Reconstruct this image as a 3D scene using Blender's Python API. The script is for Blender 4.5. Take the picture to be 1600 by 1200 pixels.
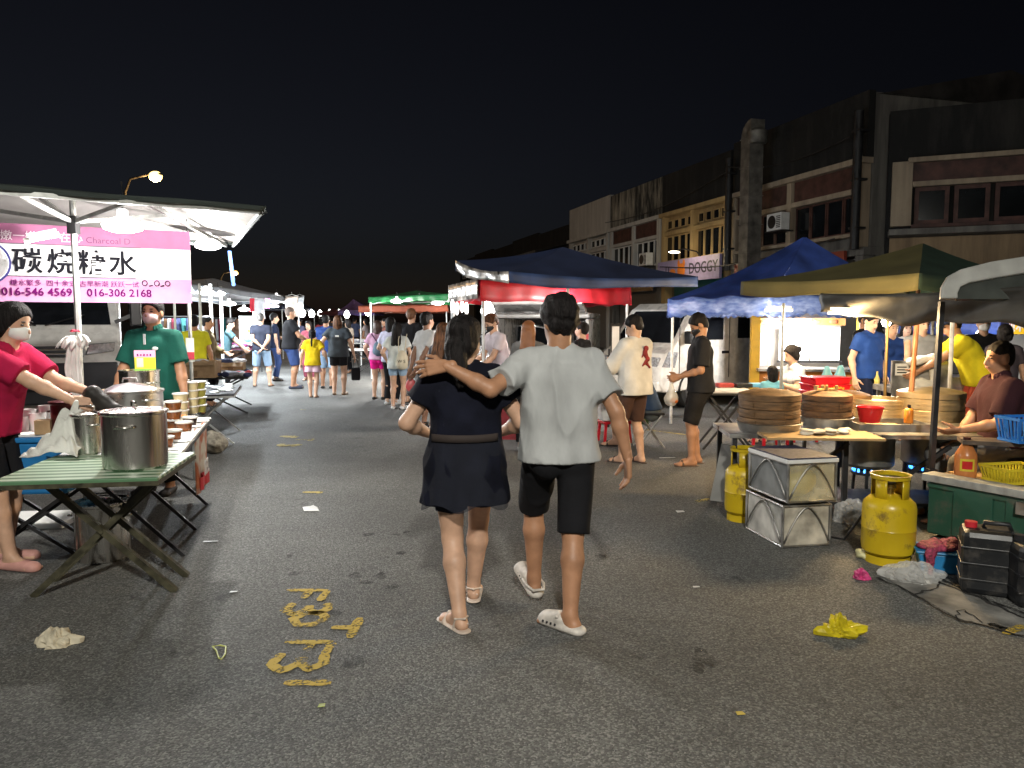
import bpy, math, random
import numpy as np
from mathutils import Vector, Matrix

for o in list(bpy.data.objects):
    bpy.data.objects.remove(o, do_unlink=True)
scene = bpy.context.scene
COL = scene.collection
R = math.radians

# ------------------------------------------------------------------ camera
CAM_H = 1.53
PITCH = math.atan(100 / 1200)
cam_d = bpy.data.cameras.new('camera')
cam = bpy.data.objects.new('camera', cam_d)
COL.objects.link(cam)
cam.location = (0, 0, CAM_H)
cam.rotation_euler = (math.pi / 2 - PITCH, 0, 0)
cam_d.sensor_width = 36.0
cam_d.lens = 27.0
cam_d.clip_start = 0.05
cam_d.clip_end = 2000
scene.camera = cam

# ------------------------------------------------------------------ night sky
world = bpy.data.worlds.new('World')
scene.world = world
world.use_nodes = True
wn = world.node_tree.nodes
wl = world.node_tree.links
bg = wn['Background']
sky = wn.new('ShaderNodeTexSky')
sky.sky_type = 'NISHITA'
sky.sun_disc = False
sky.sun_elevation = R(-4.2)
sky.sun_rotation = R(-30)
sky.air_density = 1.0
sky.dust_density = 0.6
sky.ozone_density = 2.5
hs = wn.new('ShaderNodeHueSaturation'); hs.inputs['Saturation'].default_value = .5
wl.new(sky.outputs['Color'], hs.inputs['Color']); wl.new(hs.outputs['Color'], bg.inputs['Color'])
bg.inputs['Strength'].default_value = 0.10

# one weak, broad, high light: the glow of the whole market on the road
sun_d = bpy.data.lights.new('sun', 'SUN')
sun_d.energy = 0.12
sun_d.angle = R(25)
sun_d.color = (1.0, 0.93, 0.82)
sun = bpy.data.objects.new('sun', sun_d)
COL.objects.link(sun)
sun.rotation_euler = (R(38), 0, R(-28))

vs = scene.view_settings
vs.view_transform = 'Standard'
vs.look = 'None'
vs.exposure = 0.0
vs.gamma = 1.0
vs.use_curve_mapping = False
scene.render.engine = 'CYCLES'
scene.cycles.use_denoising = True
scene.cycles.max_bounces = 6
scene.cycles.sample_clamp_indirect = 4.0

# ------------------------------------------------------------------ measuring helpers
def ray(px, py):
    ca, sa = math.cos(PITCH), math.sin(PITCH)
    F = Vector((0, ca, -sa)); U = Vector((0, sa, ca)); Rv = Vector((1, 0, 0))
    return F * 1200 + Rv * (px - 800) - U * (py - 600)
def G(px, py, z=0.0):
    d = ray(px, py); t = (z - CAM_H) / d.z
    return Vector((d.x * t, d.y * t, z))
def AT(px, py, Y):
    d = ray(px, py); t = Y / d.y
    return Vector((d.x * t, Y, CAM_H + d.z * t))
ROAD_A = math.atan(0.2875)              # the street runs this far left of the view axis
UV = Vector((-math.sin(ROAD_A), math.cos(ROAD_A), 0))   # along the street
VV = Vector((math.cos(ROAD_A), math.sin(ROAD_A), 0))    # across it, to the right

# ------------------------------------------------------------------ materials
MATS = {}
def _new(name):
    m = bpy.data.materials.new(name); m.use_nodes = True
    nt = m.node_tree
    return m, nt, nt.nodes['Principled BSDF']
def M(name, col=(.5, .5, .5), rough=.6, metal=0., var=.18, scale=6., bump=0., bscale=60., emit=None, es=1., trans=0., alpha=1., spec=.5, stretch=None, col2=None, rvar=0., ior=1.45, coat=0.):
    if name in MATS: return MATS[name]
    m, nt, b = _new(name)
    N, L = nt.nodes, nt.links
    b.inputs['Roughness'].default_value = rough
    b.inputs['Metallic'].default_value = metal
    b.inputs['Specular IOR Level'].default_value = spec
    b.inputs['IOR'].default_value = ior
    b.inputs['Coat Weight'].default_value = coat
    if trans: b.inputs['Transmission Weight'].default_value = trans
    if alpha < 1: b.inputs['Alpha'].default_value = alpha
    tc = N.new('ShaderNodeTexCoord')
    src = tc.outputs['Object']
    if stretch:
        mp = N.new('ShaderNodeMapping'); mp.inputs['Scale'].default_value = stretch
        L.new(src, mp.inputs['Vector']); src = mp.outputs['Vector']
    nz = N.new('ShaderNodeTexNoise'); nz.inputs['Scale'].default_value = scale; nz.inputs['Detail'].default_value = 5
    L.new(src, nz.inputs['Vector'])
    mx = N.new('ShaderNodeMix'); mx.data_type = 'RGBA'
    c2 = col2 if col2 else tuple(max(0, c * (1 - 2 * var)) for c in col)
    c1 = col if col2 else tuple(min(1, c * (1 + var)) for c in col)
    mx.inputs['A'].default_value = (*c2, 1); mx.inputs['B'].default_value = (*c1, 1)
    rp = N.new('ShaderNodeMapRange'); rp.inputs['From Min'].default_value = .3; rp.inputs['From Max'].default_value = .7
    L.new(nz.outputs['Fac'], rp.inputs['Value']); L.new(rp.outputs['Result'], mx.inputs['Factor'])
    L.new(mx.outputs['Result'], b.inputs['Base Color'])
    if rvar:
        r2 = N.new('ShaderNodeMapRange'); r2.inputs['From Min'].default_value = .3; r2.inputs['From Max'].default_value = .7
        r2.inputs['To Min'].default_value = max(.02, rough - rvar); r2.inputs['To Max'].default_value = min(1, rough + rvar)
        L.new(nz.outputs['Fac'], r2.inputs['Value']); L.new(r2.outputs['Result'], b.inputs['Roughness'])
    if bump:
        n2 = N.new('ShaderNodeTexNoise'); n2.inputs['Scale'].default_value = bscale; n2.inputs['Detail'].default_value = 4
        L.new(src, n2.inputs['Vector'])
        bp = N.new('ShaderNodeBump'); bp.inputs['Strength'].default_value = bump; bp.inputs['Distance'].default_value = .01
        L.new(n2.outputs['Fac'], bp.inputs['Height']); L.new(bp.outputs['Normal'], b.inputs['Normal'])
    if emit:
        b.inputs['Emission Color'].default_value = (*emit, 1); b.inputs['Emission Strength'].default_value = es
        m.cycles.emission_sampling = 'NONE' if es > 2 else 'AUTO'
    MATS[name] = m
    return m

def cloth(name, col, **k):
    k.setdefault('rough', .9); k.setdefault('bump', .35); k.setdefault('bscale', 28); k.setdefault('var', .12); k.setdefault('spec', .2)
    return M('cloth_' + name, col, **k)
def paint(name, col, **k):
    k.setdefault('rough', .4); k.setdefault('rvar', .12); k.setdefault('var', .1)
    return M('paint_' + name, col, **k)
SKIN = {
    'tan': M('skin_tan', (.40, .205, .115), rough=.5, var=.1, scale=14, bump=.05, bscale=120),
    'light': M('skin_light', (.56, .34, .23), rough=.5, var=.1, scale=14, bump=.05, bscale=120),
    'brown': M('skin_brown', (.25, .13, .08), rough=.5, var=.1, scale=14, bump=.05, bscale=120),
}
HAIR = M('hair_black', (.010, .008, .008), rough=.62, spec=.22, var=.4, scale=60, stretch=(1, 1, .15), bump=1., bscale=150)
HAIRB = M('hair_brown', (.10, .042, .018), rough=.6, spec=.25, var=.45, scale=60, stretch=(1, 1, .12), bump=.6, bscale=120)
STEEL = M('steel', (.62, .60, .57), rough=.24, metal=1, var=.12, scale=3, rvar=.1, stretch=(8, 8, .6))
STEELD = M('steel_dull', (.42, .41, .39), rough=.42, metal=.9, var=.25, scale=7, rvar=.15, bump=.1, bscale=30)
ALU = M('aluminium', (.70, .70, .70), rough=.32, metal=1, var=.08, scale=9, rvar=.08)
IRON = M('iron_black', (.02, .02, .022), rough=.5, var=.3, rvar=.15)
OLIVE = M('iron_olive', (.055, .05, .028), rough=.55, var=.35, scale=20, rvar=.15)
POLE = M('pole_grey', (.42, .43, .42), rough=.4, metal=.5, var=.2, scale=12)
POLEW = M('pole_white', (.72, .73, .72), rough=.45, var=.12, scale=12)
BLACKP = M('plastic_black', (.012, .012, .014), rough=.4, var=.3)
RUBBER = M('rubber', (.014, .014, .014), rough=.8, var=.2)
GLASSD = M('glass_dark', (.012, .014, .018), rough=.08, var=.2, spec=.7)
WHITEP = M('white_plastic', (.74, .74, .72), rough=.45, var=.06)
EYE = M('eye_dark', (.02, .014, .012), rough=.2, var=.1)
LIPS = M('lips', (.33, .12, .09), rough=.5, var=.1)
CARD = M('cardboard', (.36, .24, .13), rough=.85, var=.15, scale=9, bump=.1)

# ------------------------------------------------------------------ object helpers
def tag(o, label=None, cat=None, group=None, kind=None):
    if label: o['label'] = label
    if cat: o['category'] = cat
    if group: o['group'] = group
    if kind: o['kind'] = kind
    return o
def thing(name, label, cat, loc=(0, 0, 0), rz=0., group=None):
    o = bpy.data.objects.new(name, None); COL.objects.link(o)
    o.empty_display_size = .1
    o.location = loc; o.rotation_euler = (0, 0, rz)
    return tag(o, label, cat, group)
def link_mesh(name, me, mat, parent=None, smooth=False, loc=None):
    me.materials.clear()
    me.materials.append(mat)
    if smooth:
        me.polygons.foreach_set('use_smooth', [True] * len(me.polygons))
    o = bpy.data.objects.new(name, me); COL.objects.link(o)
    if parent is not None: o.parent = parent
    if loc is not None: o.location = loc
    return o
def copy_tree(o, parent=None):
    c = o.copy(); COL.objects.link(c)
    c.parent = parent
    for ch in list(o.children): copy_tree(ch, c)
    return c

class MB:
    """collects faces for ONE mesh"""
    def __init__(s): s.v = []; s.f = []
    def add(s, vs, fs):
        k = len(s.v); s.v += [tuple(v) for v in vs]; s.f += [tuple(i + k for i in f) for f in fs]; return s
    def box(s, c, size, rz=0., rx=0., ry=0.):
        x, y, z = (a / 2 for a in size)
        vs = [Vector((i * x, j * y, k * z)) for k in (-1, 1) for j in (-1, 1) for i in (-1, 1)]
        m = Matrix.Rotation(rz, 3, 'Z') @ Matrix.Rotation(ry, 3, 'Y') @ Matrix.Rotation(rx, 3, 'X')
        vs = [m @ v + Vector(c) for v in vs]
        return s.add(vs, [(0, 2, 3, 1), (4, 5, 7, 6), (0, 1, 5, 4), (2, 6, 7, 3), (0, 4, 6, 2), (1, 3, 7, 5)])
    def bbox(s, a, b):
        return s.box([(a[i] + b[i]) / 2 for i in range(3)], [abs(b[i] - a[i]) for i in range(3)])
    def tube(s, pts, r, n=8, caps=True, closed=False):
        pts = [Vector(p) for p in pts]; rs = r if isinstance(r, (list, tuple)) else [r] * len(pts)
        up = Vector((0, 0, 1)); vs = []; k = len(pts); prev = None
        for i, p in enumerate(pts):
            if closed: t = pts[(i + 1) % k] - pts[i - 1]
            else: t = pts[min(i + 1, k - 1)] - pts[max(i - 1, 0)]
            if t.length < 1e-9: t = Vector((0, 0, 1))
            t.normalize()
            if prev is None:
                a = up if abs(t.z) < .9 else Vector((1, 0, 0))
                u = t.cross(a).normalized()
            else:
                u = (prev - t * prev.dot(t))
                u = u.normalized() if u.length > 1e-6 else t.orthogonal().normalized()
            prev = u; w = t.cross(u)
            for j in range(n):
                a = 2 * math.pi * j / n
                vs.append(p + (u * math.cos(a) + w * math.sin(a)) * rs[i])
        fs = []
        for i in range(k if closed else k - 1):
            i2 = (i + 1) % k
            for j in range(n):
                j2 = (j + 1) % n
                fs.append((i * n + j, i * n + j2, i2 * n + j2, i2 * n + j))
        if caps and not closed:
            fs.append(tuple(range(n))[::-1]); fs.append(tuple((k - 1) * n + j for j in range(n)))
        return s.add(vs, fs)
    def bar(s, p0, p1, w, h=None, up=(0, 0, 1)):
        """rectangular bar between two points"""
        h = h or w; p0 = Vector(p0); p1 = Vector(p1); t = (p1 - p0).normalized(); up = Vector(up)
        if abs(t.dot(up)) > .95: up = Vector((1, 0, 0)) if abs(t.x) < .9 else Vector((0, 1, 0))
        u = t.cross(up).normalized(); v = u.cross(t)
        vs = [p + u * a * w / 2 + v * b * h / 2 for p in (p0, p1) for a, b in ((-1, -1), (1, -1), (1, 1), (-1, 1))]
        return s.add(vs, [(0, 3, 2, 1), (4, 5, 6, 7), (0, 1, 5, 4), (1, 2, 6, 5), (2, 3, 7, 6), (3, 0, 4, 7)])
    def lathe(s, prof, n=28, c=(0, 0, 0), sx=1., sy=1.):
        """prof: (r, z) points; open ends are capped when r > 0"""
        vs = []; fs = []
        for r, z in prof:
            for j in range(n):
                a = 2 * math.pi * j / n
                vs.append((c[0] + r * sx * math.cos(a), c[1] + r * sy * math.sin(a), c[2] + z))
        for i in range(len(prof) - 1):
            for j in range(n):
                j2 = (j + 1) % n
                fs.append((i * n + j, i * n + j2, (i + 1) * n + j2, (i + 1) * n + j))
        if prof[0][0] > 1e-4: fs.append(tuple(range(n))[::-1])
        if prof[-1][0] > 1e-4: fs.append(tuple((len(prof) - 1) * n + j for j in range(n)))
        return s.add(vs, fs)
    def prism(s, poly, d, o=(0, 0, 0), ax=(1, 0, 0), ay=(0, 0, 1)):
        """2-D polygon in the (ax, ay) plane at o, pushed along ax x ay by d"""
        ax = Vector(ax); ay = Vector(ay); nn = ax.cross(ay).normalized(); o = Vector(o); k = len(poly)
        a = [o + ax * p[0] + ay * p[1] for p in poly]; b = [p + nn * d for p in a]
        fs = [tuple(range(k))[::-1], tuple(range(k, 2 * k))] + [(i, (i + 1) % k, k + (i + 1) % k, k + i) for i in range(k)]
        return s.add(a + b, fs)
    def grid(s, fn, nu, nv, thick=None):
        """fn(u, v) -> point, u, v in 0..1; thick gives a closed sheet"""
        P = [[Vector(fn(i / nu, j / nv)) for j in range(nv + 1)] for i in range(nu + 1)]
        vs = [p for row in P for p in row]; W = nv + 1
        fs = [(i * W + j, (i + 1) * W + j, (i + 1) * W + j + 1, i * W + j + 1) for i in range(nu) for j in range(nv)]
        if thick:
            nrm = []
            for i in range(nu + 1):
                for j in range(nv + 1):
                    a = P[min(i + 1, nu)][j] - P[max(i - 1, 0)][j]; b = P[i][min(j + 1, nv)] - P[i][max(j - 1, 0)]
                    n_ = a.cross(b); nrm.append(n_.normalized() if n_.length > 1e-9 else Vector((0, 0, 1)))
            k = len(vs)
            vs = vs + [v - n_ * thick for v, n_ in zip(vs, nrm)]
            f2 = [tuple(i + k for i in f)[::-1] for f in fs]
            rim = [i * W for i in range(nu + 1)] + [nu * W + j for j in range(1, W)] + [i * W + nv for i in range(nu - 1, -1, -1)] + [j for j in range(nv - 1, 0, -1)]
            side = [(rim[i], rim[i - 1], rim[i - 1] + k, rim[i] + k) for i in range(len(rim))]
            fs = fs + f2 + side
        return s.add(vs, fs)
    def ell(s, c, r, n=12, m=7, rot=None):
        vs = []; fs = []; c = Vector(c)
        for i in range(m + 1):
            th = math.pi * i / m
            for j in range(n):
                a = 2 * math.pi * j / n
                v = Vector((r[0] * math.sin(th) * math.cos(a), r[1] * math.sin(th) * math.sin(a), r[2] * math.cos(th)))
                if rot: v = rot @ v
                vs.append(c + v)
        for i in range(m):
            for j in range(n):
                j2 = (j + 1) % n
                fs.append((i * n + j, (i + 1) * n + j, (i + 1) * n + j2, i * n + j2))
        return s.add(vs, fs)
    def build(s, name, mat, parent=None, smooth=False, bevel=0., loc=None, rz=None, auto=None):
        me = bpy.data.meshes.new(name); me.from_pydata(s.v, [], s.f); me.validate(); me.update()
        o = link_mesh(name, me, mat, parent, smooth, loc)
        if rz is not None: o.rotation_euler = (0, 0, rz)
        if auto:
            me.polygons.foreach_set('use_smooth', [True] * len(me.polygons))
            try: me.set_sharp_from_angle(angle=R(auto))
            except Exception: pass
        if bevel:
            b = o.modifiers.new('bevel', 'BEVEL'); b.width = bevel; b.segments = 2; b.limit_method = 'ANGLE'; b.angle_limit = R(40)
        return o

def single(mb, name, label, cat, mat, loc=(0, 0, 0), rz=0., group=None, **k):
    o = mb.build(name, mat, **k); o.location = loc; o.rotation_euler = (0, 0, rz)
    return tag(o, label, cat, group)

def text(name, body, size, mat, parent, o, ax=(1, 0, 0), ay=(0, 0, 1), extrude=.0015, bold=0., align='LEFT', sx=1.):
    """lettering in Blender's own typeface, turned into a mesh lying in the (ax, ay) plane"""
    cu = bpy.data.curves.new(name, 'FONT'); cu.body = body; cu.size = size; cu.extrude = extrude
    cu.offset = bold; cu.align_x = align; cu.resolution_u = 3
    t = bpy.data.objects.new(name, cu); COL.objects.link(t)
    dg = bpy.context.evaluated_depsgraph_get(); dg.update()
    me = bpy.data.meshes.new_from_object(t.evaluated_get(dg))
    bpy.data.objects.remove(t, do_unlink=True); bpy.data.curves.remove(cu)
    ax = Vector(ax).normalized(); ay = Vector(ay).normalized(); az = ax.cross(ay)
    mt = Matrix((ax * sx, ay, az)).transposed().to_4x4(); mt.translation = Vector(o)
    me.transform(mt); me.name = name
    return link_mesh(name, me, mat, parent)

# ------------------------------------------------------------------ smooth solid shapes (signed distance -> one closed mesh)
def seg(a, b, ra, rb=None, flat=None, cuts=()):
    return ('s', np.array(a, float), np.array(b, float), float(ra), float(ra if rb is None else rb), flat, cuts)
def elp(c, r, rot=None, cuts=()):
    return ('e', np.array(c, float), np.array(r, float), None if rot is None else np.array(rot, float), None, None, cuts)
def _bb(p):
    if p[0] == 's':
        r = max(p[3], p[4]); return np.minimum(p[1], p[2]) - r, np.maximum(p[1], p[2]) + r
    r = p[2].max(); return p[1] - r, p[1] + r
def _ev(p, x, y, z):
    if p[0] == 's':
        a, b = p[1], p[2]; ba = b - a
        px, py, pz = x - a[0], y - a[1], z - a[2]
        if p[5] is not None:
            n, k = np.array(p[5][0], float), p[5][1] - 1
            c = px * n[0] + py * n[1] + pz * n[2]
            px = px + n[0] * c * k; py = py + n[1] * c * k; pz = pz + n[2] * c * k
            ba = ba + n * (ba @ n) * k
        bb = max(ba @ ba, 1e-9)
        t = np.clip((px * ba[0] + py * ba[1] + pz * ba[2]) / bb, 0, 1)
        d = np.sqrt((px - ba[0] * t) ** 2 + (py - ba[1] * t) ** 2 + (pz - ba[2] * t) ** 2) - (p[3] + (p[4] - p[3]) * t)
    else:
        px, py, pz = x - p[1][0], y - p[1][1], z - p[1][2]
        if p[3] is not None:
            m = p[3].T
            px, py, pz = (m[i, 0] * px + m[i, 1] * py + m[i, 2] * pz for i in range(3))
        r = p[2]
        k0 = np.sqrt((px / r[0]) ** 2 + (py / r[1]) ** 2 + (pz / r[2]) ** 2)
        k1 = np.sqrt((px / r[0] ** 2) ** 2 + (py / r[1] ** 2) ** 2 + (pz / r[2] ** 2) ** 2)
        d = k0 * (k0 - 1) / np.maximum(k1, 1e-6)
    for pt, n in p[6]:
        d = np.maximum(d, (x - pt[0]) * n[0] + (y - pt[1]) * n[1] + (z - pt[2]) * n[2])
    return d
_rng = np.random.RandomState(5)
def wav(x, y, z, freq, seed, oct=3, stretch=(1, 1, 1)):
    rg = np.random.RandomState(seed); out = 0.; amp = 1.
    for o in range(oct):
        for k in range(3):
            d = rg.normal(size=3); d /= np.linalg.norm(d); d = d * np.array(stretch) * freq * (1.9 ** o)
            out = out + amp / 3 * np.sin(x * d[0] + y * d[1] + z * d[2] + rg.uniform(0, 6.3))
        amp *= .55
    return out
def sdf(prims, h, k=.03, noise=None, cuts=(), sub=()):
    lo = np.min([_bb(p)[0] for p in prims], 0) - 3 * h - .01; hi = np.max([_bb(p)[1] for p in prims], 0) + 3 * h + .01
    n = np.ceil((hi - lo) / h).astype(int) + 1
    ax = [lo[i] + h * np.arange(n[i]) for i in range(3)]
    F = np.full(n, .2)
    def blk(p, m):
        a, b = _bb(p)
        i0 = np.maximum(((a - m - lo) / h).astype(int), 0); i1 = np.minimum(((b + m - lo) / h).astype(int) + 2, n)
        sl = tuple(slice(i0[i], i1[i]) for i in range(3))
        return sl, ax[0][sl[0]][:, None, None], ax[1][sl[1]][None, :, None], ax[2][sl[2]][None, None, :]
    for p in prims:
        sl, x, y, z = blk(p, k + 2 * h)
        d = _ev(p, x, y, z); f = F[sl]
        hh = np.clip(.5 + .5 * (f - d) / k, 0, 1)
        F[sl] = f + (d - f) * hh - k * hh * (1 - hh)
    if noise:
        amp, fr, sd = noise[:3]; st = noise[3] if len(noise) > 3 else (1, 1, 1)
        X_, Y_, Z_ = ax[0][:, None, None], ax[1][None, :, None], ax[2][None, None, :]
        w_ = wav(X_, Y_, Z_, fr, sd, 3, st)
        if len(noise) > 4:      # sharp creases between soft bellies
            w_ = .55 - 1.6 * np.abs(wav(X_, Y_, Z_, fr, sd, 2, st)) ** .8 + .25 * w_
        F = F - amp * w_
    for p in sub:
        sl, x, y, z = blk(p, 2 * h)
        F[sl] = np.maximum(F[sl], -_ev(p, x, y, z))
    for pt, nn in cuts:
        F = np.maximum(F, (ax[0][:, None, None] - pt[0]) * nn[0] + (ax[1][None, :, None] - pt[1]) * nn[1] + (ax[2][None, None, :] - pt[2]) * nn[2])
    F[0], F[-1] = .1, .1; F[:, 0], F[:, -1] = .1, .1; F[:, :, 0], F[:, :, -1] = .1, .1
    return nets(F, lo, h)
def nets(F, o, h):
    s = F < 0
    S = s.astype(np.int8)
    c = sum(S[i:S.shape[0] - 1 + i, j:S.shape[1] - 1 + j, k:S.shape[2] - 1 + k] for i in (0, 1) for j in (0, 1) for k in (0, 1))
    act = (c > 0) & (c < 8)
    idx = np.full(act.shape, -1, np.int64); cells = np.argwhere(act); idx[act] = np.arange(len(cells))
    off = np.array([(i, j, k) for i in (0, 1) for j in (0, 1) for k in (0, 1)])
    val = np.stack([F[cells[:, 0] + a, cells[:, 1] + b, cells[:, 2] + d] for a, b, d in off], 1)
    acc = np.zeros((len(cells), 3)); cnt = np.zeros(len(cells))
    for i in range(8):
        for j in range(i + 1, 8):
            if abs(off[i] - off[j]).sum() != 1: continue
            m = (val[:, i] < 0) != (val[:, j] < 0)
            t = val[m, i] / (val[m, i] - val[m, j])
            acc[m] += off[i] + t[:, None] * (off[j] - off[i]); cnt[m] += 1
    V = (cells + acc / np.maximum(cnt, 1)[:, None]) * h + o
    Q = []
    for a in range(3):
        b, d = (a + 1) % 3, (a + 2) % 3
        s0 = [slice(None)] * 3; s1 = [slice(None)] * 3
        s0[a] = slice(0, -1); s1[a] = slice(1, None)
        e = np.argwhere(s[tuple(s0)] != s[tuple(s1)])
        e = e[(e[:, b] > 0) & (e[:, d] > 0)]
        eb = np.zeros(3, int); eb[b] = 1; ed = np.zeros(3, int); ed[d] = 1
        g = lambda q: idx[q[:, 0], q[:, 1], q[:, 2]]
        q = np.stack([g(e - eb - ed), g(e - ed), g(e), g(e - eb)], 1)
        fl = ~s[e[:, 0], e[:, 1], e[:, 2]]
        q[fl] = q[fl][:, ::-1]
        Q.append(q)
    Q = np.concatenate(Q)
    return V, Q[(Q >= 0).all(1)]
def mesh_np(name, V, Q):
    me = bpy.data.meshes.new(name); nq = len(Q)
    me.vertices.add(len(V)); me.vertices.foreach_set('co', np.ascontiguousarray(V, np.float32).ravel())
    me.loops.add(nq * 4); me.loops.foreach_set('vertex_index', np.ascontiguousarray(Q, np.int32).ravel())
    me.polygons.add(nq); me.polygons.foreach_set('loop_start', np.arange(0, nq * 4, 4, dtype=np.int32))
    me.polygons.foreach_set('use_smooth', np.ones(nq, bool))
    me.update(calc_edges=True)
    return me
def blob(name, prims, h, mat, parent=None, scale=1., smooth=True, loc=None, **k):
    V, Q = sdf(prims, h, **k)
    me = mesh_np(name, V * scale, Q)
    if not smooth: me.polygons.foreach_set('use_smooth', [False] * len(me.polygons))
    me.materials.append(mat)
    o = bpy.data.objects.new(name, me); COL.objects.link(o)
    if parent is not None: o.parent = parent
    if loc is not None: o.location = loc
    return o

# ================================================================== people
def V3(*a): return np.array(a, float)
def nrm(v): v = np.array(v, float); return v / max(np.linalg.norm(v), 1e-9)
def ik(root, tgt, l1, l2, pole):
    d = tgt - root; L = np.linalg.norm(d)
    L = min(L, (l1 + l2) * .999); u = nrm(d); tgt = root + u * L
    a = (l1 * l1 - l2 * l2 + L * L) / (2 * L); hh = math.sqrt(max(l1 * l1 - a * a, 0))
    p = nrm(pole - u * np.dot(pole, u))
    return root + u * a + p * hh, tgt
def rotm(yaw=0., pitch=0., roll=0.):
    return np.array((Matrix.Rotation(yaw, 3, 'Z') @ Matrix.Rotation(-pitch, 3, 'X') @ Matrix.Rotation(roll, 3, 'Y')))

def hand_prims(W, f, t, n, curl=.35, spread=1., thumb=.5):
    """wrist, finger direction, thumb side, palm normal"""
    pr = []
    offs = (.031, .0105, -.0105, -.030); ln = (.072, .081, .075, .058)
    for i in range(4):
        b = W + f * (.088 - abs(i - 1) * .004) + t * offs[i]
        pr.append(seg(W + f * .0 + t * offs[i] * .55, b, .017, .0125))
        a = curl * (1 + .12 * i); d = f + t * offs[i] * 3. * spread; d = nrm(d); p = b
        for k, fr in enumerate((.45, .31, .24)):
            ang = a * (1.0, 1.9, 2.6)[k] * .55
            dd = nrm(d * math.cos(ang) + n * math.sin(ang))
            q = p + dd * ln[i] * fr
            pr.append(seg(p, q, .0092 - .0006 * k, .0088 - .0007 * k)); p = q
    b = W + f * .022 + t * .022; d = nrm(f * .65 + t * .75 + n * thumb)
    m = b + d * .045; d2 = nrm(f * .9 + t * .35 + n * thumb * .9)
    pr += [seg(b, m, .0145, .0115), seg(m, m + d2 * .032, .011, .0095), seg(m + d2 * .032, m + d2 * .056 + n * .004, .0095, .008)]
    return pr

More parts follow.
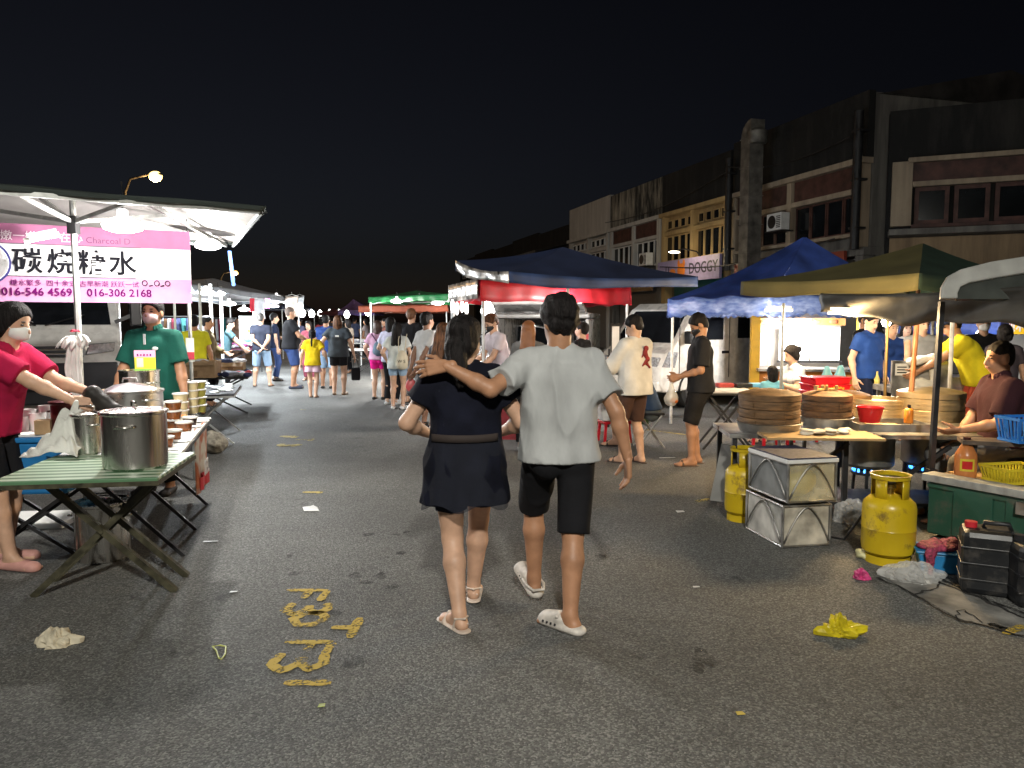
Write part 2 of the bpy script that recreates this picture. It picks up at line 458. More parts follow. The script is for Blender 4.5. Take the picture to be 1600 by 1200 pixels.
def person(name, label, x, y, heading=0., H=1.70, w=1., fem=False, skin='tan', res=.014, group=None, z0=0.,
           ph=None, lean=0., twist=0., shift=(0, 0), head=(0., 0., 0.), lf=None, rf=None, fyaw=(.12, -.12), fpitch=(0., 0.),
           lh=None, rh=None, lpole=None, rpole=None, lhand=None, rhand=None, curl=.4, shrug=(0., 0.),
           hair='short', hairm=None, top='tee', topm=None, bottom='shorts', botm=None, sleeve=.62, hem=None, leg=.95,
           shoe='sandal', shoem=None, loose=.012, mask=None, cap=None, face=True, belly=0., knee=(None, None), parts=True, hand_res=None, fold=.0048, flare=.145):
    s = H / 1.72
    root = thing(name, label, 'person', (x, y, z0), R(heading), group)
    sk = SKIN[skin]; hairm = hairm or HAIR
    ph = .93 if ph is None else ph
    P = V3(shift[0], shift[1], ph)
    up = V3(0, math.sin(lean), math.cos(lean)); fw = V3(-math.sin(twist), math.cos(twist) * math.cos(lean), -math.sin(lean) * math.cos(twist)); fw = nrm(fw)
    rt = nrm(np.cross(fw, up)); rt0 = V3(1, 0, 0)
    S = P + up * .455; N = P + up * .51
    sw = .150 if fem else .168
    sw *= (1 + (w - 1) * .5)
    LS = S - rt * sw - up * .028 + up * shrug[0]; RS = S + rt * sw - up * .028 + up * shrug[1]
    # legs
    LH = P + V3(-.09, 0, -.03); RH = P + V3(.09, 0, -.03)
    lf = V3(*(lf or (-.10, 0, .085))); rf = V3(*(rf or (.10, 0, .085)))
    LK, LA = ik(LH, lf, .425, .405, V3(*(knee[0] or (-.1, 1, 0)))); RK, RA = ik(RH, rf, .425, .405, V3(*(knee[1] or (.1, 1, 0))))
    # arms
    lh = V3(*(lh or (-.29, .05, ph - .09))); rh = V3(*(rh or (.29, .05, ph - .09)))
    LE, LW = ik(LS, lh, .285, .25, V3(*(lpole or (-.6, -1, -.1)))); RE, RW = ik(RS, rh, .285, .25, V3(*(rpole or (.6, -1, -.1))))
    # body
    a = .92 if fem else 1.
    pr = [seg(P - rt0 * .07, P + rt0 * .07, .102 * w, flat=((0, 1, 0), 1.0)),
          seg(P + up * .15 - rt * .05 * a, P + up * .15 + rt * .05 * a, .094 * w * a),
          seg(P + up * .30 - rt * .075 * a, P + up * .30 + rt * .075 * a, .103 * w * a, flat=(fw, 1.08)),
          seg(LS, S + up * .012 - rt * .03, .050, .05), seg(RS, S + up * .012 + rt * .03, .050, .05),
          seg(N - up * .03, N + up * .08, .056 if not fem else .048)]
    gl = [elp(P + V3(-.065, -.045, -.06), (.088 * w, .085 * w, .10)), elp(P + V3(.065, -.045, -.06), (.088 * w, .085 * w, .10))]
    if belly: gl.append(elp(P + up * .12 + fw * .06, (.13 * w, .09 + belly, .13)))
    bust = []
    if fem: bust = [elp(P + up * .315 - rt * .07 + fw * .085, (.062, .055, .062)), elp(P + up * .315 + rt * .07 + fw * .085, (.062, .055, .062))]
    lw = .5 + .5 * w
    def legp(H_, K, A):
        d = nrm(A - K); back = nrm(np.cross(d, V3(1, 0, 0))); 
        if back[1] > 0 and abs(d[2]) > .3: back = -back
        return [seg(H_, K, .092 * lw, .056 * lw), seg(K, K + d * .13 - V3(0, .012, 0), .053 * lw, .058 * lw), seg(K + d * .13 - V3(0, .012, 0), A, .057 * lw, .036)]
    Bl = legp(LH, LK, LA) + legp(RH, RK, RA)
    def armp(S_, E, W): return [seg(S_, E, .050 * lw, .040 * lw), seg(E, E + (W - E) * .3, .039 * lw, .041 * lw), seg(E + (W - E) * .3, W, .040 * lw, .026)]
    Ba = armp(LS, LE, LW) + armp(RS, RE, RW)
    feet = []; fr = []
    for A, yw, pt, sgn in ((LA, fyaw[0], fpitch[0], -1), (RA, fyaw[1], fpitch[1], 1)):
        m = rotm(yw, pt); fr.append((A, m))
        c = lambda q: A + m @ V3(*q)
        feet += [seg(A, c((0, -.025, -.045)), .034, .032), seg(c((0, -.03, -.052)), c((sgn * .008, .15, -.064)), .031, .026, flat=(m @ V3(0, 0, 1), 1.15)), seg(c((0, .02, -.02)), c((0, .11, -.058)), .032, .024)]
        for q in range(5):
            feet.append(seg(c((sgn * (.03 - .0175 * q) * -1, .135, -.066)), c((sgn * (.03 - .017 * q) * -1 + 0, .182 - .011 * q, -.07)), .0125, .0105 + (.003 if q == 0 else 0)))
    # head
    hm = rotm(head[0], head[1], head[2])
    Hc = N + nrm(up * .6 + V3(0, math.sin(head[1] * .6) * .8, 1) * .6) * .135 + hm @ V3(0, .012, .0)
    h_ = lambda *q: Hc + hm @ V3(*q)
    hp = [elp(h_(0, -.014, .032), (.075, .094, .088), hm), elp(h_(0, .018, -.035), (.060, .068, .078), hm), elp(h_(0, .036, -.078), (.040, .044, .034), hm),
          seg(N + up * .02, h_(0, -.018, -.06), .056 if not fem else .048, .052 if not fem else .046)]
    hd = [seg(h_(0, .086, .006), h_(0, .103, -.030), .009, .0145), elp(h_(-.077, -.012, -.012), (.011, .022, .033), hm), elp(h_(.077, -.012, -.012), (.011, .022, .033), hm),
          elp(h_(0, .086, -.058), (.026, .012, .012), hm)]
    V, Q = sdf(pr + gl + bust + Bl + Ba + feet + hp + hd, res, k=.022)
    Vs, Qs = [V], [Q]; n0 = len(V)
    hr = hand_res or max(.0045, res * .42)
    for (E, W, spec, sgn) in ((LE, LW, lhand, -1), (RE, RW, rhand, 1)):
        f = nrm(W - E); t = V3(0, 1, .1); cu = curl; th = .5
        if spec:
            f = nrm(V3(*spec[0])) if spec[0] else f
            t = V3(*spec[1]) if spec[1] else t
            if len(spec) > 2: cu = spec[2]
            if len(spec) > 3: th = spec[3]
        t = nrm(t - f * np.dot(t, f)); n = np.cross(f, t) * sgn * -1
        n = nrm(n)
        # palm faces the body when arms hang
        v, q = sdf([seg(W - f * .03, W + f * .01, .026, .024, flat=(n, 1.25))] + hand_prims(W + f * .008, f, t, n, cu, 1.5, th), hr, k=.007)
        Vs.append(v); Qs.append(q + n0); n0 += len(v)
    me = mesh_np('body', np.concatenate(Vs) * s, np.concatenate(Qs)); me.materials.append(sk)
    b = bpy.data.objects.new('body', me); COL.objects.link(b); b.parent = root
    sd = abs(hash(label)) % 997 if False else sum(map(ord, label)) % 997
    # ---- top
    tm = topm or cloth('grey', (.3, .3, .3))
    o_ = loose
    hz = hem if hem is not None else (ph - .10 if ph > .75 else ph - .02)
    if top:
        top_ = P + up * .33; bot_ = V3(P[0], P[1] - .008, max(hz - .02, ph - .12) if ph > .75 else ph - .02) if top != 'dress' else P
        rc = .104 * w * a + o_; rb_ = .104 * w * a + o_ * 1.5
        tp = []
        for sg in (-1, -.33, .33, 1):
            m_ = P + up * .15 + rt * sg * .066 * a
            tp += [seg(top_ + rt * sg * .080 * a, m_, rc, rc, flat=(fw, 1.06)), seg(m_, bot_ + rt0 * sg * .074 * (.96 + .04 * a), rc, rb_, flat=(fw, 1.03))]
        tp += [seg(LS, S + up * .014 - rt * .03, .054 + o_ * .5, .052 + o_ * .4), seg(RS, S + up * .014 + rt * .03, .054 + o_ * .5, .052 + o_ * .4),
               seg(S + up * .014 - rt * .03, S + up * .014 + rt * .03, .052 + o_ * .4)]
        for q in bust: tp.append(elp(q[1], q[2] + o_))
        if belly: tp.append(elp(P + up * .10 + fw * .05, (.13 * w + o_, .10 + belly + o_, .17)))
        if top == 'dress':
            lowr = .15 * w + o_
            zc = V3(P[0], P[1], 0)
            tp += [seg(P - rt0 * .07, P + rt0 * .07, .107 * w + o_), seg(V3(P[0] - .085, P[1] - .02, P[2] - .08), V3(P[0] - .10, P[1], hz - .03), .108 * w + o_, flare * w + o_), seg(V3(P[0] + .085, P[1] - .02, P[2] - .08), V3(P[0] + .10, P[1], hz - .03), .108 * w + o_, flare * w + o_)]
        else:
            tp += [elp(P + V3(0, -.04, -.05), (.15 * w + o_, .095 * w + o_, .11))]
        if sleeve > 0:
            for S_, E, W in ((LS, LE, LW), (RS, RE, RW)):
                if sleeve <= 1:
                    e = S_ + (E - S_) * sleeve; d = nrm(E - S_)
                    tp.append(seg(S_, S_ + (E - S_) * (sleeve + .15), .058 * lw + o_ * .7, .057 * lw + o_ * 1.2, cuts=[(e, d)]))
                else:
                    e = E + (W - E) * (sleeve - 1); d = nrm(W - E)
                    tp += [seg(S_, E, .058 * lw + o_ * .7, .052 * lw + o_), seg(E, E + (W - E) * (sleeve - 1 + .12), .050 * lw + o_, .036 + o_, cuts=[(e, d)])]
        cut = [((0, 0, hz), (0, 0, -1))]
        blob('dress' if top == 'dress' else ('shirt' if top != 'polo' else 'polo_shirt'), tp, res * .9, tm, root, s, k=.03, noise=(fold, 26, sd, (1, 1, .5), 'r'), cuts=cut,
             sub=[seg(N + up * .01 + fw * .01, N + up * .10 + fw * .02, .061 if not fem else .056)])
        if top == 'polo':
            col = [seg(N + up * .005 + rt * math.cos(q) * .075 + fw * (math.sin(q) * .07 + .008) - up * (.02 * max(0, math.sin(q))), N + up * .035 + rt * math.cos(q) * .060 + fw * (math.sin(q) * .056 + .008) - up * (.03 * max(0, math.sin(q))), .010) for q in np.linspace(math.radians(-235), math.radians(55), 16)]
            blob('collar', col, .007, tm, root, s, k=.012)
    # ---- bottom
    bm = botm or cloth('black', (.012, .012, .014))
    if bottom in ('shorts', 'pants'):
        bp = [seg(P - rt0 * .07, P + rt0 * .07, .107 * w + .006), seg(P + up * .08 - rt0 * .06, P + up * .08 + rt0 * .06, .102 * w + .004)]
        for q in gl[:2]: bp.append(elp(q[1], q[2] + .010))
        for H_, K, A in ((LH, LK, LA), (RH, RK, RA)):
            d1 = nrm(K - H_); d2 = nrm(A - K)
            if bottom == 'shorts' and leg <= 1.02:
                e = H_ + (K - H_) * leg
                bp.append(seg(H_, H_ + (K - H_) * (leg + .12), .102 * lw, .084 * lw, cuts=[(e, d1)]))
            else:
                g = leg - 1 if bottom == 'shorts' else .93
                e = K + (A - K) * g
                bp += [seg(H_, K, .100 * lw, .074 * lw), seg(K, K + (A - K) * (g + .08), .074 * lw, .066 * lw, cuts=[(e, d2)])]
        blob('shorts' if bottom == 'shorts' else 'trousers', bp, res * .9, bm, root, s, k=.025, noise=(.0045, 30, sd + 3, (1, 1, .6), 'r'), cuts=[(P + up * .12, up) if (not top or ph < .75) else ((0, 0, min(hz + .03, ph + .12)), (0, 0, 1))])
    elif bottom == 'skirt':
        z1 = ph - .08 - leg * .35
        bp = [seg(P - rt0 * .07, P + rt0 * .07, .107 * w), seg(V3(P[0] - .07, P[1], P[2] - .05), V3(P[0] - .10, P[1], z1 - .05), .10 * w, .125 * w), seg(V3(P[0] + .07, P[1], P[2] - .05), V3(P[0] + .10, P[1], z1 - .05), .10 * w, .125 * w)]
        blob('skirt', bp, res * .9, bm, root, s, k=.03, noise=(.007, 38, sd, (1, 1, .05)), cuts=[((0, 0, z1), (0, 0, -1)), ((0, 0, min(hz + .03, ph + .1)), (0, 0, 1))])
    # ---- footwear
    shm = shoem or M('sandal_dark', (.03, .025, .022), rough=.6)
    if shoe:
        for A, m in fr:
            sgn = -1 if A is LA else 1
            c = lambda q: A + m @ V3(*q)
            uz = m @ V3(0, 0, 1)
            if shoe in ('sandal', 'strap'):
                sp = [seg(c((0, -.045, -.080)), c((sgn * .006, .155, -.080)), .042, .047, flat=(uz, 4.2))]
                so = sp + [seg(c((-.04, .10, -.07)), c((0, .105, -.028)), .013, .013, flat=(uz, 1.)), seg(c((0, .105, -.028)), c((.04, .10, -.07)), .013, .013)]
                if shoe == 'strap':
                    so += [seg(c((-.036, .0, -.07)), c((-.036, -.02, -.015)), .006), seg(c((.036, .0, -.07)), c((.036, -.02, -.015)), .006), seg(c((-.036, -.02, -.015)), c((0, -.062, -.008)), .006), seg(c((.036, -.02, -.015)), c((0, -.062, -.008)), .006), seg(c((-.036, .0, -.06)), c((.02, -.055, -.04)), .006)]
                blob('sandal', so, res * .55, shm, root, s, k=.008)
            elif shoe == 'clog':
                so = [seg(c((0, -.045, -.068)), c((sgn * .008, .155, -.066)), .047, .052, flat=(uz, 1.7)), seg(c((0, .05, -.03)), c((sgn * .008, .15, -.05)), .048, .044, flat=(uz, 1.25)),
                      ]
                o = blob('clog', so, .006, shm, root, s, k=.02, cuts=[(c((0, 0, -.098)), -uz)], sub=[elp(c((0, -.01, -.01)), (.037, .07, .045), m)])
                st = [seg(c((.05, .045, -.045)), c((.050, -.03, -.03)), .008), seg(c((.05, -.03, -.03)), c((.03, -.08, -.028)), .008), seg(c((.03, -.08, -.028)), c((-.03, -.08, -.028)), .008), seg(c((-.03, -.08, -.028)), c((-.05, -.03, -.03)), .008), seg(c((-.05, -.03, -.03)), c((-.05, .045, -.045)), .008)]
                if sgn > 0: st = [seg(c((-.045, .05, -.01)), c((.045, .05, -.01)), .010, .010)]
                blob('strap', st, .006, shm, root, s, k=.006)
                for q in range(4):
                    for sg in (-1, 1):
                        pz = MB().ell([v * s for v in c((sg * .0500, .06 + .026 * q, -.052))], (.006 * s, .008 * s, .006 * s), 8, 5)
                        pz.build('vent_hole', BLACKP, root, smooth=True)
            else:
                so = [seg(c((0, -.045, -.058)), c((sgn * .006, .145, -.062)), .041, .040, flat=(uz, 1.15)), seg(A, c((0, .06, -.04)), .042, .042)]
                if shoe == 'flat': so = [seg(c((0, -.045, -.056)), c((sgn * .006, .160, -.066)), .043, .045, flat=(uz, 1.15))]
                blob('shoe', so, res * .6, shm, root, s, k=.02, cuts=[(c((0, 0, .01)), uz), (c((0, 0, -.088)), -uz)])
    # ---- hair
    if hair:
        hp2 = []; hcut = []
        if hair in ('short', 'shaggy', 'buzz'):
            e = {'short': .011, 'shaggy': .020, 'buzz': .004}[hair]
            hp2 = [elp(h_(0, -.02, .042), (.076 + e, .092 + e, .083 + e), hm), elp(h_(0, -.045, -.01), (.066 + e * .7, .06 + e * .7, .07), hm)]
            hcut = [(h_(0, .064, .05), hm @ nrm(V3(0, .75, -.62))), (h_(0, 0, -.085), hm @ V3(0, 0, -1))]
            if hair == 'shaggy': hp2 += [elp(h_(0, -.02, .085), (.075, .08, .055), hm), elp(h_(.02, .04, .10), (.05, .05, .03), hm)]
        else:
            hp2 = [elp(h_(0, -.018, .038), (.088, .104, .094), hm), elp(h_(-.05, -.03, -.03), (.043, .06, .07), hm), elp(h_(.05, -.03, -.03), (.043, .06, .07), hm), elp(h_(0, -.055, -.03), (.07, .05, .08), hm)]
            hcut = [(h_(0, .058, .04), hm @ nrm(V3(0, .86, -.5)))]
            bk = P + up * .34 - fw * .13 * w
            if hair == 'long': hp2 += [seg(h_(-.035, -.07, -.03), bk - rt * .05, .06, .05, flat=(fw, 1.5)), seg(h_(.035, -.07, -.03), bk + rt * .05, .06, .05, flat=(fw, 1.5))]
            if hair == 'pony': hp2 += [elp(h_(0, -.12, .02), (.03, .03, .03), hm), seg(h_(0, -.135, .01), bk - fw * .03 + up * .02, .032, .022)]
            if hair == 'lowpony': hp2 += [seg(h_(0, -.085, -.06), P + up * .30 - fw * .15 * w + rt * .02, .055, .035)]
            if hair == 'bun': hp2 += [elp(h_(0, -.125, .03), (.045, .042, .042), hm)]
            if hair == 'bob': hp2 += [seg(h_(-.05, -.035, -.03), h_(-.055, -.035, -.13), .05, .045), seg(h_(.05, -.035, -.03), h_(.055, -.035, -.13), .05, .045), seg(h_(0, -.06, -.03), h_(0, -.06, -.13), .06, .05)]
        blob('hair', hp2, res * .75, hairm, root, s, k=.025, noise=((.007, 95, sd) if hair == 'shaggy' else (.0045, 130, sd, (1, 1, .3))), cuts=hcut)
    if hair == None and cap is None: pass
    if cap:   # headscarf or cap, by material and kind
        kind, cm = cap
        if kind == 'scarf':
            blob('headscarf', [elp(h_(0, -.02, .03), (.095, .11, .105), hm), seg(h_(0, -.03, -.06), S + up * .0, .085, .15)], res * .9, cm, root, s, k=.04, noise=(.004, 30, sd), cuts=[], sub=[elp(h_(0, .085, -.01), (.06, .06, .085), hm)])
        else:
            blob('cap', [elp(h_(0, -.012, .045), (.090, .106, .088), hm), elp(h_(0, .10, .045), (.07, .075, .009), hm)], res * .6, cm, root, s, k=.01, cuts=[(h_(0, 0, .035), hm @ V3(0, 0, -1))])
    # ---- face
    if face:
        rm = Matrix([list(r) for r in hm])
        for sg in (-1, 1):
            c = h_(sg * .031, .0755, .008) * s
            MB().ell(c, (.0145 * s, .008 * s, .0062 * s), 10, 6, rm).build('eye', EYE, root, smooth=True)
            c = h_(sg * .033, .079, .029) * s
            MB().ell(c, (.019 * s, .006 * s, .0042 * s), 10, 5, rm).build('eyebrow', HAIR, root, smooth=True)
        if not mask:
            MB().ell(h_(0, .0975, -.059) * s, (.023 * s, .0045 * s, .0065 * s), 12, 6, rm).build('mouth', LIPS, root, smooth=True)
    if mask:
        mp = [elp(h_(0, .026, -.046), (.064, .074, .062), hm), seg(h_(0, .088, -.018), h_(0, .088, -.062), .016, .020)]
        blob('face_mask', mp, .006, mask, root, s, k=.03, cuts=[(h_(0, .026, 0), hm @ nrm(V3(0, -1, .12))), (h_(0, 0, -.008), hm @ nrm(V3(0, -.1, 1)))])
        for sg in (-1, 1):
            MB().tube([h_(sg * .062, .035, -.03) * s, h_(sg * .077, .0, -.008) * s, h_(sg * .08, -.02, .015) * s], .0022 * s, 5).build('ear_loop', mask, root)
    root['joints'] = ''
    del root['joints']
    return root, dict(LW=LW * s, RW=RW * s, LE=LE * s, RE=RE * s, S=S * s, P=P * s, Hc=Hc * s, hm=hm, s=s, LA=LA * s, RA=RA * s, h=lambda *q: (Hc + hm @ V3(*q)) * s, rt=rt, fw=fw, up=up, LS=LS * s, RS=RS * s)
def to_world(root, p):
    return root.matrix_basis @ Vector([float(c) for c in p])

# ================================================================== the ground
def asphalt():
    m, nt, b = _new('asphalt'); N, L = nt.nodes, nt.links
    tc = N.new('ShaderNodeTexCoord')
    vo = N.new('ShaderNodeTexVoronoi'); vo.inputs['Scale'].default_value = 125; vo.inputs['Randomness'].default_value = 1
    L.new(tc.outputs['Object'], vo.inputs['Vector'])
    n1 = N.new('ShaderNodeTexNoise'); n1.inputs['Scale'].default_value = 60; n1.inputs['Detail'].default_value = 6; n1.inputs['Roughness'].default_value = .75
    n2 = N.new('ShaderNodeTexNoise'); n2.inputs['Scale'].default_value = .55; n2.inputs['Detail'].default_value = 6
    n3 = N.new('ShaderNodeTexNoise'); n3.inputs['Scale'].default_value = 4.2; n3.inputs['Detail'].default_value = 3
    for n in (n1, n2, n3): L.new(tc.outputs['Object'], n.inputs['Vector'])
    # stones: each cell its own grey
    cr = N.new('ShaderNodeValToRGB'); e = cr.color_ramp.elements
    e[0].position = 0; e[0].color = (.062, .062, .059, 1); e[1].position = 1; e[1].color = (.215, .215, .203, 1)
    k = cr.color_ramp.elements.new(.55); k.color = (.105, .106, .101, 1)
    k = cr.color_ramp.elements.new(.85); k.color = (.165, .166, .158, 1)
    sp = N.new('ShaderNodeSeparateColor'); L.new(vo.outputs['Color'], sp.inputs['Color'])
    L.new(sp.outputs['Red'], cr.inputs['Fac'])
    # large worn and dark zones
    mr = N.new('ShaderNodeMapRange'); mr.inputs['From Min'].default_value = .3; mr.inputs['From Max'].default_value = .7; mr.inputs['To Min'].default_value = .62; mr.inputs['To Max'].default_value = 1.22
    L.new(n2.outputs['Fac'], mr.inputs['Value'])
    ms = N.new('ShaderNodeMapRange'); ms.inputs['From Min'].default_value = .66; ms.inputs['From Max'].default_value = .74; ms.inputs['To Min'].default_value = 1; ms.inputs['To Max'].default_value = .5
    L.new(n3.outputs['Fac'], ms.inputs['Value'])
    mf = N.new('ShaderNodeMapRange'); mf.inputs['From Min'].default_value = .3; mf.inputs['From Max'].default_value = .7; mf.inputs['To Min'].default_value = .7; mf.inputs['To Max'].default_value = 1.3
    L.new(n1.outputs['Fac'], mf.inputs['Value'])
    m1 = N.new('ShaderNodeMath'); m1.operation = 'MULTIPLY'; L.new(mr.outputs[0], m1.inputs[0]); L.new(ms.outputs[0], m1.inputs[1])
    m2 = N.new('ShaderNodeMath'); m2.operation = 'MULTIPLY'; L.new(m1.outputs[0], m2.inputs[0]); L.new(mf.outputs[0], m2.inputs[1])
    mx = N.new('ShaderNodeVectorMath'); mx.operation = 'SCALE'; L.new(cr.outputs['Color'], mx.inputs[0]); L.new(m2.outputs[0], mx.inputs['Scale'])
    L.new(mx.outputs['Vector'], b.inputs['Base Color'])
    b.inputs['Roughness'].default_value = .78; b.inputs['Specular IOR Level'].default_value = .35
    bp = N.new('ShaderNodeBump'); bp.inputs['Strength'].default_value = .7; bp.inputs['Distance'].default_value = .006
    L.new(vo.outputs['Distance'], bp.inputs['Height']); bp.invert = True
    L.new(bp.outputs['Normal'], b.inputs['Normal'])
    return m
ASPH = asphalt()
road = MB().grid(lambda u, v: (-300 + 600 * u, -40 + 560 * v, 0), 24, 24).build('road', ASPH)
tag(road, 'dark speckled asphalt car park where the night market stands', None, kind='structure')

def spray(name, col):
    """road paint worn through to the stones"""
    m, nt, b = _new(name); N, L = nt.nodes, nt.links
    tc = N.new('ShaderNodeTexCoord'); n = N.new('ShaderNodeTexNoise'); n.inputs['Scale'].default_value = 55; n.inputs['Detail'].default_value = 5
    L.new(tc.outputs['Object'], n.inputs['Vector'])
    n2 = N.new('ShaderNodeTexNoise'); n2.inputs['Scale'].default_value = 9; L.new(tc.outputs['Object'], n2.inputs['Vector'])
    a = N.new('ShaderNodeMath'); a.operation = 'ADD'; L.new(n.outputs['Fac'], a.inputs[0]); L.new(n2.outputs['Fac'], a.inputs[1])
    r = N.new('ShaderNodeMapRange'); r.inputs['From Min'].default_value = .79; r.inputs['From Max'].default_value = 1.04
    L.new(a.outputs[0], r.inputs['Value']); L.new(r.outputs[0], b.inputs['Alpha'])
    b.inputs['Base Color'].default_value = (*col, 1); b.inputs['Roughness'].default_value = .8
    return m
SPRAY = spray('road_paint_yellow', (.40, .28, .035))
SPRAYF = spray('road_paint_faded', (.42, .33, .08))
def stroke(name, pts, wd, mat, z=.004):
    """one painted letter: ribbons along a list of polylines of ground points, rounded ends"""
    mb = MB(); q = 0
    for line in pts:
        line = [Vector((p[0], p[1], 0)) for p in line]
        out = []
        for i in range(len(line) - 1):
            for k in range(6): out.append(line[i].lerp(line[i + 1], k / 6))
        out.append(line[-1]); L_, R_ = [], []
        for i, p in enumerate(out):
            t = (out[min(i + 1, len(out) - 1)] - out[max(i - 1, 0)]).normalized(); n = Vector((-t.y, t.x, 0))
            e = min(i, len(out) - 1 - i); f = (.55 if e == 0 else 1.) * (.85 + .3 * random.random())
            L_.append(p + n * wd / 2 * f); R_.append(p - n * wd / 2 * f)
        zz = z + .0012 * q; q += 1
        k = len(L_)
        mb.add([(p.x, p.y, zz) for p in L_ + R_], [(i, k + i, k + i + 1, i + 1) for i in range(k - 1)])
    return mb.build(name, mat, road)
random.seed(3)
GL = {'F': [[(0, 0), (0, 1)], [(0, 1), (.5, .97)], [(0, .58), (.4, .56)]],
      '3': [[(0, .92), (.3, 1), (.5, .8), (.3, .55), (.12, .52)], [(.3, .55), (.55, .3), (.35, .02), (0, .1)]],
      '0': [[(.25, 1), (.02, .7), (.05, .25), (.27, 0), (.5, .25), (.5, .7), (.25, 1)]],
      '1': [[(.2, 0), (.2, 1)]],
      'T': [[(0, 1), (.55, 1)], [(.28, 1), (.28, .1)]],
      '2': [[(0, .85), (.25, 1), (.5, .75), (0, .02), (.55, .04)]]}
def painted(ch, o, hgt, wid, mat, lw):
    """letter laid on the road, its top towards +x, read towards the camera"""
    ls = [[(o.x + p[1] * hgt, o.y - p[0] * wid) for p in l] for l in GL[ch]]
    stroke('painted_letter', ls, lw, mat)
for ch, px, py, hg, wd, lw in (('F', 448, 923, .235, .34, .045), ('3', 453, 943, .225, .30, .05), ('0', 466, 957, .17, .34, .05), ('T', 523, 966, .13, .46, .05),
                               ('F', 445, 1004, .23, .28, .045), ('3', 434, 1022, .235, .33, .05), ('1', 448, 1061, .20, .2, .05)):
    painted(ch, G(px, py), hg, wd, SPRAY, lw)
for ch, px, py, hg, wd, lw in (('F', 437, 682, .22, .3, .09), ('T', 462, 686, .22, .3, .07), ('3', 441, 694, .22, .3, .10), ('T', 472, 768, .17, .16, .05), ('1', 470, 640, .1, .2, .06)):
    painted(ch, G(px, py), hg, wd, SPRAYF, lw)
stroke('painted_line', [[G(1545, 975), G(1575, 985), G(1598, 988)], [G(1570, 992), G(1600, 978)]], .05, SPRAY)
stroke('painted_line', [[G(1010, 672), G(1075, 680)], [G(1085, 785), G(1110, 780)]], .06, SPRAYF)

# small oil stains
STAIN = spray('oil_stain', (.03, .03, .03)); STAIN.node_tree.nodes['Map Range'].inputs['From Max'].default_value = 1.5
random.seed(31)
for px, py, w_, l_ in ((575, 836, .10, .045), (618, 836, .07, .03), (634, 832, .06, .04), (625, 865, .08, .045), (600, 872, .07, .03), (555, 900, .10, .05), (595, 900, .09, .06), (568, 910, .12, .04), (610, 918, .10, .05), (455, 868, .06, .05), (458, 897, .08, .05), (380, 895, .05, .03), (550, 1034, .12, .07), (1100, 1027, .12, .09), (1090, 1045, .08, .05), (520, 958, .09, .05), (940, 870, .09, .04)):
    p = G(px, py); n_ = 14; an = random.uniform(0, 6)
    w_ *= .42; l_ *= .5; zs = .0032 + .0011 * random.random()
    vs = [(p.x + w_ * (1 + .35 * math.sin(3 * k / n_ * 6.28 + an)) * math.cos(k / n_ * 6.283), p.y + l_ * 2 * (1 + .3 * math.sin(2 * k / n_ * 6.28 + an)) * math.sin(k / n_ * 6.283), zs) for k in range(n_)]
    MB().add(vs, [tuple(range(n_))]).build('oil_stain', STAIN, road)
# the cracked cement patch by the truck
CEM = M('cement_patch', (.20, .195, .18), rough=.9, var=.35, scale=5, bump=.5, bscale=70)
CRACK = M('crack', (.018, .017, .016), rough=.95, var=.3)
pp = [G(1372, 898), G(1460, 905), G(1640, 985), G(1640, 1008), G(1500, 968), G(1440, 935)]
cp = MB(); cp.add([(p.x, p.y, .004) for p in pp], [tuple(range(len(pp)))[::-1]])
cp.build('cement_patch', CEM, road)
random.seed(8)
def crack(pts, wd):
    out = []
    for i in range(len(pts) - 1):
        n = max(3, int((pts[i + 1] - pts[i]).length / .035))
        for k in range(n): out.append(pts[i].lerp(pts[i + 1], k / n) + Vector((random.uniform(-1, 1), random.uniform(-1, 1), 0)) * .016)
    out.append(pts[-1]); mb = MB(); vs = []
    for i, p in enumerate(out):
        t = (out[min(i + 1, len(out) - 1)] - out[max(i - 1, 0)]).normalized(); n = Vector((-t.y, t.x, 0)) * wd * random.uniform(.25, 1)
        vs += [(p.x + n.x, p.y + n.y, .008), (p.x - n.x, p.y - n.y, .008)]
    mb.add(vs, [(2 * i, 2 * i + 1, 2 * i + 3, 2 * i + 2) for i in range(len(out) - 1)])
    return mb.build('crack', CRACK, road)
crack([G(1375, 905), G(1430, 930), G(1490, 968), G(1540, 980), G(1620, 1002)], .012)
crack([G(1460, 908), G(1530, 935), G(1640, 985)], .016)
crack([G(1470, 905), G(1545, 940), G(1640, 975)], .010)
crack([G(1430, 930), G(1460, 922), G(1470, 905)], .008)
crack([G(1490, 968), G(1505, 955), G(1535, 975)], .008)

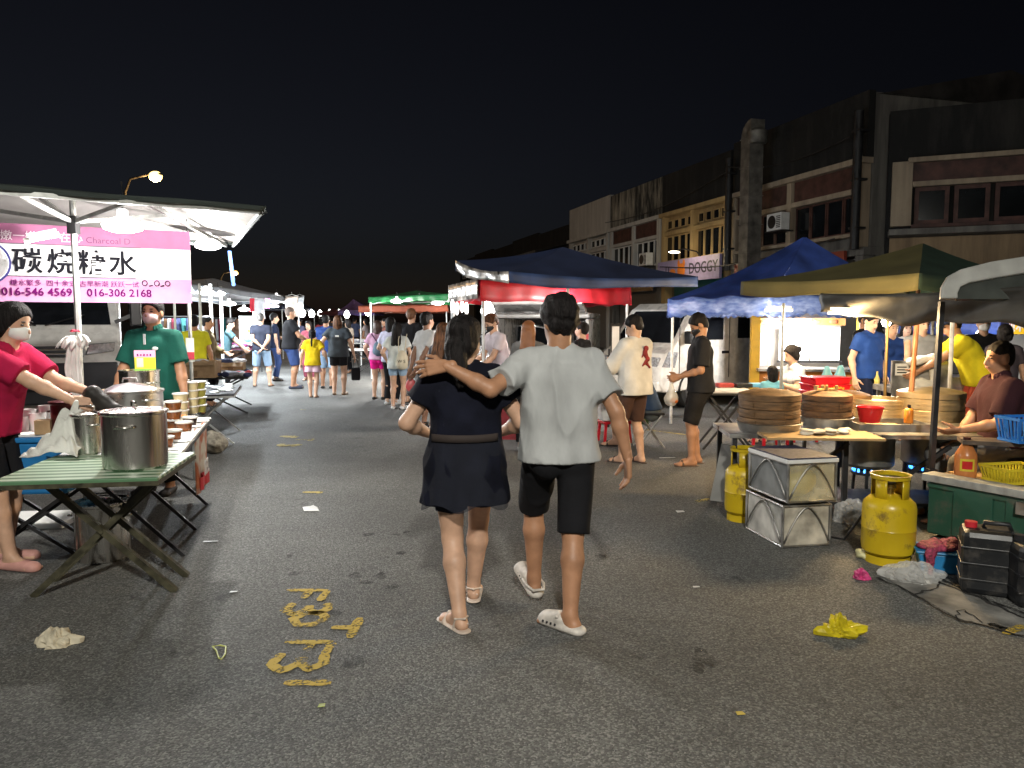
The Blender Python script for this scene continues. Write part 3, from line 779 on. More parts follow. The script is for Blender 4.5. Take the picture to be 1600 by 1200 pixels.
# ================================================================== shophouses
def streaked(name, col, dark, lo=.42, hi=.62, vs=.12, scale=2.2):
    m, nt, b = _new(name); N, L = nt.nodes, nt.links
    tc = N.new('ShaderNodeTexCoord'); mp = N.new('ShaderNodeMapping'); mp.inputs['Scale'].default_value = (1, 1, vs)
    L.new(tc.outputs['Object'], mp.inputs['Vector'])
    n = N.new('ShaderNodeTexNoise'); n.inputs['Scale'].default_value = scale; n.inputs['Detail'].default_value = 7; n.inputs['Roughness'].default_value = .65
    L.new(mp.outputs[0], n.inputs['Vector'])
    r = N.new('ShaderNodeMapRange'); r.inputs['From Min'].default_value = lo; r.inputs['From Max'].default_value = hi
    L.new(n.outputs['Fac'], r.inputs['Value'])
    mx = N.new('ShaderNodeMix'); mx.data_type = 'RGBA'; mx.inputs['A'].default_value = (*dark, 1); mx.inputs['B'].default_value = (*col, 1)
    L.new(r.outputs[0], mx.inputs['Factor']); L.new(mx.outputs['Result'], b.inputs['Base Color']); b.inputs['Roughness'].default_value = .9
    n2 = N.new('ShaderNodeTexNoise'); n2.inputs['Scale'].default_value = 9; n2.inputs['Detail'].default_value = 6; L.new(tc.outputs['Object'], n2.inputs['Vector'])
    bp = N.new('ShaderNodeBump'); bp.inputs['Strength'].default_value = .3; bp.inputs['Distance'].default_value = .03
    L.new(n2.outputs['Fac'], bp.inputs['Height']); L.new(bp.outputs['Normal'], b.inputs['Normal'])
    MATS[name] = m
    return m
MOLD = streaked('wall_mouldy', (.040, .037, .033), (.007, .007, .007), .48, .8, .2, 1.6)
MOLD2 = streaked('wall_streaked', (.40, .37, .30), (.022, .022, .02), .45, .66, .22, 1.7)
CREAM = streaked('wall_cream', (.40, .32, .23), (.24, .19, .14), .35, .6)
YELL = streaked('wall_yellow', (.46, .33, .15), (.33, .22, .10), .35, .6)
WHIT = streaked('wall_white', (.52, .50, .46), (.38, .36, .33), .35, .6)
REDB = M('wood_redbrown', (.085, .035, .028), rough=.6, var=.3, scale=3)
GREYW = streaked('wall_grey', (.20, .19, .17), (.08, .075, .07), .35, .65)
TEAL = paint('teal_shutter', (.03, .14, .12), rough=.5)
ROOFT = M('roof_dark', (.03, .026, .024), rough=.9, var=.4, scale=1.5)
SHUT = paint('shutter_grey', (.16, .15, .14), rough=.5)
PANE = M('pane_dark', (.010, .012, .014), rough=.12, var=.4, scale=.8)
def win_mesh(w, h, fr=.05):
    f = MB(); d = .06
    f.bbox((0, 0, 0), (fr, d, h)).bbox((w - fr, 0, 0), (w, d, h)).bbox((fr, 0, 0), (w - fr, d, fr)).bbox((fr, 0, h - fr), (w - fr, d, h))
    p = MB().bbox((fr, .03, fr), (w - fr, .045, h - fr))
    return f, p
_WC = {}
def window(par, x, z, w, h, fm, y=0., fr=.05):
    key = (round(w, 3), round(h, 3), fm.name)
    if key in _WC:
        f0, p0 = _WC[key]
        f = bpy.data.objects.new('window', f0); COL.objects.link(f); f.parent = par
        p = bpy.data.objects.new('pane', p0); COL.objects.link(p); p.parent = f
    else:
        a, b = win_mesh(w, h, fr)
        f = a.build('window', fm, par); p = b.build('pane', PANE, f); _WC[key] = (f.data, p.data)
    f.location = (x, y, z)
    return f
FV = 16.3
def fpt(t): return VV * FV + UV * t
RZ_ROW = ROAD_A - math.pi / 2
def shophouse(label, t_near, t_far, top=8.0, wall=CREAM, frame=CREAM, para=MOLD, wins=8, mull=WHITEP, panel=None, gz=3.7, shutter=SHUT, style=0, detail=True):
    """x runs from the far end to the near end, y into the building"""
    W = t_far - t_near - .06; root = thing('shophouse', label, 'building', fpt(t_far), RZ_ROW, 'shophouses along the far side of the car park')
    w = MB()
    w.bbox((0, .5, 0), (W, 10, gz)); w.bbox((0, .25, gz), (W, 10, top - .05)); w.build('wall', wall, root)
    MB().bbox((-.02, 0, gz - .25), (W + .02, 2.4, gz - .01)).build('walkway_slab', GREYW, root)
    for x in (0.02, W - .37): MB().bbox((x, .02, 0), (x + .35, .4, gz - .26)).build('column', wall, root)
    MB().bbox((0, 0.02, 6.3), (W, .24, top)).build('parapet', para, root)
    MB().bbox((-.0, -.16, 6.12), (W, .24, 6.29)).build('cornice', frame, root)
    MB().prism([(.3, top - .1), (10, top - .1), (5.2, top + 1.0)], W, (0, 0, 0), (0, 1, 0), (0, 0, 1)).build('roof', ROOFT, root)
    sh = MB().bbox((.5, .42, .02), (W - .5, .48, gz - .3)).build('shutter', shutter, root)
    if detail:
        for k in range(14): MB().bbox((.55, .39, .1 + k * .22), (W - .55, .415, .27 + k * .22)).build('slat', shutter, sh)
    # bays: piers, small vents above a band, tall windows below
    nb = 2; bw = (W - .2) / nb
    for b in range(nb + 1):
        x = .1 + b * bw - .12 + (.12 if b == 0 else (-.12 if b == nb else 0))
        MB().bbox((max(x, .003), -.05, gz), (min(x + .24, W - .003), .245, 6.115)).build('pier', frame, root)
    MB().bbox((.25, -.03, 5.28), (W - .25, .243, 5.44)).build('band', frame, root)
    MB().bbox((.25, -.08, 4.02), (W - .25, .243, 4.12)).build('sill', frame, root)
    per = wins // nb
    for b in range(nb):
        x0 = .1 + b * bw + .16; ww = (bw - .34) / per
        if style != 0 and panel:
            MB().bbox((x0, .05, 5.45), (x0 + bw - .34, .2, 6.11)).build('panel', panel, root)
        for k in range(per):
            window(root, x0 + k * ww + .02, 4.14, ww - .04, 1.12, mull, .12)
            if style == 0: window(root, x0 + k * ww + .06, 5.55, ww - .12, .42, mull, .12)
    return root, W
sh1, W1 = shophouse('grey mouldy shophouse with red-brown panel band and cream frames behind the exhaust duct', 19.1, 26.3, 8.2, GREYW, CREAM, MOLD, 8, REDB, REDB, style=1)
sh2, W2 = shophouse('yellow shophouse above the purple shop sign', 26.4, 32.1, 8.0, YELL, YELL, MOLD, 8, YELL, shutter=TEAL)
sh3, W3 = shophouse('shophouse with pale parapet streaked black, next to the yellow one', 32.1, 38.0, 8.0, GREYW, WHIT, MOLD2, 8, WHITEP, REDB, style=1)
sh4, W4 = shophouse('plain white rendered shophouse beside the streaked parapet', 38.0, 44.2, 8.1, WHIT, WHIT, WHIT, 8, WHITEP)
fars = [('dark narrow shophouse just past the plain white one', MOLD, GREYW), ('dim grey shophouse with white window frames far down the row', CREAM, MOLD),
        ('dark shophouse further down the row past the grey one', GREYW, MOLD), ('dim brown shophouse near the far end of the row', CREAM, MOLD2), ('last and smallest dim shophouse of the row', GREYW, MOLD)]
t = 44.2
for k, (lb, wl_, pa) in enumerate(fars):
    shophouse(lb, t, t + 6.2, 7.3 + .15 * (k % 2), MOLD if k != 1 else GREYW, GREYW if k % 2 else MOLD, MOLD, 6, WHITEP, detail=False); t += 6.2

# corner block, turned towards the square
RZC = math.atan2(-.403, .915)
cr_ = thing('corner_building', 'dark corner building with cream framed window band above the green umbrella', 'building', (10.75, 22.35, 0), RZC)
WC = 13.
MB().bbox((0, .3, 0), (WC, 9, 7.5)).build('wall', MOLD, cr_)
MB().bbox((.05, -.55, 3.9), (WC, .28, 4.06)).build('canopy_slab', GREYW, cr_)
MB().bbox((.1, .12, 2.9), (WC, .29, 3.88)).build('stained_wall', streaked('wall_stained', (.34, .24, .14), (.16, .11, .07), .3, .6), cr_)
MB().bbox((.10, .0, 4.2), (.62, .29, 6.0)).build('pier', CREAM, cr_)
MB().bbox((.5, -.05, 5.96), (WC, .29, 6.09)).build('band', CREAM, cr_)
MB().bbox((.63, -.04, 5.28), (WC, .29, 5.42)).build('band', CREAM, cr_)
MB().bbox((.63, .1, 5.43), (WC, .28, 5.95)).build('panel', REDB, cr_)
MB().bbox((.63, -.05, 4.12), (WC, .29, 4.22)).build('sill', REDB, cr_)
for k in range(12): window(cr_, .7 + k * .98, 4.24, .86, 1.03, REDB, .12, .11)
MB().prism([(.3, 7.4), (9, 7.4), (4.6, 7.9)], WC, (0, 0, 0), (0, 1, 0), (0, 0, 1)).build('roof', ROOFT, cr_)
for x in (.3, 4.3, 8.3): MB().bbox((x, .0, 0), (x + .4, .28, 2.88)).build('column', GREYW, cr_)
MB().bbox((.8, .15, .02), (4.2, .28, 2.85)).build('shutter', SHUT, cr_)

# exhaust duct, pipes, air conditioners
DUCT = M('duct_metal', (.20, .19, .17), rough=.55, metal=.4, var=.3, scale=3)
c = VV * (FV - .75) + UV * 23.9
du = thing('exhaust_duct', 'tall square metal exhaust duct with bent top on the shop front', 'duct', (c.x, c.y, 0), RZ_ROW)
for k in range(5):
    z0 = 2.9 + k * .98
    MB().bbox((-.27, -.27, z0), (.27, .27, z0 + .95)).build('duct_section', DUCT, du)
    MB().bbox((-.30, -.30, z0 + .95), (.30, .30, z0 + .98)).build('flange', DUCT, du)
eb = MB()
prev = [(-.27, -.27, 7.80), (.27, -.27, 7.80), (.27, .27, 7.80), (-.27, .27, 7.80)]
vs = list(prev)
for k in range(1, 6):
    a = k / 5 * math.pi / 2
    for q in prev:
        r_ = q[0] + .27 + 0.05
        x_ = .32 - (.32 - q[0]) * math.cos(a); z_ = 7.80 + (.32 - q[0]) * math.sin(a)
        vs.append((x_, q[1], z_))
fs = [(k * 4 + j, k * 4 + (j + 1) % 4, (k + 1) * 4 + (j + 1) % 4, (k + 1) * 4 + j) for k in range(5) for j in range(4)] + [(23, 22, 21, 20)]
eb.add(vs, fs); eb.build('elbow', DUCT, du)
MB().lathe([(.3, 0), (.34, .05), (.34, .4), (.2, .5), (.05, .52)], 16, (.30, 0, 7.57)).build('fan_housing', DUCT, du, auto=40)
for t_, lb in ((26.15, 'black drainpipe between the yellow and the panelled shophouse'), (19.25, 'dark drainpipe at the corner of the panelled shophouse')):
    c = VV * (FV - .25) + UV * t_
    p = thing('drainpipe', lb, 'pipe', (c.x, c.y, 0), RZ_ROW, 'drainpipes on the shophouses')
    MB().tube([(0, 0, 3.6), (0, 0, 7.6)], .13, 10).build('pipe', IRON, p, auto=40)
    for z in (4.2, 5.6, 7.0): MB().bbox((-.17, -.1, z), (.17, .24, z + .06)).build('bracket', IRON, p)
def aircon(label, t_, z):
    c = VV * (FV - .35) + UV * t_
    p = thing('air_conditioner', label, 'air conditioner', (c.x, c.y, z), RZ_ROW, 'air conditioners on the shophouses')
    MB().bbox((-.4, -.15, 0), (.4, .2, .58)).build('casing', WHITEP, p, bevel=.02)
    MB().lathe([(.22, 0), (.22, .01)], 20).build('fan_grille', BLACKP, p).rotation_euler = (math.pi / 2, 0, 0)
    p.children[-1].location = (-.1, -.155, .29)
    for k in range(7): MB().bbox((.16, -.165, .08 + k * .06), (.37, -.152, .11 + k * .06)).build('louvre', BLACKP, p)
    MB().bbox((-.42, -.2, -.05), (.42, .34, -.005)).build('bracket', IRON, p)
aircon('air conditioner hung below the red-brown panel band', 22.9, 4.55)
aircon('air conditioner below the windows of the streaked shophouse', 33.0, 4.05)

# the purple shop sign with its lamp
sg = thing('shop_sign', 'pale purple shop sign with orange blob reading DOGGY', 'sign', fpt(31.6) - VV * .25, RZ_ROW)
MB().bbox((-.2, -.06, 3.15), (5.0, .06, 4.1)).build('board', paint('sign_purple', (.36, .31, .52), rough=.5), sg)
INK = paint('ink_dark', (.03, .028, .05), rough=.5)
ORNG = paint('orange', (.75, .22, .03), rough=.5)
text('lettering', 'DOGGY', .62, INK, sg, (2.62, -.065, 3.45), bold=.012)
text('lettering', 'U', .5, INK, sg, (.55, -.065, 3.5), bold=.01)
MB().ell((1.2, -.07, 3.58), (.28, .02, .16)).build('orange_mark', ORNG, sg, smooth=True)
MB().ell((1.98, -.07, 3.62), (.34, .02, .32)).ell((1.75, -.07, 3.92), (.1, .02, .16)).ell((2.2, -.07, 3.92), (.1, .02, .16)).build('orange_mark', ORNG, sg, smooth=True)
def plight(name, parent, loc, power, col, rad=.06, spot=None, rot=None):
    d = bpy.data.lights.new(name, 'SPOT' if spot else 'POINT'); d.energy = power; d.color = col; d.shadow_soft_size = rad
    if spot: d.spot_size = R(spot); d.spot_blend = .7
    o = bpy.data.objects.new(name, d); COL.objects.link(o); o.parent = parent; o.location = loc
    if rot: o.rotation_euler = rot
    return o
def emis(name, col, es): return M(name, (1, 1, 1), var=0, emit=col, es=es)
E_WHITE = emis('lamp_white', (1, .98, .95), 14); E_WARM = emis('lamp_warm', (1, .72, .35), 12); E_SOD = emis('lamp_sodium', (1, .66, .20), 4.5); E_COOL = emis('lamp_cool', (.85, .93, 1), 14)
COLW = (1, .96, .90); COLC = (.88, .95, 1); COLY = (1, .68, .32)
c = fpt(28.2) - VV * .3
sl = thing('sign_lamp', 'lamp on a bent arm lighting the purple shop sign', 'lamp', (c.x, c.y, 4.2), RZ_ROW)
MB().tube([(0, .3, -.3), (0, -.1, .1), (0, -.7, .2), (0, -.95, .12)], .03, 6).build('arm', IRON, sl)
MB().ell((0, -1.1, .05), (.10, .26, .05)).build('lamp_head', emis('lamp_sign', (1, .86, .6), 10), sl, smooth=True)
plight('sign_light', sl, (0, -1.1, -.06), 95, (1, .8, .5), .1)
# painted boards over the shop fronts
for lb, t0, t1, zz, col in (('dim red shop board over the front beside the purple sign', 19.8, 25.8, 3.0, (.26, .05, .03)), ('brown shop board with cream lettering under the streaked shophouse', 32.8, 37.6, 2.9, (.22, .13, .06)), ('teal shop board low under the white shophouse', 38.5, 43.5, 2.9, (.03, .12, .11))):
    b = thing('shop_board', lb, 'sign', fpt(t1) - VV * .1, RZ_ROW)
    MB().bbox((0, -.05, zz), (t1 - t0, .05, zz + .62)).build('board', paint('board_%d' % int(t0 * 10), col), b)
    for k in range(7 if 'brown' in lb else 0): MB().ell(((t1 - t0) * (k + 1) / 8, -.06, zz + .31), (.13, .012, .18), 8, 5).build('letter', paint('board_letter', (.5, .4, .2)), b)

# cables strung along the row
random.seed(17)
for k, (t0, t1, z0, z1, lb) in enumerate(((19.5, 26.2, 6.9, 7.3, 'black cable sagging across the panelled shophouse parapet'), (26.2, 37.8, 7.1, 6.6, 'black cable sagging past the yellow shophouse'), (20.0, 31.5, 4.0, 3.9, 'thin cable looped low above the shop boards'))):
    a, b = fpt(t0) - VV * .35, fpt(t1) - VV * .35
    single(MB().tube([a.lerp(b, q / 14) + Vector((0, 0, z0 + (z1 - z0) * q / 14 - .35 * math.sin(q / 14 * math.pi))) for q in range(15)], .022, 5), 'overhead_cable', lb, 'cable', IRON, group='cables along the shophouses')
def scuffed(name, col, dark, rough=.4, scale=7., lo=.60, hi=.72, rust=None):
    """paint worn and stained in patches with a shape of their own"""
    m = M(name, col, rough=rough, var=.12, scale=2.5, rvar=.12, bump=.08, bscale=40)
    nt = m.node_tree; N, L = nt.nodes, nt.links; b = N['Principled BSDF']
    src = b.inputs['Base Color'].links[0].from_socket
    tc = N.new('ShaderNodeTexCoord'); n = N.new('ShaderNodeTexNoise'); n.inputs['Scale'].default_value = scale; n.inputs['Detail'].default_value = 9; n.inputs['Roughness'].default_value = .72
    L.new(tc.outputs['Object'], n.inputs['Vector'])
    r = N.new('ShaderNodeMapRange'); r.inputs['From Min'].default_value = lo; r.inputs['From Max'].default_value = hi; r.inputs['To Max'].default_value = .85
    L.new(n.outputs['Fac'], r.inputs['Value'])
    mx = N.new('ShaderNodeMix'); mx.data_type = 'RGBA'; mx.inputs['B'].default_value = (*dark, 1)
    L.new(src, mx.inputs['A']); L.new(r.outputs[0], mx.inputs['Factor']); L.new(mx.outputs['Result'], b.inputs['Base Color'])
    return m

# ================================================================== lamps
def ufo(label, pos, power, col=COLW, r=.125, em=None, group='white disc lamps hung in the stalls', cord=.18):
    t = thing('disc_lamp', label, 'lamp', pos, 0, group)
    MB().lathe([(.02, .11), (.035, .10), (.035, .06), (r * .8, .03), (r, .0)], 20).build('lamp_housing', M('lamp_glow_housing', (.8, .8, .8), var=0, emit=(1, .98, .95), es=1.6), t, auto=40)
    MB().lathe([(r * .97, -.002), (r * .9, -.028), (r * .5, -.045), (.001, -.05)], 20).build('diffuser', em or E_WHITE, t, smooth=True)
    if cord: MB().tube([(0, 0, .11), (.01, 0, .11 + cord * .5), (0, 0, .11 + cord)], .005, 5).build('cord', IRON, t)
    if power: plight('lamp_light', t, (0, 0, -.075), power, col, .05)
    return t
def bulb(label, pos, power, col=COLW, r=.06, em=None, group='round bulbs hung in the far stalls'):
    t = thing('hanging_bulb', label, 'lamp', pos, 0, group)
    MB().lathe([(.001, -r), (r * .6, -r * .8), (r, 0), (r * .75, r * .8), (.022, r * 1.5)], 12).build('globe', em or E_WHITE, t, smooth=True)
    MB().lathe([(.023, r * 1.5), (.023, r * 1.5 + .05)], 10).build('socket', IRON, t)
    if power: plight('lamp_light', t, (0, 0, -r - .05), power, col, .06)
    return t
def tube_lamp(label, p0, p1, power, col=COLW, em=None, r=.016):
    p0 = Vector(p0); p1 = Vector(p1); c = (p0 + p1) / 2
    t = thing('tube_lamp', label, 'lamp', c, 0, 'fluorescent tubes hung in the stalls')
    MB().tube([p0 - c, p1 - c], r, 10).build('tube', em or E_WHITE, t)
    d = (p1 - p0).normalized()
    for p in (p0 - c, p1 - c): MB().tube([p - d * .02, p + d * .02], r * 1.3, 10).build('end_cap', WHITEP, t)
    MB().bar(p0 - c + Vector((0, 0, r + .017)), p1 - c + Vector((0, 0, r + .017)), .03, .022).build('fitting', WHITEP, t)
    if power:
        for k in (.25, .75):
            plight('lamp_light', t, (p0 - c).lerp(p1 - c, k) + Vector((0, 0, -.06)), power / 2, col, .08)
    return t

# ================================================================== left drink stall: canopy
GREENC = M('canvas_green', (.030, .040, .037), rough=.85, var=.15, scale=3, bump=.2, bscale=12)
PALEC = M('canvas_pale', (.38, .37, .36), rough=.85, var=.12, scale=3, bump=.2, bscale=14)
def canopy_panels(root, corners, peak, mat, under, sag=.05, nu=10, names='canopy_panel', drop=.0, vmat=None, scallop=0., lip=.012):
    """four cloth slopes from an edge loop up to a peak (or ridge), each a thin sheet with its own under side"""
    n = len(corners)
    for i in range(n):
        a, b = Vector(corners[i]), Vector(corners[(i + 1) % n]); p = Vector(peak)
        def fn(u, v, a=a, b=b, p=p):
            e = a.lerp(b, u); q = e.lerp(p, v)
            q.z -= sag * 4 * v * (1 - v) * (.6 + .4 * math.sin(u * math.pi)) + .02 * math.sin(u * 17 + i) * (1 - v) * sag * 8
            return q
        MB().grid(lambda u, v: fn(u, v * .985), nu, 8).build(names, mat, root, smooth=True)
        MB().grid(lambda u, v: fn(u, v * .98) + Vector((0, 0, -lip)), nu, 8).build('canopy_lining', under, root, smooth=True)
        if drop:
            def fv(u, v, a=a, b=b, p=p):
                q = fn(u, 0); out = (q - p); out.z = 0; out.normalize()
                sc = 1 - scallop * (.5 + .5 * math.cos(u * (b - a).length / .16 * 2 * math.pi)) 
                w = .018 * math.sin(u * (b - a).length * 14 + i * 2) * v
                return q + out * (.004 + w) + Vector((0, 0, -drop * v * sc))
            MB().grid(fv, int(max(8, (b - a).length / .04)), 3, .004).build('valance', vmat or mat, root, smooth=True)
A_ = AT(414, 322, 5.35); B_ = AT(364, 386, 7.7); d_ = Vector((-.84, -.54, 0)) * 3.0
A_.z = B_.z = 2.31
C_ = A_ + d_; D_ = B_ + d_
lt = thing('stall_canopy', 'dark green canopy with pale underside over the pink bannered drink stall', 'canopy', (0, 0, 0))
pk = (A_ + B_ + C_ + D_) / 4 + Vector((0, 0, .20))
canopy_panels(lt, [A_, B_, D_, C_], pk, GREENC, PALEC, .02, 14, drop=.035)
pole_b = AT(131, 700, 5.35)
def leg(root, x, y, z1, r=.02, mat=POLE, name='leg', z0=0., dx=0., dy=0.):
    return MB().tube([(x, y, z0), (x + dx, y + dy, z1)], r, 8).build(name, mat, root, auto=40)
leg(lt, pole_b.x, pole_b.y, 2.36, .021)
MB().bbox((pole_b.x - .03, pole_b.y - .03, 2.12), (pole_b.x + .03, pole_b.y + .03, 2.24)).build('slider', IRON, lt)
p2 = AT(297, 520, 7.25); leg(lt, p2.x, p2.y, 2.30, .018)
leg(lt, C_.x + .1, C_.y + .1, 2.3, .02); leg(lt, D_.x + .1, D_.y - .1, 2.3, .02)
J = Vector((pole_b.x, pole_b.y, 2.2))
for q in (AT(205, 314, 5.0), AT(258, 336, 6.2), AT(20, 300, 4.9), AT(-30, 325, 5.6), pk - Vector((0, 0, .06))):
    q.z = min(q.z, 2.45); MB().bar(J, q, .018, .028).build('strut', POLE, lt)
MB().bar(AT(232, 318, 5.2), B_ + Vector((-.05, -.05, -.05)), .02, .03).build('strut', POLE, lt)
MB().bar(B_ + Vector((-.06, 0, -.04)), D_ + Vector((0, 0, -.04)), .022, .03).build('rail', POLE, lt)
MB().bar(A_ + Vector((-.04, 0, -.04)), C_ + Vector((0, 0, -.04)), .022, .03).build('rail', POLE, lt)
MB().bar(A_ + Vector((-.04, .02, -.045)), B_ + Vector((0, 0, -.045)), .022, .03).build('rail', POLE, lt)
s0 = AT(356, 392, 7.6)
single(MB().grid(lambda u, v: (s0.x + .035 * u + .03 * v, s0.y, s0.z - .34 * v + .0), 2, 6, .004), 'blue_strap', 'blue printed strap hanging from the green canopy corner', 'strap', paint('strap_blue', (.05, .16, .5)))

# banner
bl_ = AT(0, 410, 5.7); br_ = AT(298, 412, 6.3); ex = Vector((br_.x - bl_.x, br_.y - bl_.y, 0)); BW = ex.length; ex.normalize()
bz0, bz1 = 1.665, 2.24
bn = thing('banner', 'pink and white dessert stall banner with black Chinese characters and phone numbers', 'banner', (bl_.x, bl_.y, 0), math.atan2(ex.y, ex.x))
PINKT = M('banner_magenta', (.30, .10, .20), rough=.7, var=.08); PINKB = M('banner_pink', (.55, .26, .45), rough=.7, var=.08); BANW = M('banner_white', (.62, .61, .62), rough=.7, var=.04)
def zz(py): return bz1 + (bz0 - bz1) * (py - 351) / (469 - 351)
def wave(x): return .004 * math.sin(x * 5) + .002 * math.sin(x * 13 + 1)
def strip(y0, y1, mat, nm, x0=-.6, x1=None, dy=0.):
    x1 = BW if x1 is None else x1
    return MB().grid(lambda u, v: (x0 + (x1 - x0) * u, wave(x0 + (x1 - x0) * u) + dy, zz(y0) + (zz(y1) - zz(y0)) * v), 40, 2, .003).build(nm, mat, bn, smooth=False)
strip(351, 381, PINKT, 'top_band'); strip(381, 430, BANW, 'white_field'); strip(430, 469, PINKB, 'bottom_band')
strip(380.3, 381.7, INK, 'rule', -.6, 215 / 298 * BW, -.0045); strip(429, 430.4, INK, 'rule', -.6, 205 / 298 * BW, -.0045)
INKP = paint('ink_purple', (.12, .008, .10), rough=.95, spec=.05); INKB = paint('ink_black', (.012, .012, .016), rough=.95, spec=.05)
ppx = BW / 298
for ch, x0 in (('碳', 17), ('烧', 67), ('糖', 114), ('水', 162)):
    text('lettering', ch, .195, INKB, bn, (x0 * ppx, -.0115, zz(421)), bold=.0035, extrude=.001)
text('lettering', 'Charcoal D', .066, paint('ink_plum', (.12, .02, .10), rough=.5), bn, (128 * ppx, -.0115, zz(376)), extrude=.001)
text('lettering', '嫩一嫩', .078, paint('ink_pinkwhite', (.72, .6, .68)), bn, (2 * ppx, -.0115, zz(375)), extrude=.001)
text('lettering', '在心', .078, MATS['paint_ink_pinkwhite'], bn, (88 * ppx, -.0115, zz(375)), extrude=.001)
text('lettering', '糖水繁多', .050, INKP, bn, (13 * ppx, -.0115, zz(443.5)), extrude=.001); text('lettering', '四十余式', .050, INKP, bn, (65 * ppx, -.0115, zz(443.5)), extrude=.001)
text('lettering', '古早新潮', .050, INKP, bn, (115 * ppx, -.0115, zz(443.5)), extrude=.001); text('lettering', '跃跃一试', .050, INKP, bn, (164 * ppx, -.0115, zz(443.5)), extrude=.001)
text('lettering', '016-546 4569', .081, INKP, bn, (0, -.0115, zz(459)), bold=.0014, extrude=.001); text('lettering', '016-306 2168', .081, INKP, bn, (126 * ppx, -.0115, zz(459)), bold=.0014, extrude=.001)
NAVYI = paint('ink_navy', (.03, .03, .16))
lg = MB().lathe([(.16, 0), (.16, .006)], 28).build('emblem', NAVYI, bn); lg.rotation_euler = (math.pi / 2, 0, 0); lg.location = (-20 * ppx, -.016, zz(411))
lg = MB().lathe([(.135, 0), (.14, .004), (.145, 0)], 28).build('emblem_ring', BANW, bn); lg.rotation_euler = (math.pi / 2, 0, 0); lg.location = (-20 * ppx, -.0235, zz(411))
for k, xx in enumerate((219, 239, 257)):
    rg = MB().tube([(.018 * math.cos(a), 0, .02 * math.sin(a)) for a in np.linspace(0, 2 * math.pi, 16)[:-1]], .0035, 5, closed=True).build('ring_mark', INKB, bn); rg.location = (xx * ppx, -.018, zz(437))
for k, xx in enumerate((229, 248)):
    MB().box((xx * ppx, -.017, zz(441)), (.03, .004, .008), 0, 0, -.25).build('dash_mark', INKB, bn)
for x in (-.3, BW - .02): MB().tube([(x, 0, bz1), (x, .0, bz1 + .12)], .004, 5).build('tie', IRON, bn)
# stall lamps
ufo('large glaring disc lamp in front of the pink banner', AT(192, 352, 5.25), 125, COLW, .135)
ufo('disc lamp at the right corner under the green canopy', AT(325, 382, 7.0), 170, COLW, .12)
tube_lamp('slanted fluorescent tube before the upper edge of the banner', AT(42, 376, 5.45), AT(88, 367, 5.55), 10)
tube_lamp('short white tube under the canopy edge above the corner disc lamp', AT(306, 337, 6.1), AT(352, 332, 6.2), 10)

# ================================================================== left drink stall: tables and pots
STRIPE, nt_, b_ = _new('striped_mat'); N_, L_ = nt_.nodes, nt_.links
tc = N_.new('ShaderNodeTexCoord'); wv = N_.new('ShaderNodeTexWave'); wv.wave_type = 'BANDS'; wv.bands_direction = 'Y'; wv.inputs['Scale'].default_value = 3.6; wv.inputs['Distortion'].default_value = .6
L_.new(tc.outputs['Object'], wv.inputs['Vector'])
rp = N_.new('ShaderNodeValToRGB'); rp.color_ramp.elements[0].position = .42; rp.color_ramp.elements[0].color = (.09, .19, .10, 1); rp.color_ramp.elements[1].position = .55; rp.color_ramp.elements[1].color = (.50, .60, .48, 1)
L_.new(wv.outputs['Fac'], rp.inputs['Fac']); L_.new(rp.outputs['Color'], b_.inputs['Base Color']); b_.inputs['Roughness'].default_value = .35
def xtable(label, loc, rz, L, Wd, h, topmat, legmat=OLIVE, thick=.03, frames=None, group=None, legw=.03):
    """folding table: origin under the near right corner, x along the front (to the left is negative), y away"""
    t = thing('folding_table', label, 'table', loc, rz, group)
    MB().bbox((-Wd, 0, h - thick), (0, L, h)).build('table_top', topmat, t, bevel=.006)
    MB().bbox((-Wd - .004, -.004, h - thick - .012), (.004, L + .004, h - thick * .6)).build('edge_frame', legmat, t)
    for y in (frames or (.3, L - .2)):
        MB().bar((-Wd + .08, y, h - thick - .02), (-.02, y - .03, .0), legw, legw).build('leg', legmat, t)
        MB().bar((-.08, y + .035, h - thick - .02), (-Wd + .02, y + .005, .0), legw, legw).build('leg', legmat, t)
        MB().tube([(-Wd / 2, y - .04, h * .5), (-Wd / 2, y + .06, h * .5)], .012, 8).build('pivot', legmat, t)
    f = (frames or (.3, L - .2))
    MB().bar((-.09, f[0], h - .07), (-.09, f[-1], h - .07), .02).build('stretcher', legmat, t)
    MB().bar((-Wd + .09, f[0], h - .07), (-Wd + .09, f[-1], h - .07), .02).build('stretcher', legmat, t)
    return t
o1 = G(246, 746, .72); o1.z = 0
xtable('folding table with green striped mat under the front steel pot', o1, R(9), .78, .80, .72, STRIPE, frames=(.36, .62), legw=.034)
o2 = o1 + UV * .80; o2.z = 0
PAPERW = M('paper_cover', (.72, .73, .71), rough=.5, var=.12, scale=4, bump=.2, bscale=9)
xtable('white covered table holding the rows of sauce tubs', o2, ROAD_A, 1.95, .72, .70, PAPERW, IRON, frames=(.25, .9, 1.7), legw=.022)
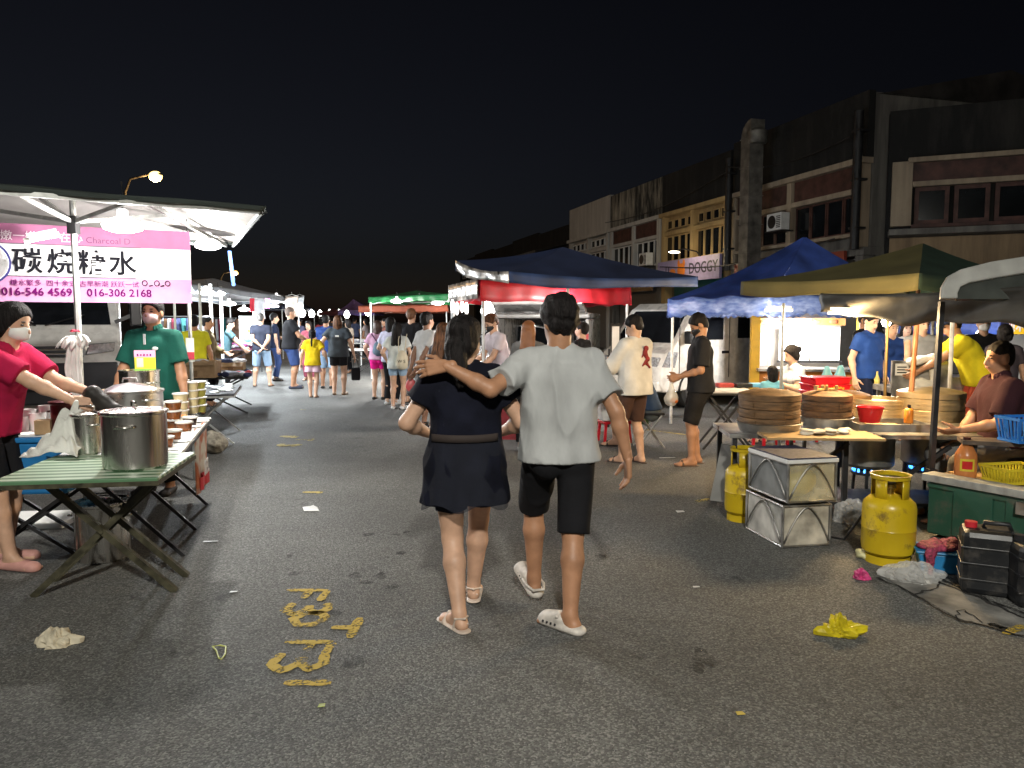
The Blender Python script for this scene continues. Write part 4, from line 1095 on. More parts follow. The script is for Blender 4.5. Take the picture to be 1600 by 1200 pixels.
# hanging printed cloth
CLOTHP, nt_, b_ = _new('poster_cloth'); N_, L_ = nt_.nodes, nt_.links
tc = N_.new('ShaderNodeTexCoord'); n_ = N_.new('ShaderNodeTexNoise'); n_.inputs['Scale'].default_value = 6; L_.new(tc.outputs['Object'], n_.inputs['Vector'])
rp = N_.new('ShaderNodeValToRGB'); rp.color_ramp.elements[0].position = .42; rp.color_ramp.elements[0].color = (.62, .6, .56, 1); rp.color_ramp.elements[1].position = .58; rp.color_ramp.elements[1].color = (.45, .12, .04, 1)
L_.new(n_.outputs['Fac'], rp.inputs['Fac']); L_.new(rp.outputs['Color'], b_.inputs['Base Color']); b_.inputs['Roughness'].default_value = .6
q0 = G(300, 672, .70); q1 = G(324, 652, .70)
pc = thing('table_poster', 'creased red and white poster cloth hanging from the tub table', 'poster', (0, 0, 0))
dv = (q1 - q0).normalized(); wd_ = .62
MB().grid(lambda u, v: q0 - dv * .06 + dv * wd_ * u * (1 - .25 * v) + VV * (.022 + .02 * math.sin(u * 9) * v) + Vector((0, 0, .012 - .5 * v)), 16, 8, .003).build('cloth', CLOTHP, pc, smooth=True)
MB().grid(lambda u, v: q0 - dv * .06 + dv * wd_ * (.1 + u * .62) + VV * (.042 + .02 * math.sin(u * 9)) + Vector((0, 0, -.37 - .10 * v)), 8, 2, .003).build('red_band', paint('poster_red', (.5, .02, .03)), pc)
text('lettering', 'SEL', .16, BANW, pc, q0 + dv * .03 + VV * .075 + Vector((0, 0, -.36)), dv, (0, 0, 1), bold=.004)

def pot(name, label, c, r, h, lid=True, mat=STEEL, rim=.008, handles=True, dome=.02, tilt=0., knob=True, group=None, hz=.8):
    t = thing(name, label, 'pot', c, tilt, group)
    MB().lathe([(.001, .0), (r - .012, 0), (r, .012), (r, h - .006), (r + rim, h), (r + rim, h + .006), (r - .006, h + .006), (r - .006, h * .25), (.001, h * .25)], 40).build('pot_body', mat, t, auto=35)
    if lid:
        ld = MB().lathe([(r + rim + .004, h + .0075), (r + rim + .004, h + .014), (r * .93, h + .017), (r * .86, h + .011), (r * .5, h + .012 + dome * .7), (.001, h + .014 + dome)], 40).build('lid', mat, t, auto=35)
        if knob:
            z = h + dome + .012
            MB().tube([(-.05, 0, z), (-.045, 0, z + .028), (.045, 0, z + .028), (.05, 0, z)], .006, 8).build('lid_handle', mat, ld, smooth=True)
    if handles:
        for a in (0, math.pi):
            ca, sa = math.cos(a - .5), math.sin(a - .5)
            pts = [(r * ca - sa * w, r * sa + ca * w, h * hz) for w in (-.055, .055)]
            mid = [((r + .03) * ca - sa * w, (r + .03) * sa + ca * w, h * hz) for w in (-.048, .048)]
            MB().tube([pts[0], mid[0], mid[1], pts[1]], .006, 8).build('handle', mat, t, smooth=True)
    return t
c = G(197, 738, .722); pot('steel_pot', 'large shiny steel pot with flat lid at the front of the striped table', c + Vector((-.03, .17, 0)), .166, .30, hz=.80, tilt=-.9)
c = AT(206, 668, 5.12); c.z = .722; pot('steel_pot', 'wide pale aluminium pot with domed lid behind the front pot', c, .20, .33, mat=ALU, dome=.05, hz=.86)
c = AT(219, 620, 5.75); c.z = .722; pot('steel_pot', 'tall steel pot carrying the pink and yellow price card', c, .138, .43, lid=False)
c = AT(138, 690, 4.62); c.z = .722; pot('steel_pot', 'small steel pot with lid left of the front pot', c, .085, .23)
c = AT(103, 660, 4.95); c.z = .722; pot('steel_pot', 'dark red-brown pot beside the white towel', c, .085, .27, mat=M('pot_maroon', (.12, .03, .03), rough=.3, metal=.5))
c = G(141, 884); pot('steel_pot', 'lidded steel pot standing on the asphalt under the striped table', c + Vector((0, .17, 0)), .165, .36, mat=STEEL, hz=.8, tilt=.5)
# more pots behind the first row
c = AT(152, 640, 5.5); c.z = .722; pot('steel_pot', 'low open steel pot in front of the tent pole', c, .12, .22, lid=False)
# price card
c = AT(227, 580, 5.75)
cd = thing('price_card', 'pink and yellow price card clipped to the tall steel pot', 'sign', c)
MB().bbox((-.075, -.003, .0), (.08, .003, .155)).build('card', paint('card_yellow', (.85, .80, .05)), cd)
MB().bbox((-.077, -.005, .105), (.082, -.0035, .157)).build('heading', paint('card_pink', (.80, .35, .50)), cd)
MB().bbox((-.06, -.005, .03), (-.01, -.0035, .10)).build('blank_patch', paint('card_peach', (.8, .5, .45)), cd)
MB().bbox((-.077, -.005, -.002), (.082, -.0035, .02)).build('green_edge', paint('card_green', (.25, .5, .1)), cd)
for x in (-.03, .03): MB().bbox((x - .012, -.006, -.05), (x + .012, .006, -.003)).build('clip', paint('clip_blue', (.2, .45, .6)), cd)
for k in range(5): MB().box((-.05 + k * .024, -.006, .122), (.012, .001, .016 - .004 * (k % 2)), 0, 0, .2 * (k % 3 - 1)).build('printed_mark', INKP, cd)
# towel
TOWEL = cloth('towel', (.68, .68, .64), bump=.6, bscale=60)
c = AT(106, 668, 4.58); c.z = .722
def drape(u, v):
    x = -.24 + .36 * u; y = -.15 + .27 * v
    h = .17 * math.exp(-((x - .02) ** 2 + (y - .02) ** 2) / .006) + .10 * math.exp(-((x + .02) ** 2 + (y + .03) ** 2) / .012)
    r = abs(math.sin(x * 41 + y * 17)) * .5 + abs(math.sin(y * 47 - x * 22 + 1)) * .5
    edge = 1 - max(abs(u - .5), abs(v - .5)) * 2
    return (x + .02 * math.sin(y * 30), y + .025 * math.sin(x * 22 + 1), .006 + h * (.75 + .5 * r) + .028 * r * min(1, edge * 4))
tag(MB().grid(drape, 44, 34, .004).build('towel', TOWEL, None, smooth=True, loc=c), 'white towel bunched beside the small lidded pot', 'towel')
# bags on the pole
BAGW = M('bag_white', (.78, .78, .76), rough=.4, var=.08, scale=10, bump=.4, bscale=18)
bp_ = AT(122, 545, 5.25)
bags = thing('plastic_bag', 'bunch of white carrier bags tied to the tent pole', 'bag', bp_)
def strip_(x0, w0, w1, ln, ph, yo):
    def f(u, v):
        w = w0 + (w1 - w0) * v ** .7; x = x0 + (u - .5) * w
        return (x + .012 * math.sin(v * 9 + ph) * v, yo + .016 * math.sin(u * 13 + ph + v * 3) * (.4 + .6 * v), .04 - ln * v + .01 * math.sin(u * 9 + ph))
    MB().grid(f, 22, 16, .003).build('bag_body', BAGW, bags, smooth=True)
strip_(-.03, .05, .10, .30, 0, -.045); strip_(.015, .05, .085, .40, 2, -.055); strip_(.0, .05, .08, .34, 4, -.032)
for a0, ln, ph in ((-2.5, .13, 0), (-1.9, .10, 1), (-.5, .12, 2), (-1.1, .09, 3), (.1, .11, 5)):
    dx, dy = math.cos(a0), math.sin(a0) * .5
    def ear(u, v):
        q = v * ln; return (dx * q * .8 + (u - .5) * .05 * (.4 + v) * -dy * 2 + (u - .5) * .03, dy * q - .035 + .012 * math.sin(u * 9 + ph), .045 + .05 * math.sin(v * 2.6) - .05 * v * v + .012 * math.sin(u * 11 + ph) * v + (u - .5) * .05 * v)
    MB().grid(ear, 10, 8, .003).build('handle', BAGW, bags, smooth=True)
single(MB().tube([(-.028, -.03, 0), (.0, -.055, .01), (.03, -.03, .0), (.0, .03, .005), (-.028, -.03, 0)], .006, 6), 'red_string', 'red string tied round the tent pole above the bags', 'string', paint('string_red', (.6, .05, .1)), bp_ + Vector((0, .0, .12)))
# blue tub on folding stand
BLUEP = paint('blue_plastic', (.02, .17, .42), rough=.35)
c = G(60, 812); 
tb = thing('blue_tub', 'big blue plastic tub of cups behind the striped table', 'tub', AT(48, 700, 5.0).xy.to_3d() + Vector((0, 0, .42)), .12)
MB().prism([(-.36, 0), (.30, 0), (.34, .34), (-.40, .34)], -.48, (0, -.2, 0), (1, 0, 0), (0, 0, 1)).build('tub_body', BLUEP, tb, bevel=.02)
MB().bbox((-.42, -.22, .335), (.36, .30, .37)).build('tub_rim', BLUEP, tb, bevel=.01)
MB().bbox((-.39, -.19, .372), (.33, .27, .384)).build('cup_tray', WHITEP, tb)
for s_ in (-1, 1):
    MB().bar((-.3, s_ * .14, -.42), (.28, s_ * .14, -.004), .022).build('leg', IRON, tb); MB().bar((.3, s_ * .14 + .03, -.42), (-.3, s_ * .14 + .03, -.004), .022).build('leg', IRON, tb)
random.seed(5)
for k, (px, py) in enumerate(((20, 676), (34, 668), (60, 672), (48, 682), (75, 676))):
    p = AT(px, py, 4.95 + .04 * k); p.z = .806
    single(MB().lathe([(.001, 0), (.042, 0), (.052, .075 + .02 * k), (.048, .075 + .02 * k), (.038, .01), (.001, .01)], 16), 'cup_stack', ['white cups at the left end of the blue tub', 'second white cup stack in the blue tub', 'tall white cup stack in the middle of the blue tub', 'white cup stack nearest in the blue tub', 'tallest white cup stack at the right of the blue tub'][k], 'cups', WHITEP, p, group='cup stacks in the blue tub', auto=40)
single(MB().bbox((-.045, -.04, 0), (.045, .04, .09)), 'small_box', 'small brown carton at the corner of the blue tub', 'box', CARD, AT(70, 690, 4.86).xy.to_3d() + Vector((0, 0, .806)), .3)
single(MB().bbox((-.4, -.2, 0), (.4, .2, .05)), 'floor_tray', 'white tray lying on the asphalt behind the tables', 'tray', WHITEP, G(30, 818), .1, bevel=.01)

# sauce tubs
SAUCE = {'brown': M('sauce_brown', (.20, .06, .012), rough=.25, var=.3, scale=30), 'olive': M('sauce_olive', (.30, .28, .06), rough=.3, var=.2, scale=30), 'cream': M('sauce_cream', (.62, .52, .30), rough=.3, var=.15), 'dark': M('sauce_dark', (.03, .02, .018), rough=.25)}
LID = M('lid_clear', (.75, .74, .70), rough=.2, var=.05)
def tub(label, loc, kind, r=.062, h=.062, group='sauce tubs on the white covered table'):
    t = thing('sauce_tub', label, 'tub', loc, random.uniform(0, 6), group)
    MB().lathe([(.001, 0), (r * .80, 0), (r * .98, h), (.001, h)], 20).build('tub_cup', SAUCE[kind], t, auto=40)
    MB().lathe([(r * .99, h - .006), (r * 1.07, h - .004), (r * 1.07, h + .006), (r * .9, h + .008), (r * .86, h + .005), (.001, h + .005)], 20).build('lid', LID, t, auto=40)
stacks = [(257, 697, 1, 'brown', 'at the near end of the row'), (270, 686, 1, 'brown', 'second from the near end'), (272, 668, 3, 'brown', 'in the third stack'), (288, 672, 1, 'brown', 'beside the third stack'),
          (262, 654, 2, 'cream', 'left of the third stack'), (283, 652, 3, 'cream', 'in the fourth stack'), (286, 640, 4, 'dark', 'in the dark stack at the back'), (300, 645, 4, 'cream', 'in the pale stack beside the green ones'), (312, 643, 4, 'olive', 'in the green stack'), (296, 664, 1, 'dark', 'in front of the pale stack')]
onm = ['bottom', 'second', 'third', 'top']
for px, py, n, kd, wh in stacks:
    p = G(px, py, .705)
    for k in range(n):
        tub('%s sauce tub with clear lid %s, %s' % ({'brown': 'brown', 'olive': 'olive green', 'cream': 'cream coloured', 'dark': 'dark'}[kd], wh, 'alone' if n == 1 else onm[k] if k < n - 1 else 'topmost'), (p.x, p.y, .702 + k * .071), kd)
p = G(296, 648, .70)
tg = thing('snack_plate', 'white plate with orange snacks among the sauce tubs', 'plate', (p.x + .05, p.y - .35, .702))
MB().lathe([(.001, 0), (.07, 0), (.10, .018), (.095, .018), (.06, .006), (.001, .006)], 24, sy=1.2).build('plate', WHITEP, tg, auto=40)
blob('snack', [elp((random.uniform(-.04, .04), random.uniform(-.05, .05), .02), (.022, .02, .018)) for _ in range(8)], .006, ORNG, tg, k=.006)
for k, (px, py, a) in enumerate(((262, 703, .3), (283, 690, -.2), (300, 668, .1), (312, 660, .5))):
    p = G(px, py, .70)
    single(MB().bbox((-.07, -.05, 0), (.07, .05, .003)), 'price_sheet', ['printed paper sheet under the nearest sauce tub', 'printed sheet on the table edge by the second tub', 'white sheet sticking out over the poster cloth', 'white sheet at the far end of the tub table'][k], 'paper', PAPERW, (p.x, p.y, .7015 + .0035 * k), a, group='paper sheets on the tub table')

# ================================================================== white van behind the stall
def van_front(loc, rz):
    t = thing('white_van', 'white van parked nose out behind the drink stall', 'van', loc, rz)
    VW = paint('van_white', (.78, .78, .77), rough=.3, coat=.4)
    w = .93
    prof = [(0.05, .35), (-.12, .45), (-.14, .95), (-.06, 1.22), (.12, 1.42), (.75, 2.25), (1.1, 2.32), (4.6, 2.32), (4.7, .4)]
    MB().prism([(p[0], p[1]) for p in prof], 2 * w, (-w, 0, 0), (0, 1, 0), (0, 0, 1)).build('body', VW, t, bevel=.05)
    d0 = Vector((0, .12, 1.42)); d1 = Vector((0, .75, 2.25)); nn = Vector((0, -.83, .63)) * .012
    ws = MB(); a = [Vector((-w + .12, *d0.yz)) + nn + Vector((0, .03, .04)), Vector((w - .12, *d0.yz)) + nn + Vector((0, .03, .04)), Vector((w - .2, *d1.yz)) + nn - Vector((0, .05, .07)), Vector((-w + .2, *d1.yz)) + nn - Vector((0, .05, .07))]
    ws.add(a, [(0, 1, 2, 3)]); ws.build('windscreen', GLASSD, t)
    LENS = M('headlight_lens', (.7, .72, .75), rough=.08, metal=.6, var=.2, scale=30)
    for s_ in (-1, 1):
        h = MB().prism([(0, 0), (.34, .05), (.36, .17), (.05, .15)] if s_ > 0 else [(0, 0), (-.05, .15), (-.36, .17), (-.34, .05)][::-1], .05, (s_ * .50, -.105, 1.07), (1, 0, 0), (0, 0, 1)).build('headlight', LENS, t, bevel=.015)
        MB().bar((s_ * .86, -.1, 1.5), (s_ * 1.12, -.1, 1.62), .05).build('mirror_arm', BLACKP, t)
        MB().bbox((s_ * 1.04, -.14, 1.45), (s_ * 1.18, -.06, 1.78)).build('mirror', BLACKP, t, bevel=.02)
        MB().tube([(s_ * .86, .55, .36), (s_ * .95, .55, .36)], .34, 24).build('wheel', RUBBER, t, auto=40)
    GR = paint('grille_dark', (.05, .055, .065), rough=.4)
    for k in range(3): MB().bbox((-.48, -.145, 1.05 + k * .055), (.48, -.09, 1.085 + k * .055)).build('grille_bar', GR, t)
    MB().bbox((-.88, -.22, .45), (.88, -.141, .98)).build('bumper', GR, t, bevel=.03)
    MB().bbox((-.26, -.235, .62), (.26, -.222, .74)).build('number_plate', BLACKP, t)
    for s_ in (-1, 1): MB().tube([(s_ * .05, .09, 1.46), (s_ * .5, .2, 1.60)], .01, 6).build('wiper', BLACKP, t)
    return t
v = AT(95, 560, 9.9); van_front((v.x - .25, v.y, 0), R(27))

# ================================================================== right dumpling stall
YELG = scuffed('gas_yellow', (.58, .41, .012), (.14, .085, .03), .36, 6., .54, .64)
def gas(label, c, r=.155, rz=0.):
    t = thing('gas_cylinder', label, 'gas cylinder', c, rz, 'yellow gas cylinders of the dumpling stall')
    MB().lathe([(r * .86, .0), (r * .86, .05), (r * .82, .05), (r * .82, .0)], 32).build('foot_ring', YELG, t, auto=40)
    MB().lathe([(.001, .035), (r * .7, .04), (r * .97, .075), (r, .11), (r, .215), (r + .003, .222), (r, .229), (r, .35), (r * .95, .385), (r * .75, .415), (r * .35, .432), (.001, .435)], 40).build('body', YELG, t, auto=35)
    cr = r * .74
    MB().lathe([(cr, .535), (cr, .555), (cr + .006, .562), (cr - .006, .562), (cr - .012, .555), (cr - .012, .535)], 32).build('collar_ring', YELG, t, auto=40)
    for a0, a1 in ((.15, .75), (1.5, 2.3), (3.2, 3.9), (4.75, 5.5)):
        MB().grid(lambda u, v: ((cr - .006) * math.cos(a0 + (a1 - a0) * u), (cr - .006) * math.sin(a0 + (a1 - a0) * u), .40 + .145 * v), 6, 1, .006).build('collar_post', YELG, t, smooth=True)
    MB().lathe([(.022, .43), (.022, .47), (.035, .475), (.035, .50), (.012, .505), (.001, .505)], 14).build('valve', M('brass', (.5, .35, .1), rough=.35, metal=1), t, auto=40)
    return t
g1c = gas('yellow gas cylinder standing alone in front of the stove', G(1402, 888) + Vector((.01, .15, 0)), .158, .2)
MB().tube([(0, 0, .49), (.02, .06, .53), (.03, .13, .50), (.0, .20, .30), (-.1, .30, .06), (-.2, .55, .04), (-.1, .9, .2)], .009, 8).build('hose', BLACKP, g1c, smooth=True)
MB().lathe([(.001, 0), (.03, 0), (.03, .02), (.001, .025)], 14, (0, .0, .505)).build('regulator', STEELD, g1c, auto=40)
gas('yellow gas cylinder half hidden behind the metal crates', G(1160, 818) + Vector((.03, .12, 0)), .13, .9)

# metal framed crates
def crate(label, o, rz, W, D, Hh, p1, p2, lidm=None, z=0.):
    t = thing('framed_crate', label, 'crate', (o[0], o[1], z), rz, 'metal framed crates beside the gas cylinder')
    e = .008
    for x in (0, W):
        for y in (0, D): MB().tube([(x, y, 0.008), (x, y, Hh)], .009, 6).build('corner_rod', STEELD, t)
    for zz_ in (.01, Hh):
        MB().tube([(0, 0, zz_), (W, 0, zz_), (W, D, zz_), (0, D, zz_)], .0095, 6, closed=True).build('frame_ring', STEELD, t)
    MB().bbox((.012, .006, .015), (W - .012, .010, Hh - .012)).build('panel', p2, t)
    MB().bbox((.006, .012, .015), (.010, D - .012, Hh - .012)).build('panel', p1, t)
    MB().bbox((.012, D - .010, .015), (W - .012, D - .006, Hh - .012)).build('panel', p1, t)
    MB().bbox((W - .010, .012, .015), (W - .006, D - .012, Hh - .012)).build('panel', p2, t)
    MB().bbox((.01, .01, .008), (W - .01, D - .01, .012)).build('base', STEELD, t)
    arc = lambda L: [(L * (.5 + .5 * s_), Hh * (.97 - .93 * abs(s_) ** 1.6)) for s_ in np.linspace(-.94, .94, 13)]
    MB().tube([(a, -.006, b) for a, b in arc(W)], .0065, 6).build('arched_rod', STEELD, t, smooth=True)
    MB().tube([(-.006, a, b) for a, b in arc(D)], .0065, 6).build('arched_rod', STEELD, t, smooth=True)
    if lidm:
        MB().bbox((-.012, -.012, Hh + .004), (W + .012, D + .012, Hh + .03)).build('tray', WHITEP, t, bevel=.004)
        MB().bbox((-.004, -.004, Hh + .031), (W + .004, D + .004, Hh + .04)).build('mesh_lid', lidm, t)
    return t
CLEAR = M('panel_clear', (.75, .68, .45), rough=.15, var=.2, scale=8, alpha=.35)
FROST = M('panel_frost', (.55, .54, .50), rough=.4, var=.25, scale=6)
GREYP = M('panel_grey', (.22, .23, .23), rough=.35, var=.2, scale=6)
MESHL = M('mesh_blue', (.05, .05, .09), rough=.7, var=.3, scale=40)
co = G(1222, 857); RZCR = math.atan2(.06, .32)
crate('lower silver framed crate with milky panels on the asphalt', co, RZCR, .35, .50, .285, FROST, M('panel_dirty', (.50, .46, .38), rough=.5, var=.3, scale=7))
crate('upper framed crate with grey side and see-through yellowish front', co + Vector((.035, .02, 0)), RZCR + .03, .36, .50, .27, GREYP, CLEAR, MESHL, .297)
tb2 = thing('yellow_bundle', 'yellow bundle inside the upper framed crate', 'bundle', co + Vector((.16, .25, .312)), RZCR)
blob('bundle', [elp((0, 0, .09), (.12, .13, .10)), elp((.05, -.04, .13), (.07, .08, .06))], .015, paint('bundle_yellow', (.6, .45, .03)), tb2, k=.04, noise=(.01, 30, 2))
# grey wind board
GB = M('board_grey', (.20, .20, .19), rough=.6, var=.15, scale=4)
a, b, c, d = AT(1127, 694, 6.35), AT(1200, 700, 6.0), AT(1190, 790, 5.75), AT(1109, 782, 6.05)
single(MB().add([a, b, c, d] + [q + Vector((.01, .03, 0)) for q in (a, b, c, d)], [(0, 3, 2, 1), (4, 5, 6, 7), (0, 1, 5, 4), (1, 2, 6, 5), (2, 3, 7, 6), (3, 0, 4, 7)]), 'wind_board', 'leaning grey board shielding the stove beside the gas cylinder', 'board', GB)

# work table
WOODB = M('board_wood', (.42, .27, .12), rough=.6, var=.2, scale=5, stretch=(1, 8, 8))
TZ = .655
def tabp(px, d): 
    p = AT(px, 600, d); return Vector((p.x, p.y, TZ))
wt = thing('work_table', 'steel legged work table carrying the bamboo steamers', 'table', tabp(1150, 5.9).xy.to_3d(), R(-4))
MB().bbox((-.05, -.05, TZ - .03), (.88, .62, TZ)).build('table_top', STEELD, wt)
MB().bbox((.16, -.34, TZ + .002), (1.0, .05, TZ + .02)).build('cutting_board', WOODB, wt)
MB().bbox((.90, -.02, TZ - .03), (2.1, 1.25, TZ)).build('table_top', STEELD, wt)
for x, y in ((0.0, 0), (.84, 0), (0, .58), (1.2, 1.2), (2.05, .0), (2.05, 1.2)): MB().bbox((x - .018, y - .018, 0), (x + .018, y + .018, TZ - .031)).build('leg', IRON, wt)
MB().bar((.2, -.02, .05), (.85, -.02, TZ - .06), .03).build('brace', IRON, wt); MB().bar((.85, -.03, .03), (1.6, -.03, TZ - .08), .03).build('brace', IRON, wt)
MB().bbox((.0, -.0, .10), (2.0, .5, .125)).build('lower_shelf', IRON, wt)
BAMB = M('bamboo', (.15, .082, .034), rough=.65, var=.3, scale=10, stretch=(1, 1, 6), bump=.5, bscale=40)
BAMD = M('bamboo_dark', (.13, .068, .03), rough=.65, var=.3, scale=10, stretch=(1, 1, 6), bump=.5, bscale=40)
BRASS = M('steel_warm', (.58, .46, .28), rough=.35, metal=.8, var=.2, scale=4)
def steamer(label, c, r, tiers, th, mat, lid=True, basin=True):
    t = thing('steamer', label, 'steamer', c, random.uniform(0, 3), 'steamers on the dumpling stall')
    z = 0
    if basin:
        MB().lathe([(.001, 0), (r * .95, 0), (r * 1.06, .07), (r * 1.10, .075), (r * 1.05, .078), (r * .9, .02), (.001, .02)], 36).build('basin', STEELD, t, auto=35); z = .05
    for k in range(tiers):
        MB().lathe([(r * .98, z), (r, z + .006), (r, z + th * .42), (r * 1.012, z + th * .44), (r * 1.012, z + th * .60), (r, z + th * .62), (r, z + th - .008), (r * .985, z + th - .003), (r * .90, z + th - .003), (r * .90, z + th - .03), (.001, z + th - .03)], 40).build('tier', mat, t, auto=35)
        for a in range(6):
            an = a * 1.05 + k
            MB().box((r * 1.014 * math.cos(an), r * 1.014 * math.sin(an), z + th * .5), (.006, .02, th * .5), an).build('binding', mat, t)
        z += th
    if lid:
        MB().lathe([(r * 1.02, z), (r * 1.02, z + .045), (r * .97, z + .05), (r * .6, z + .075), (.001, z + .09)], 40).build('lid', mat, t, auto=35)
    return t
random.seed(2)
steamer('tall stack of bamboo steamers with domed lid at the stall corner', tabp(1203, 6.02), .232, 3, .068, BAMB)
steamer('darker bamboo steamer stack with wooden clips on top', tabp(1293, 6.35), .195, 2, .082, BAMD)
steamer('wide steel steamer behind the red bowl', tabp(1375, 6.95), .25, 2, .085, BRASS, False, False)
steamer('wide warm lit steel steamer next to the black post', tabp(1455, 6.75), .27, 2, .10, BRASS, True, False)
steamer('low bamboo steamer at the back left of the red bowl', tabp(1325, 7.1), .2, 2, .07, BAMB, True, False)
for k, (px, rz) in enumerate(((1281, .4), (1300, -.2))):
    p = tabp(px, 6.3); p.z = TZ + .30
    tcl = MB(); tcl.bbox((-.045, -.02, 0), (.045, .02, .012)); tcl.bbox((-.045, -.02, .012), (-.03, .02, .04)); tcl.bbox((.03, -.02, .012), (.045, .02, .04))
    single(tcl, 'wooden_clip', ['wooden clip lying at the left on the dark steamer', 'wooden clip lying at the right on the dark steamer'][k], 'clip', M('wood_pale', (.55, .34, .12), rough=.6), p, rz, group='wooden clips on the dark steamer')
p = AT(1291, 685, 5.72)
tag(blob('dough', [elp((random.uniform(-.16, .16), random.uniform(-.05, .05), .012 + .010 * (k_ % 3)), (.055, .045, .011), rotm(k_, .2 * math.sin(k_ * 2))) for k_ in range(14)], .006, M('dough', (.68, .62, .50), rough=.6, var=.08), None, loc=(p.x, p.y, TZ + .02), k=.004, noise=(.003, 60, 3)), 'white floury dough sheets on the wooden board', 'dough')
single(MB().lathe([(.001, 0), (.075, 0), (.1, .115), (.107, .118), (.107, .125), (.095, .122), (.07, .01), (.001, .01)], 28), 'red_bowl', 'red plastic bowl between the steamers', 'bowl', paint('red_plastic', (.62, .015, .02), rough=.35), (tabp(1361, 6.15).x, tabp(1361, 6.15).y, TZ + .055), auto=40)
tr = thing('steel_tray', 'long battered steel tray in front of the red bowl', 'tray', (tabp(1345, 5.98).x, tabp(1345, 5.98).y, TZ), R(-4))
MB().bbox((0, 0, 0), (.56, .40, .012)).build('tray_floor', STEELD, tr)
for a_, b_2 in (((0, 0, .012), (.56, .012, .06)), ((0, .388, .012), (.56, .40, .06)), ((0, .013, .012), (.012, .387, .06)), ((.548, .013, .012), (.56, .387, .06))): MB().bbox(a_, b_2).build('tray_side', STEELD, tr)
MB().bbox((.16, .12, .013), (.40, .32, .03)).build('wooden_insert', WOODB, tr)
def bottle(name, label, c, prof, mat, capm, capz, cat='bottle', capr=.016):
    t = thing(name, label, cat, c)
    MB().lathe(prof, 24).build('bottle_body', mat, t, auto=40)
    MB().lathe([(capr, capz), (capr, capz + .025), (.001, capz + .026)], 14).build('cap', capm, t, auto=40)
    return t
p = tabp(1422, 6.05); bottle('sauce_bottle', 'orange squeeze bottle beside the umbrella pole', (p.x, p.y, TZ + .06), [(.001, 0), (.032, 0), (.034, .01), (.034, .10), (.025, .115), (.012, .12)], paint('bottle_orange', (.75, .25, .03), rough=.3), BLACKP, .121, capr=.013)
# stove pots and flames under the table
FLAME = emis('flame_blue', (.04, .30, 1.0), 5)
for k, (px, d, lb) in enumerate(((1362, 6.5, 'sooty stock pot over a blue flame, nearer the crates'), (1452, 6.6, 'sooty stock pot over a blue flame behind the black post'))):
    p = tabp(px, d); t = thing('stove_pot', lb, 'pot', (p.x, p.y, .22), 0, 'stock pots on the burners')
    MB().lathe([(.001, .06), (.17, .06), (.20, .09), (.20, .38), (.21, .385), (.19, .385), (.19, .1), (.001, .1)], 32).build('pot_body', STEELD, t, auto=40)
    MB().lathe([(.14, .0), (.14, .02), (.10, .02), (.10, 0)], 24).build('burner', IRON, t, auto=40)
    for a in range(3): MB().bar((.15 * math.cos(a * 2.1), .15 * math.sin(a * 2.1), -.22), (.13 * math.cos(a * 2.1), .13 * math.sin(a * 2.1), .055), .02).build('stand_leg', IRON, t)
    fl = MB()
    for a in range(14):
        an = a / 14 * 6.283; fl.lathe([(.008, 0), (.011, .012), (.002, .04)], 6, (.12 * math.cos(an), .12 * math.sin(an), .021))
    fl.build('flame', FLAME, t)
# red plastic baskets
def basket(name, label, c, rz, W, D, Hh, mat, group=None, n=9, flare=.02):
    t = thing(name, label, 'basket', c, rz, group)
    for zz_ in (.0, Hh - .018):
        f = flare * zz_ / Hh
        for a_, b_2 in (((-W / 2 - f, -D / 2 - f), (W / 2 + f, -D / 2 - f + .012)), ((-W / 2 - f, D / 2 + f - .012), (W / 2 + f, D / 2 + f)), ((-W / 2 - f, -D / 2 - f + .012), (-W / 2 - f + .012, D / 2 + f - .012)), ((W / 2 + f - .012, -D / 2 - f + .012), (W / 2 + f, D / 2 + f - .012))):
            MB().bbox((*a_, zz_), (*b_2, zz_ + .018)).build('rim', mat, t)
    MB().bbox((-W / 2 + .001, -D / 2 + .001, .001), (W / 2 - .001, D / 2 - .001, .006)).build('floor', mat, t)
    for k in range(n + 1):
        x = -W / 2 + .012 + (W - .024) * k / n
        for s_ in (-1, 1): MB().bar((x, s_ * (D / 2 - .006), .018), (x * (1 + 2 * flare / W), s_ * (D / 2 + flare - .006), Hh - .018), .012, .006, (0, 1, 0)).build('slat', mat, t)
    m_ = max(4, int(n * D / W))
    for k in range(m_ + 1):
        y = -D / 2 + .016 + (D - .032) * k / m_
        for s_ in (-1, 1): MB().bar((s_ * (W / 2 - .006), y, .018), (s_ * (W / 2 + flare - .006), y * (1 + 2 * flare / D), Hh - .018), .012, .006, (1, 0, 0)).build('slat', mat, t)
    return t
REDP = paint('basket_red', (.60, .012, .025), rough=.35)
st0 = AT(1288, 632, 7.75)
for k in range(4):
    lb = ['red crate at the bottom of the stack beside the steamers', 'red crate second from the bottom of the stack', 'red crate third from the bottom of the stack', 'topmost red crate of the stack beside the steamers'][k]
    t = thing('red_crate', lb, 'crate', (st0.x, st0.y, st0.z + .072 * k), .12 + .03 * k, 'stacked red plastic crates')
    MB().prism([(-.185, 0), (.185, 0), (.2, .066), (-.2, .066)], -.27, (0, -.135, 0), (1, 0, 0), (0, 0, 1)).build('side_walls', REDP, t, bevel=.006)
    MB().bbox((-.205, -.145, .055), (.205, .145, .069)).build('rim', REDP, t, bevel=.003)
    if k < 3:
        for j in range(9): MB().box((-.03 + j * .018, -.1375 - .006 * .5, .028 + .012 * math.sin(j / 8 * math.pi)), (.009, .012, .026), 0, 0, .35 * (-1) ** j).build('printed_mark', paint('print_gold', (.62, .36, .05)), t)
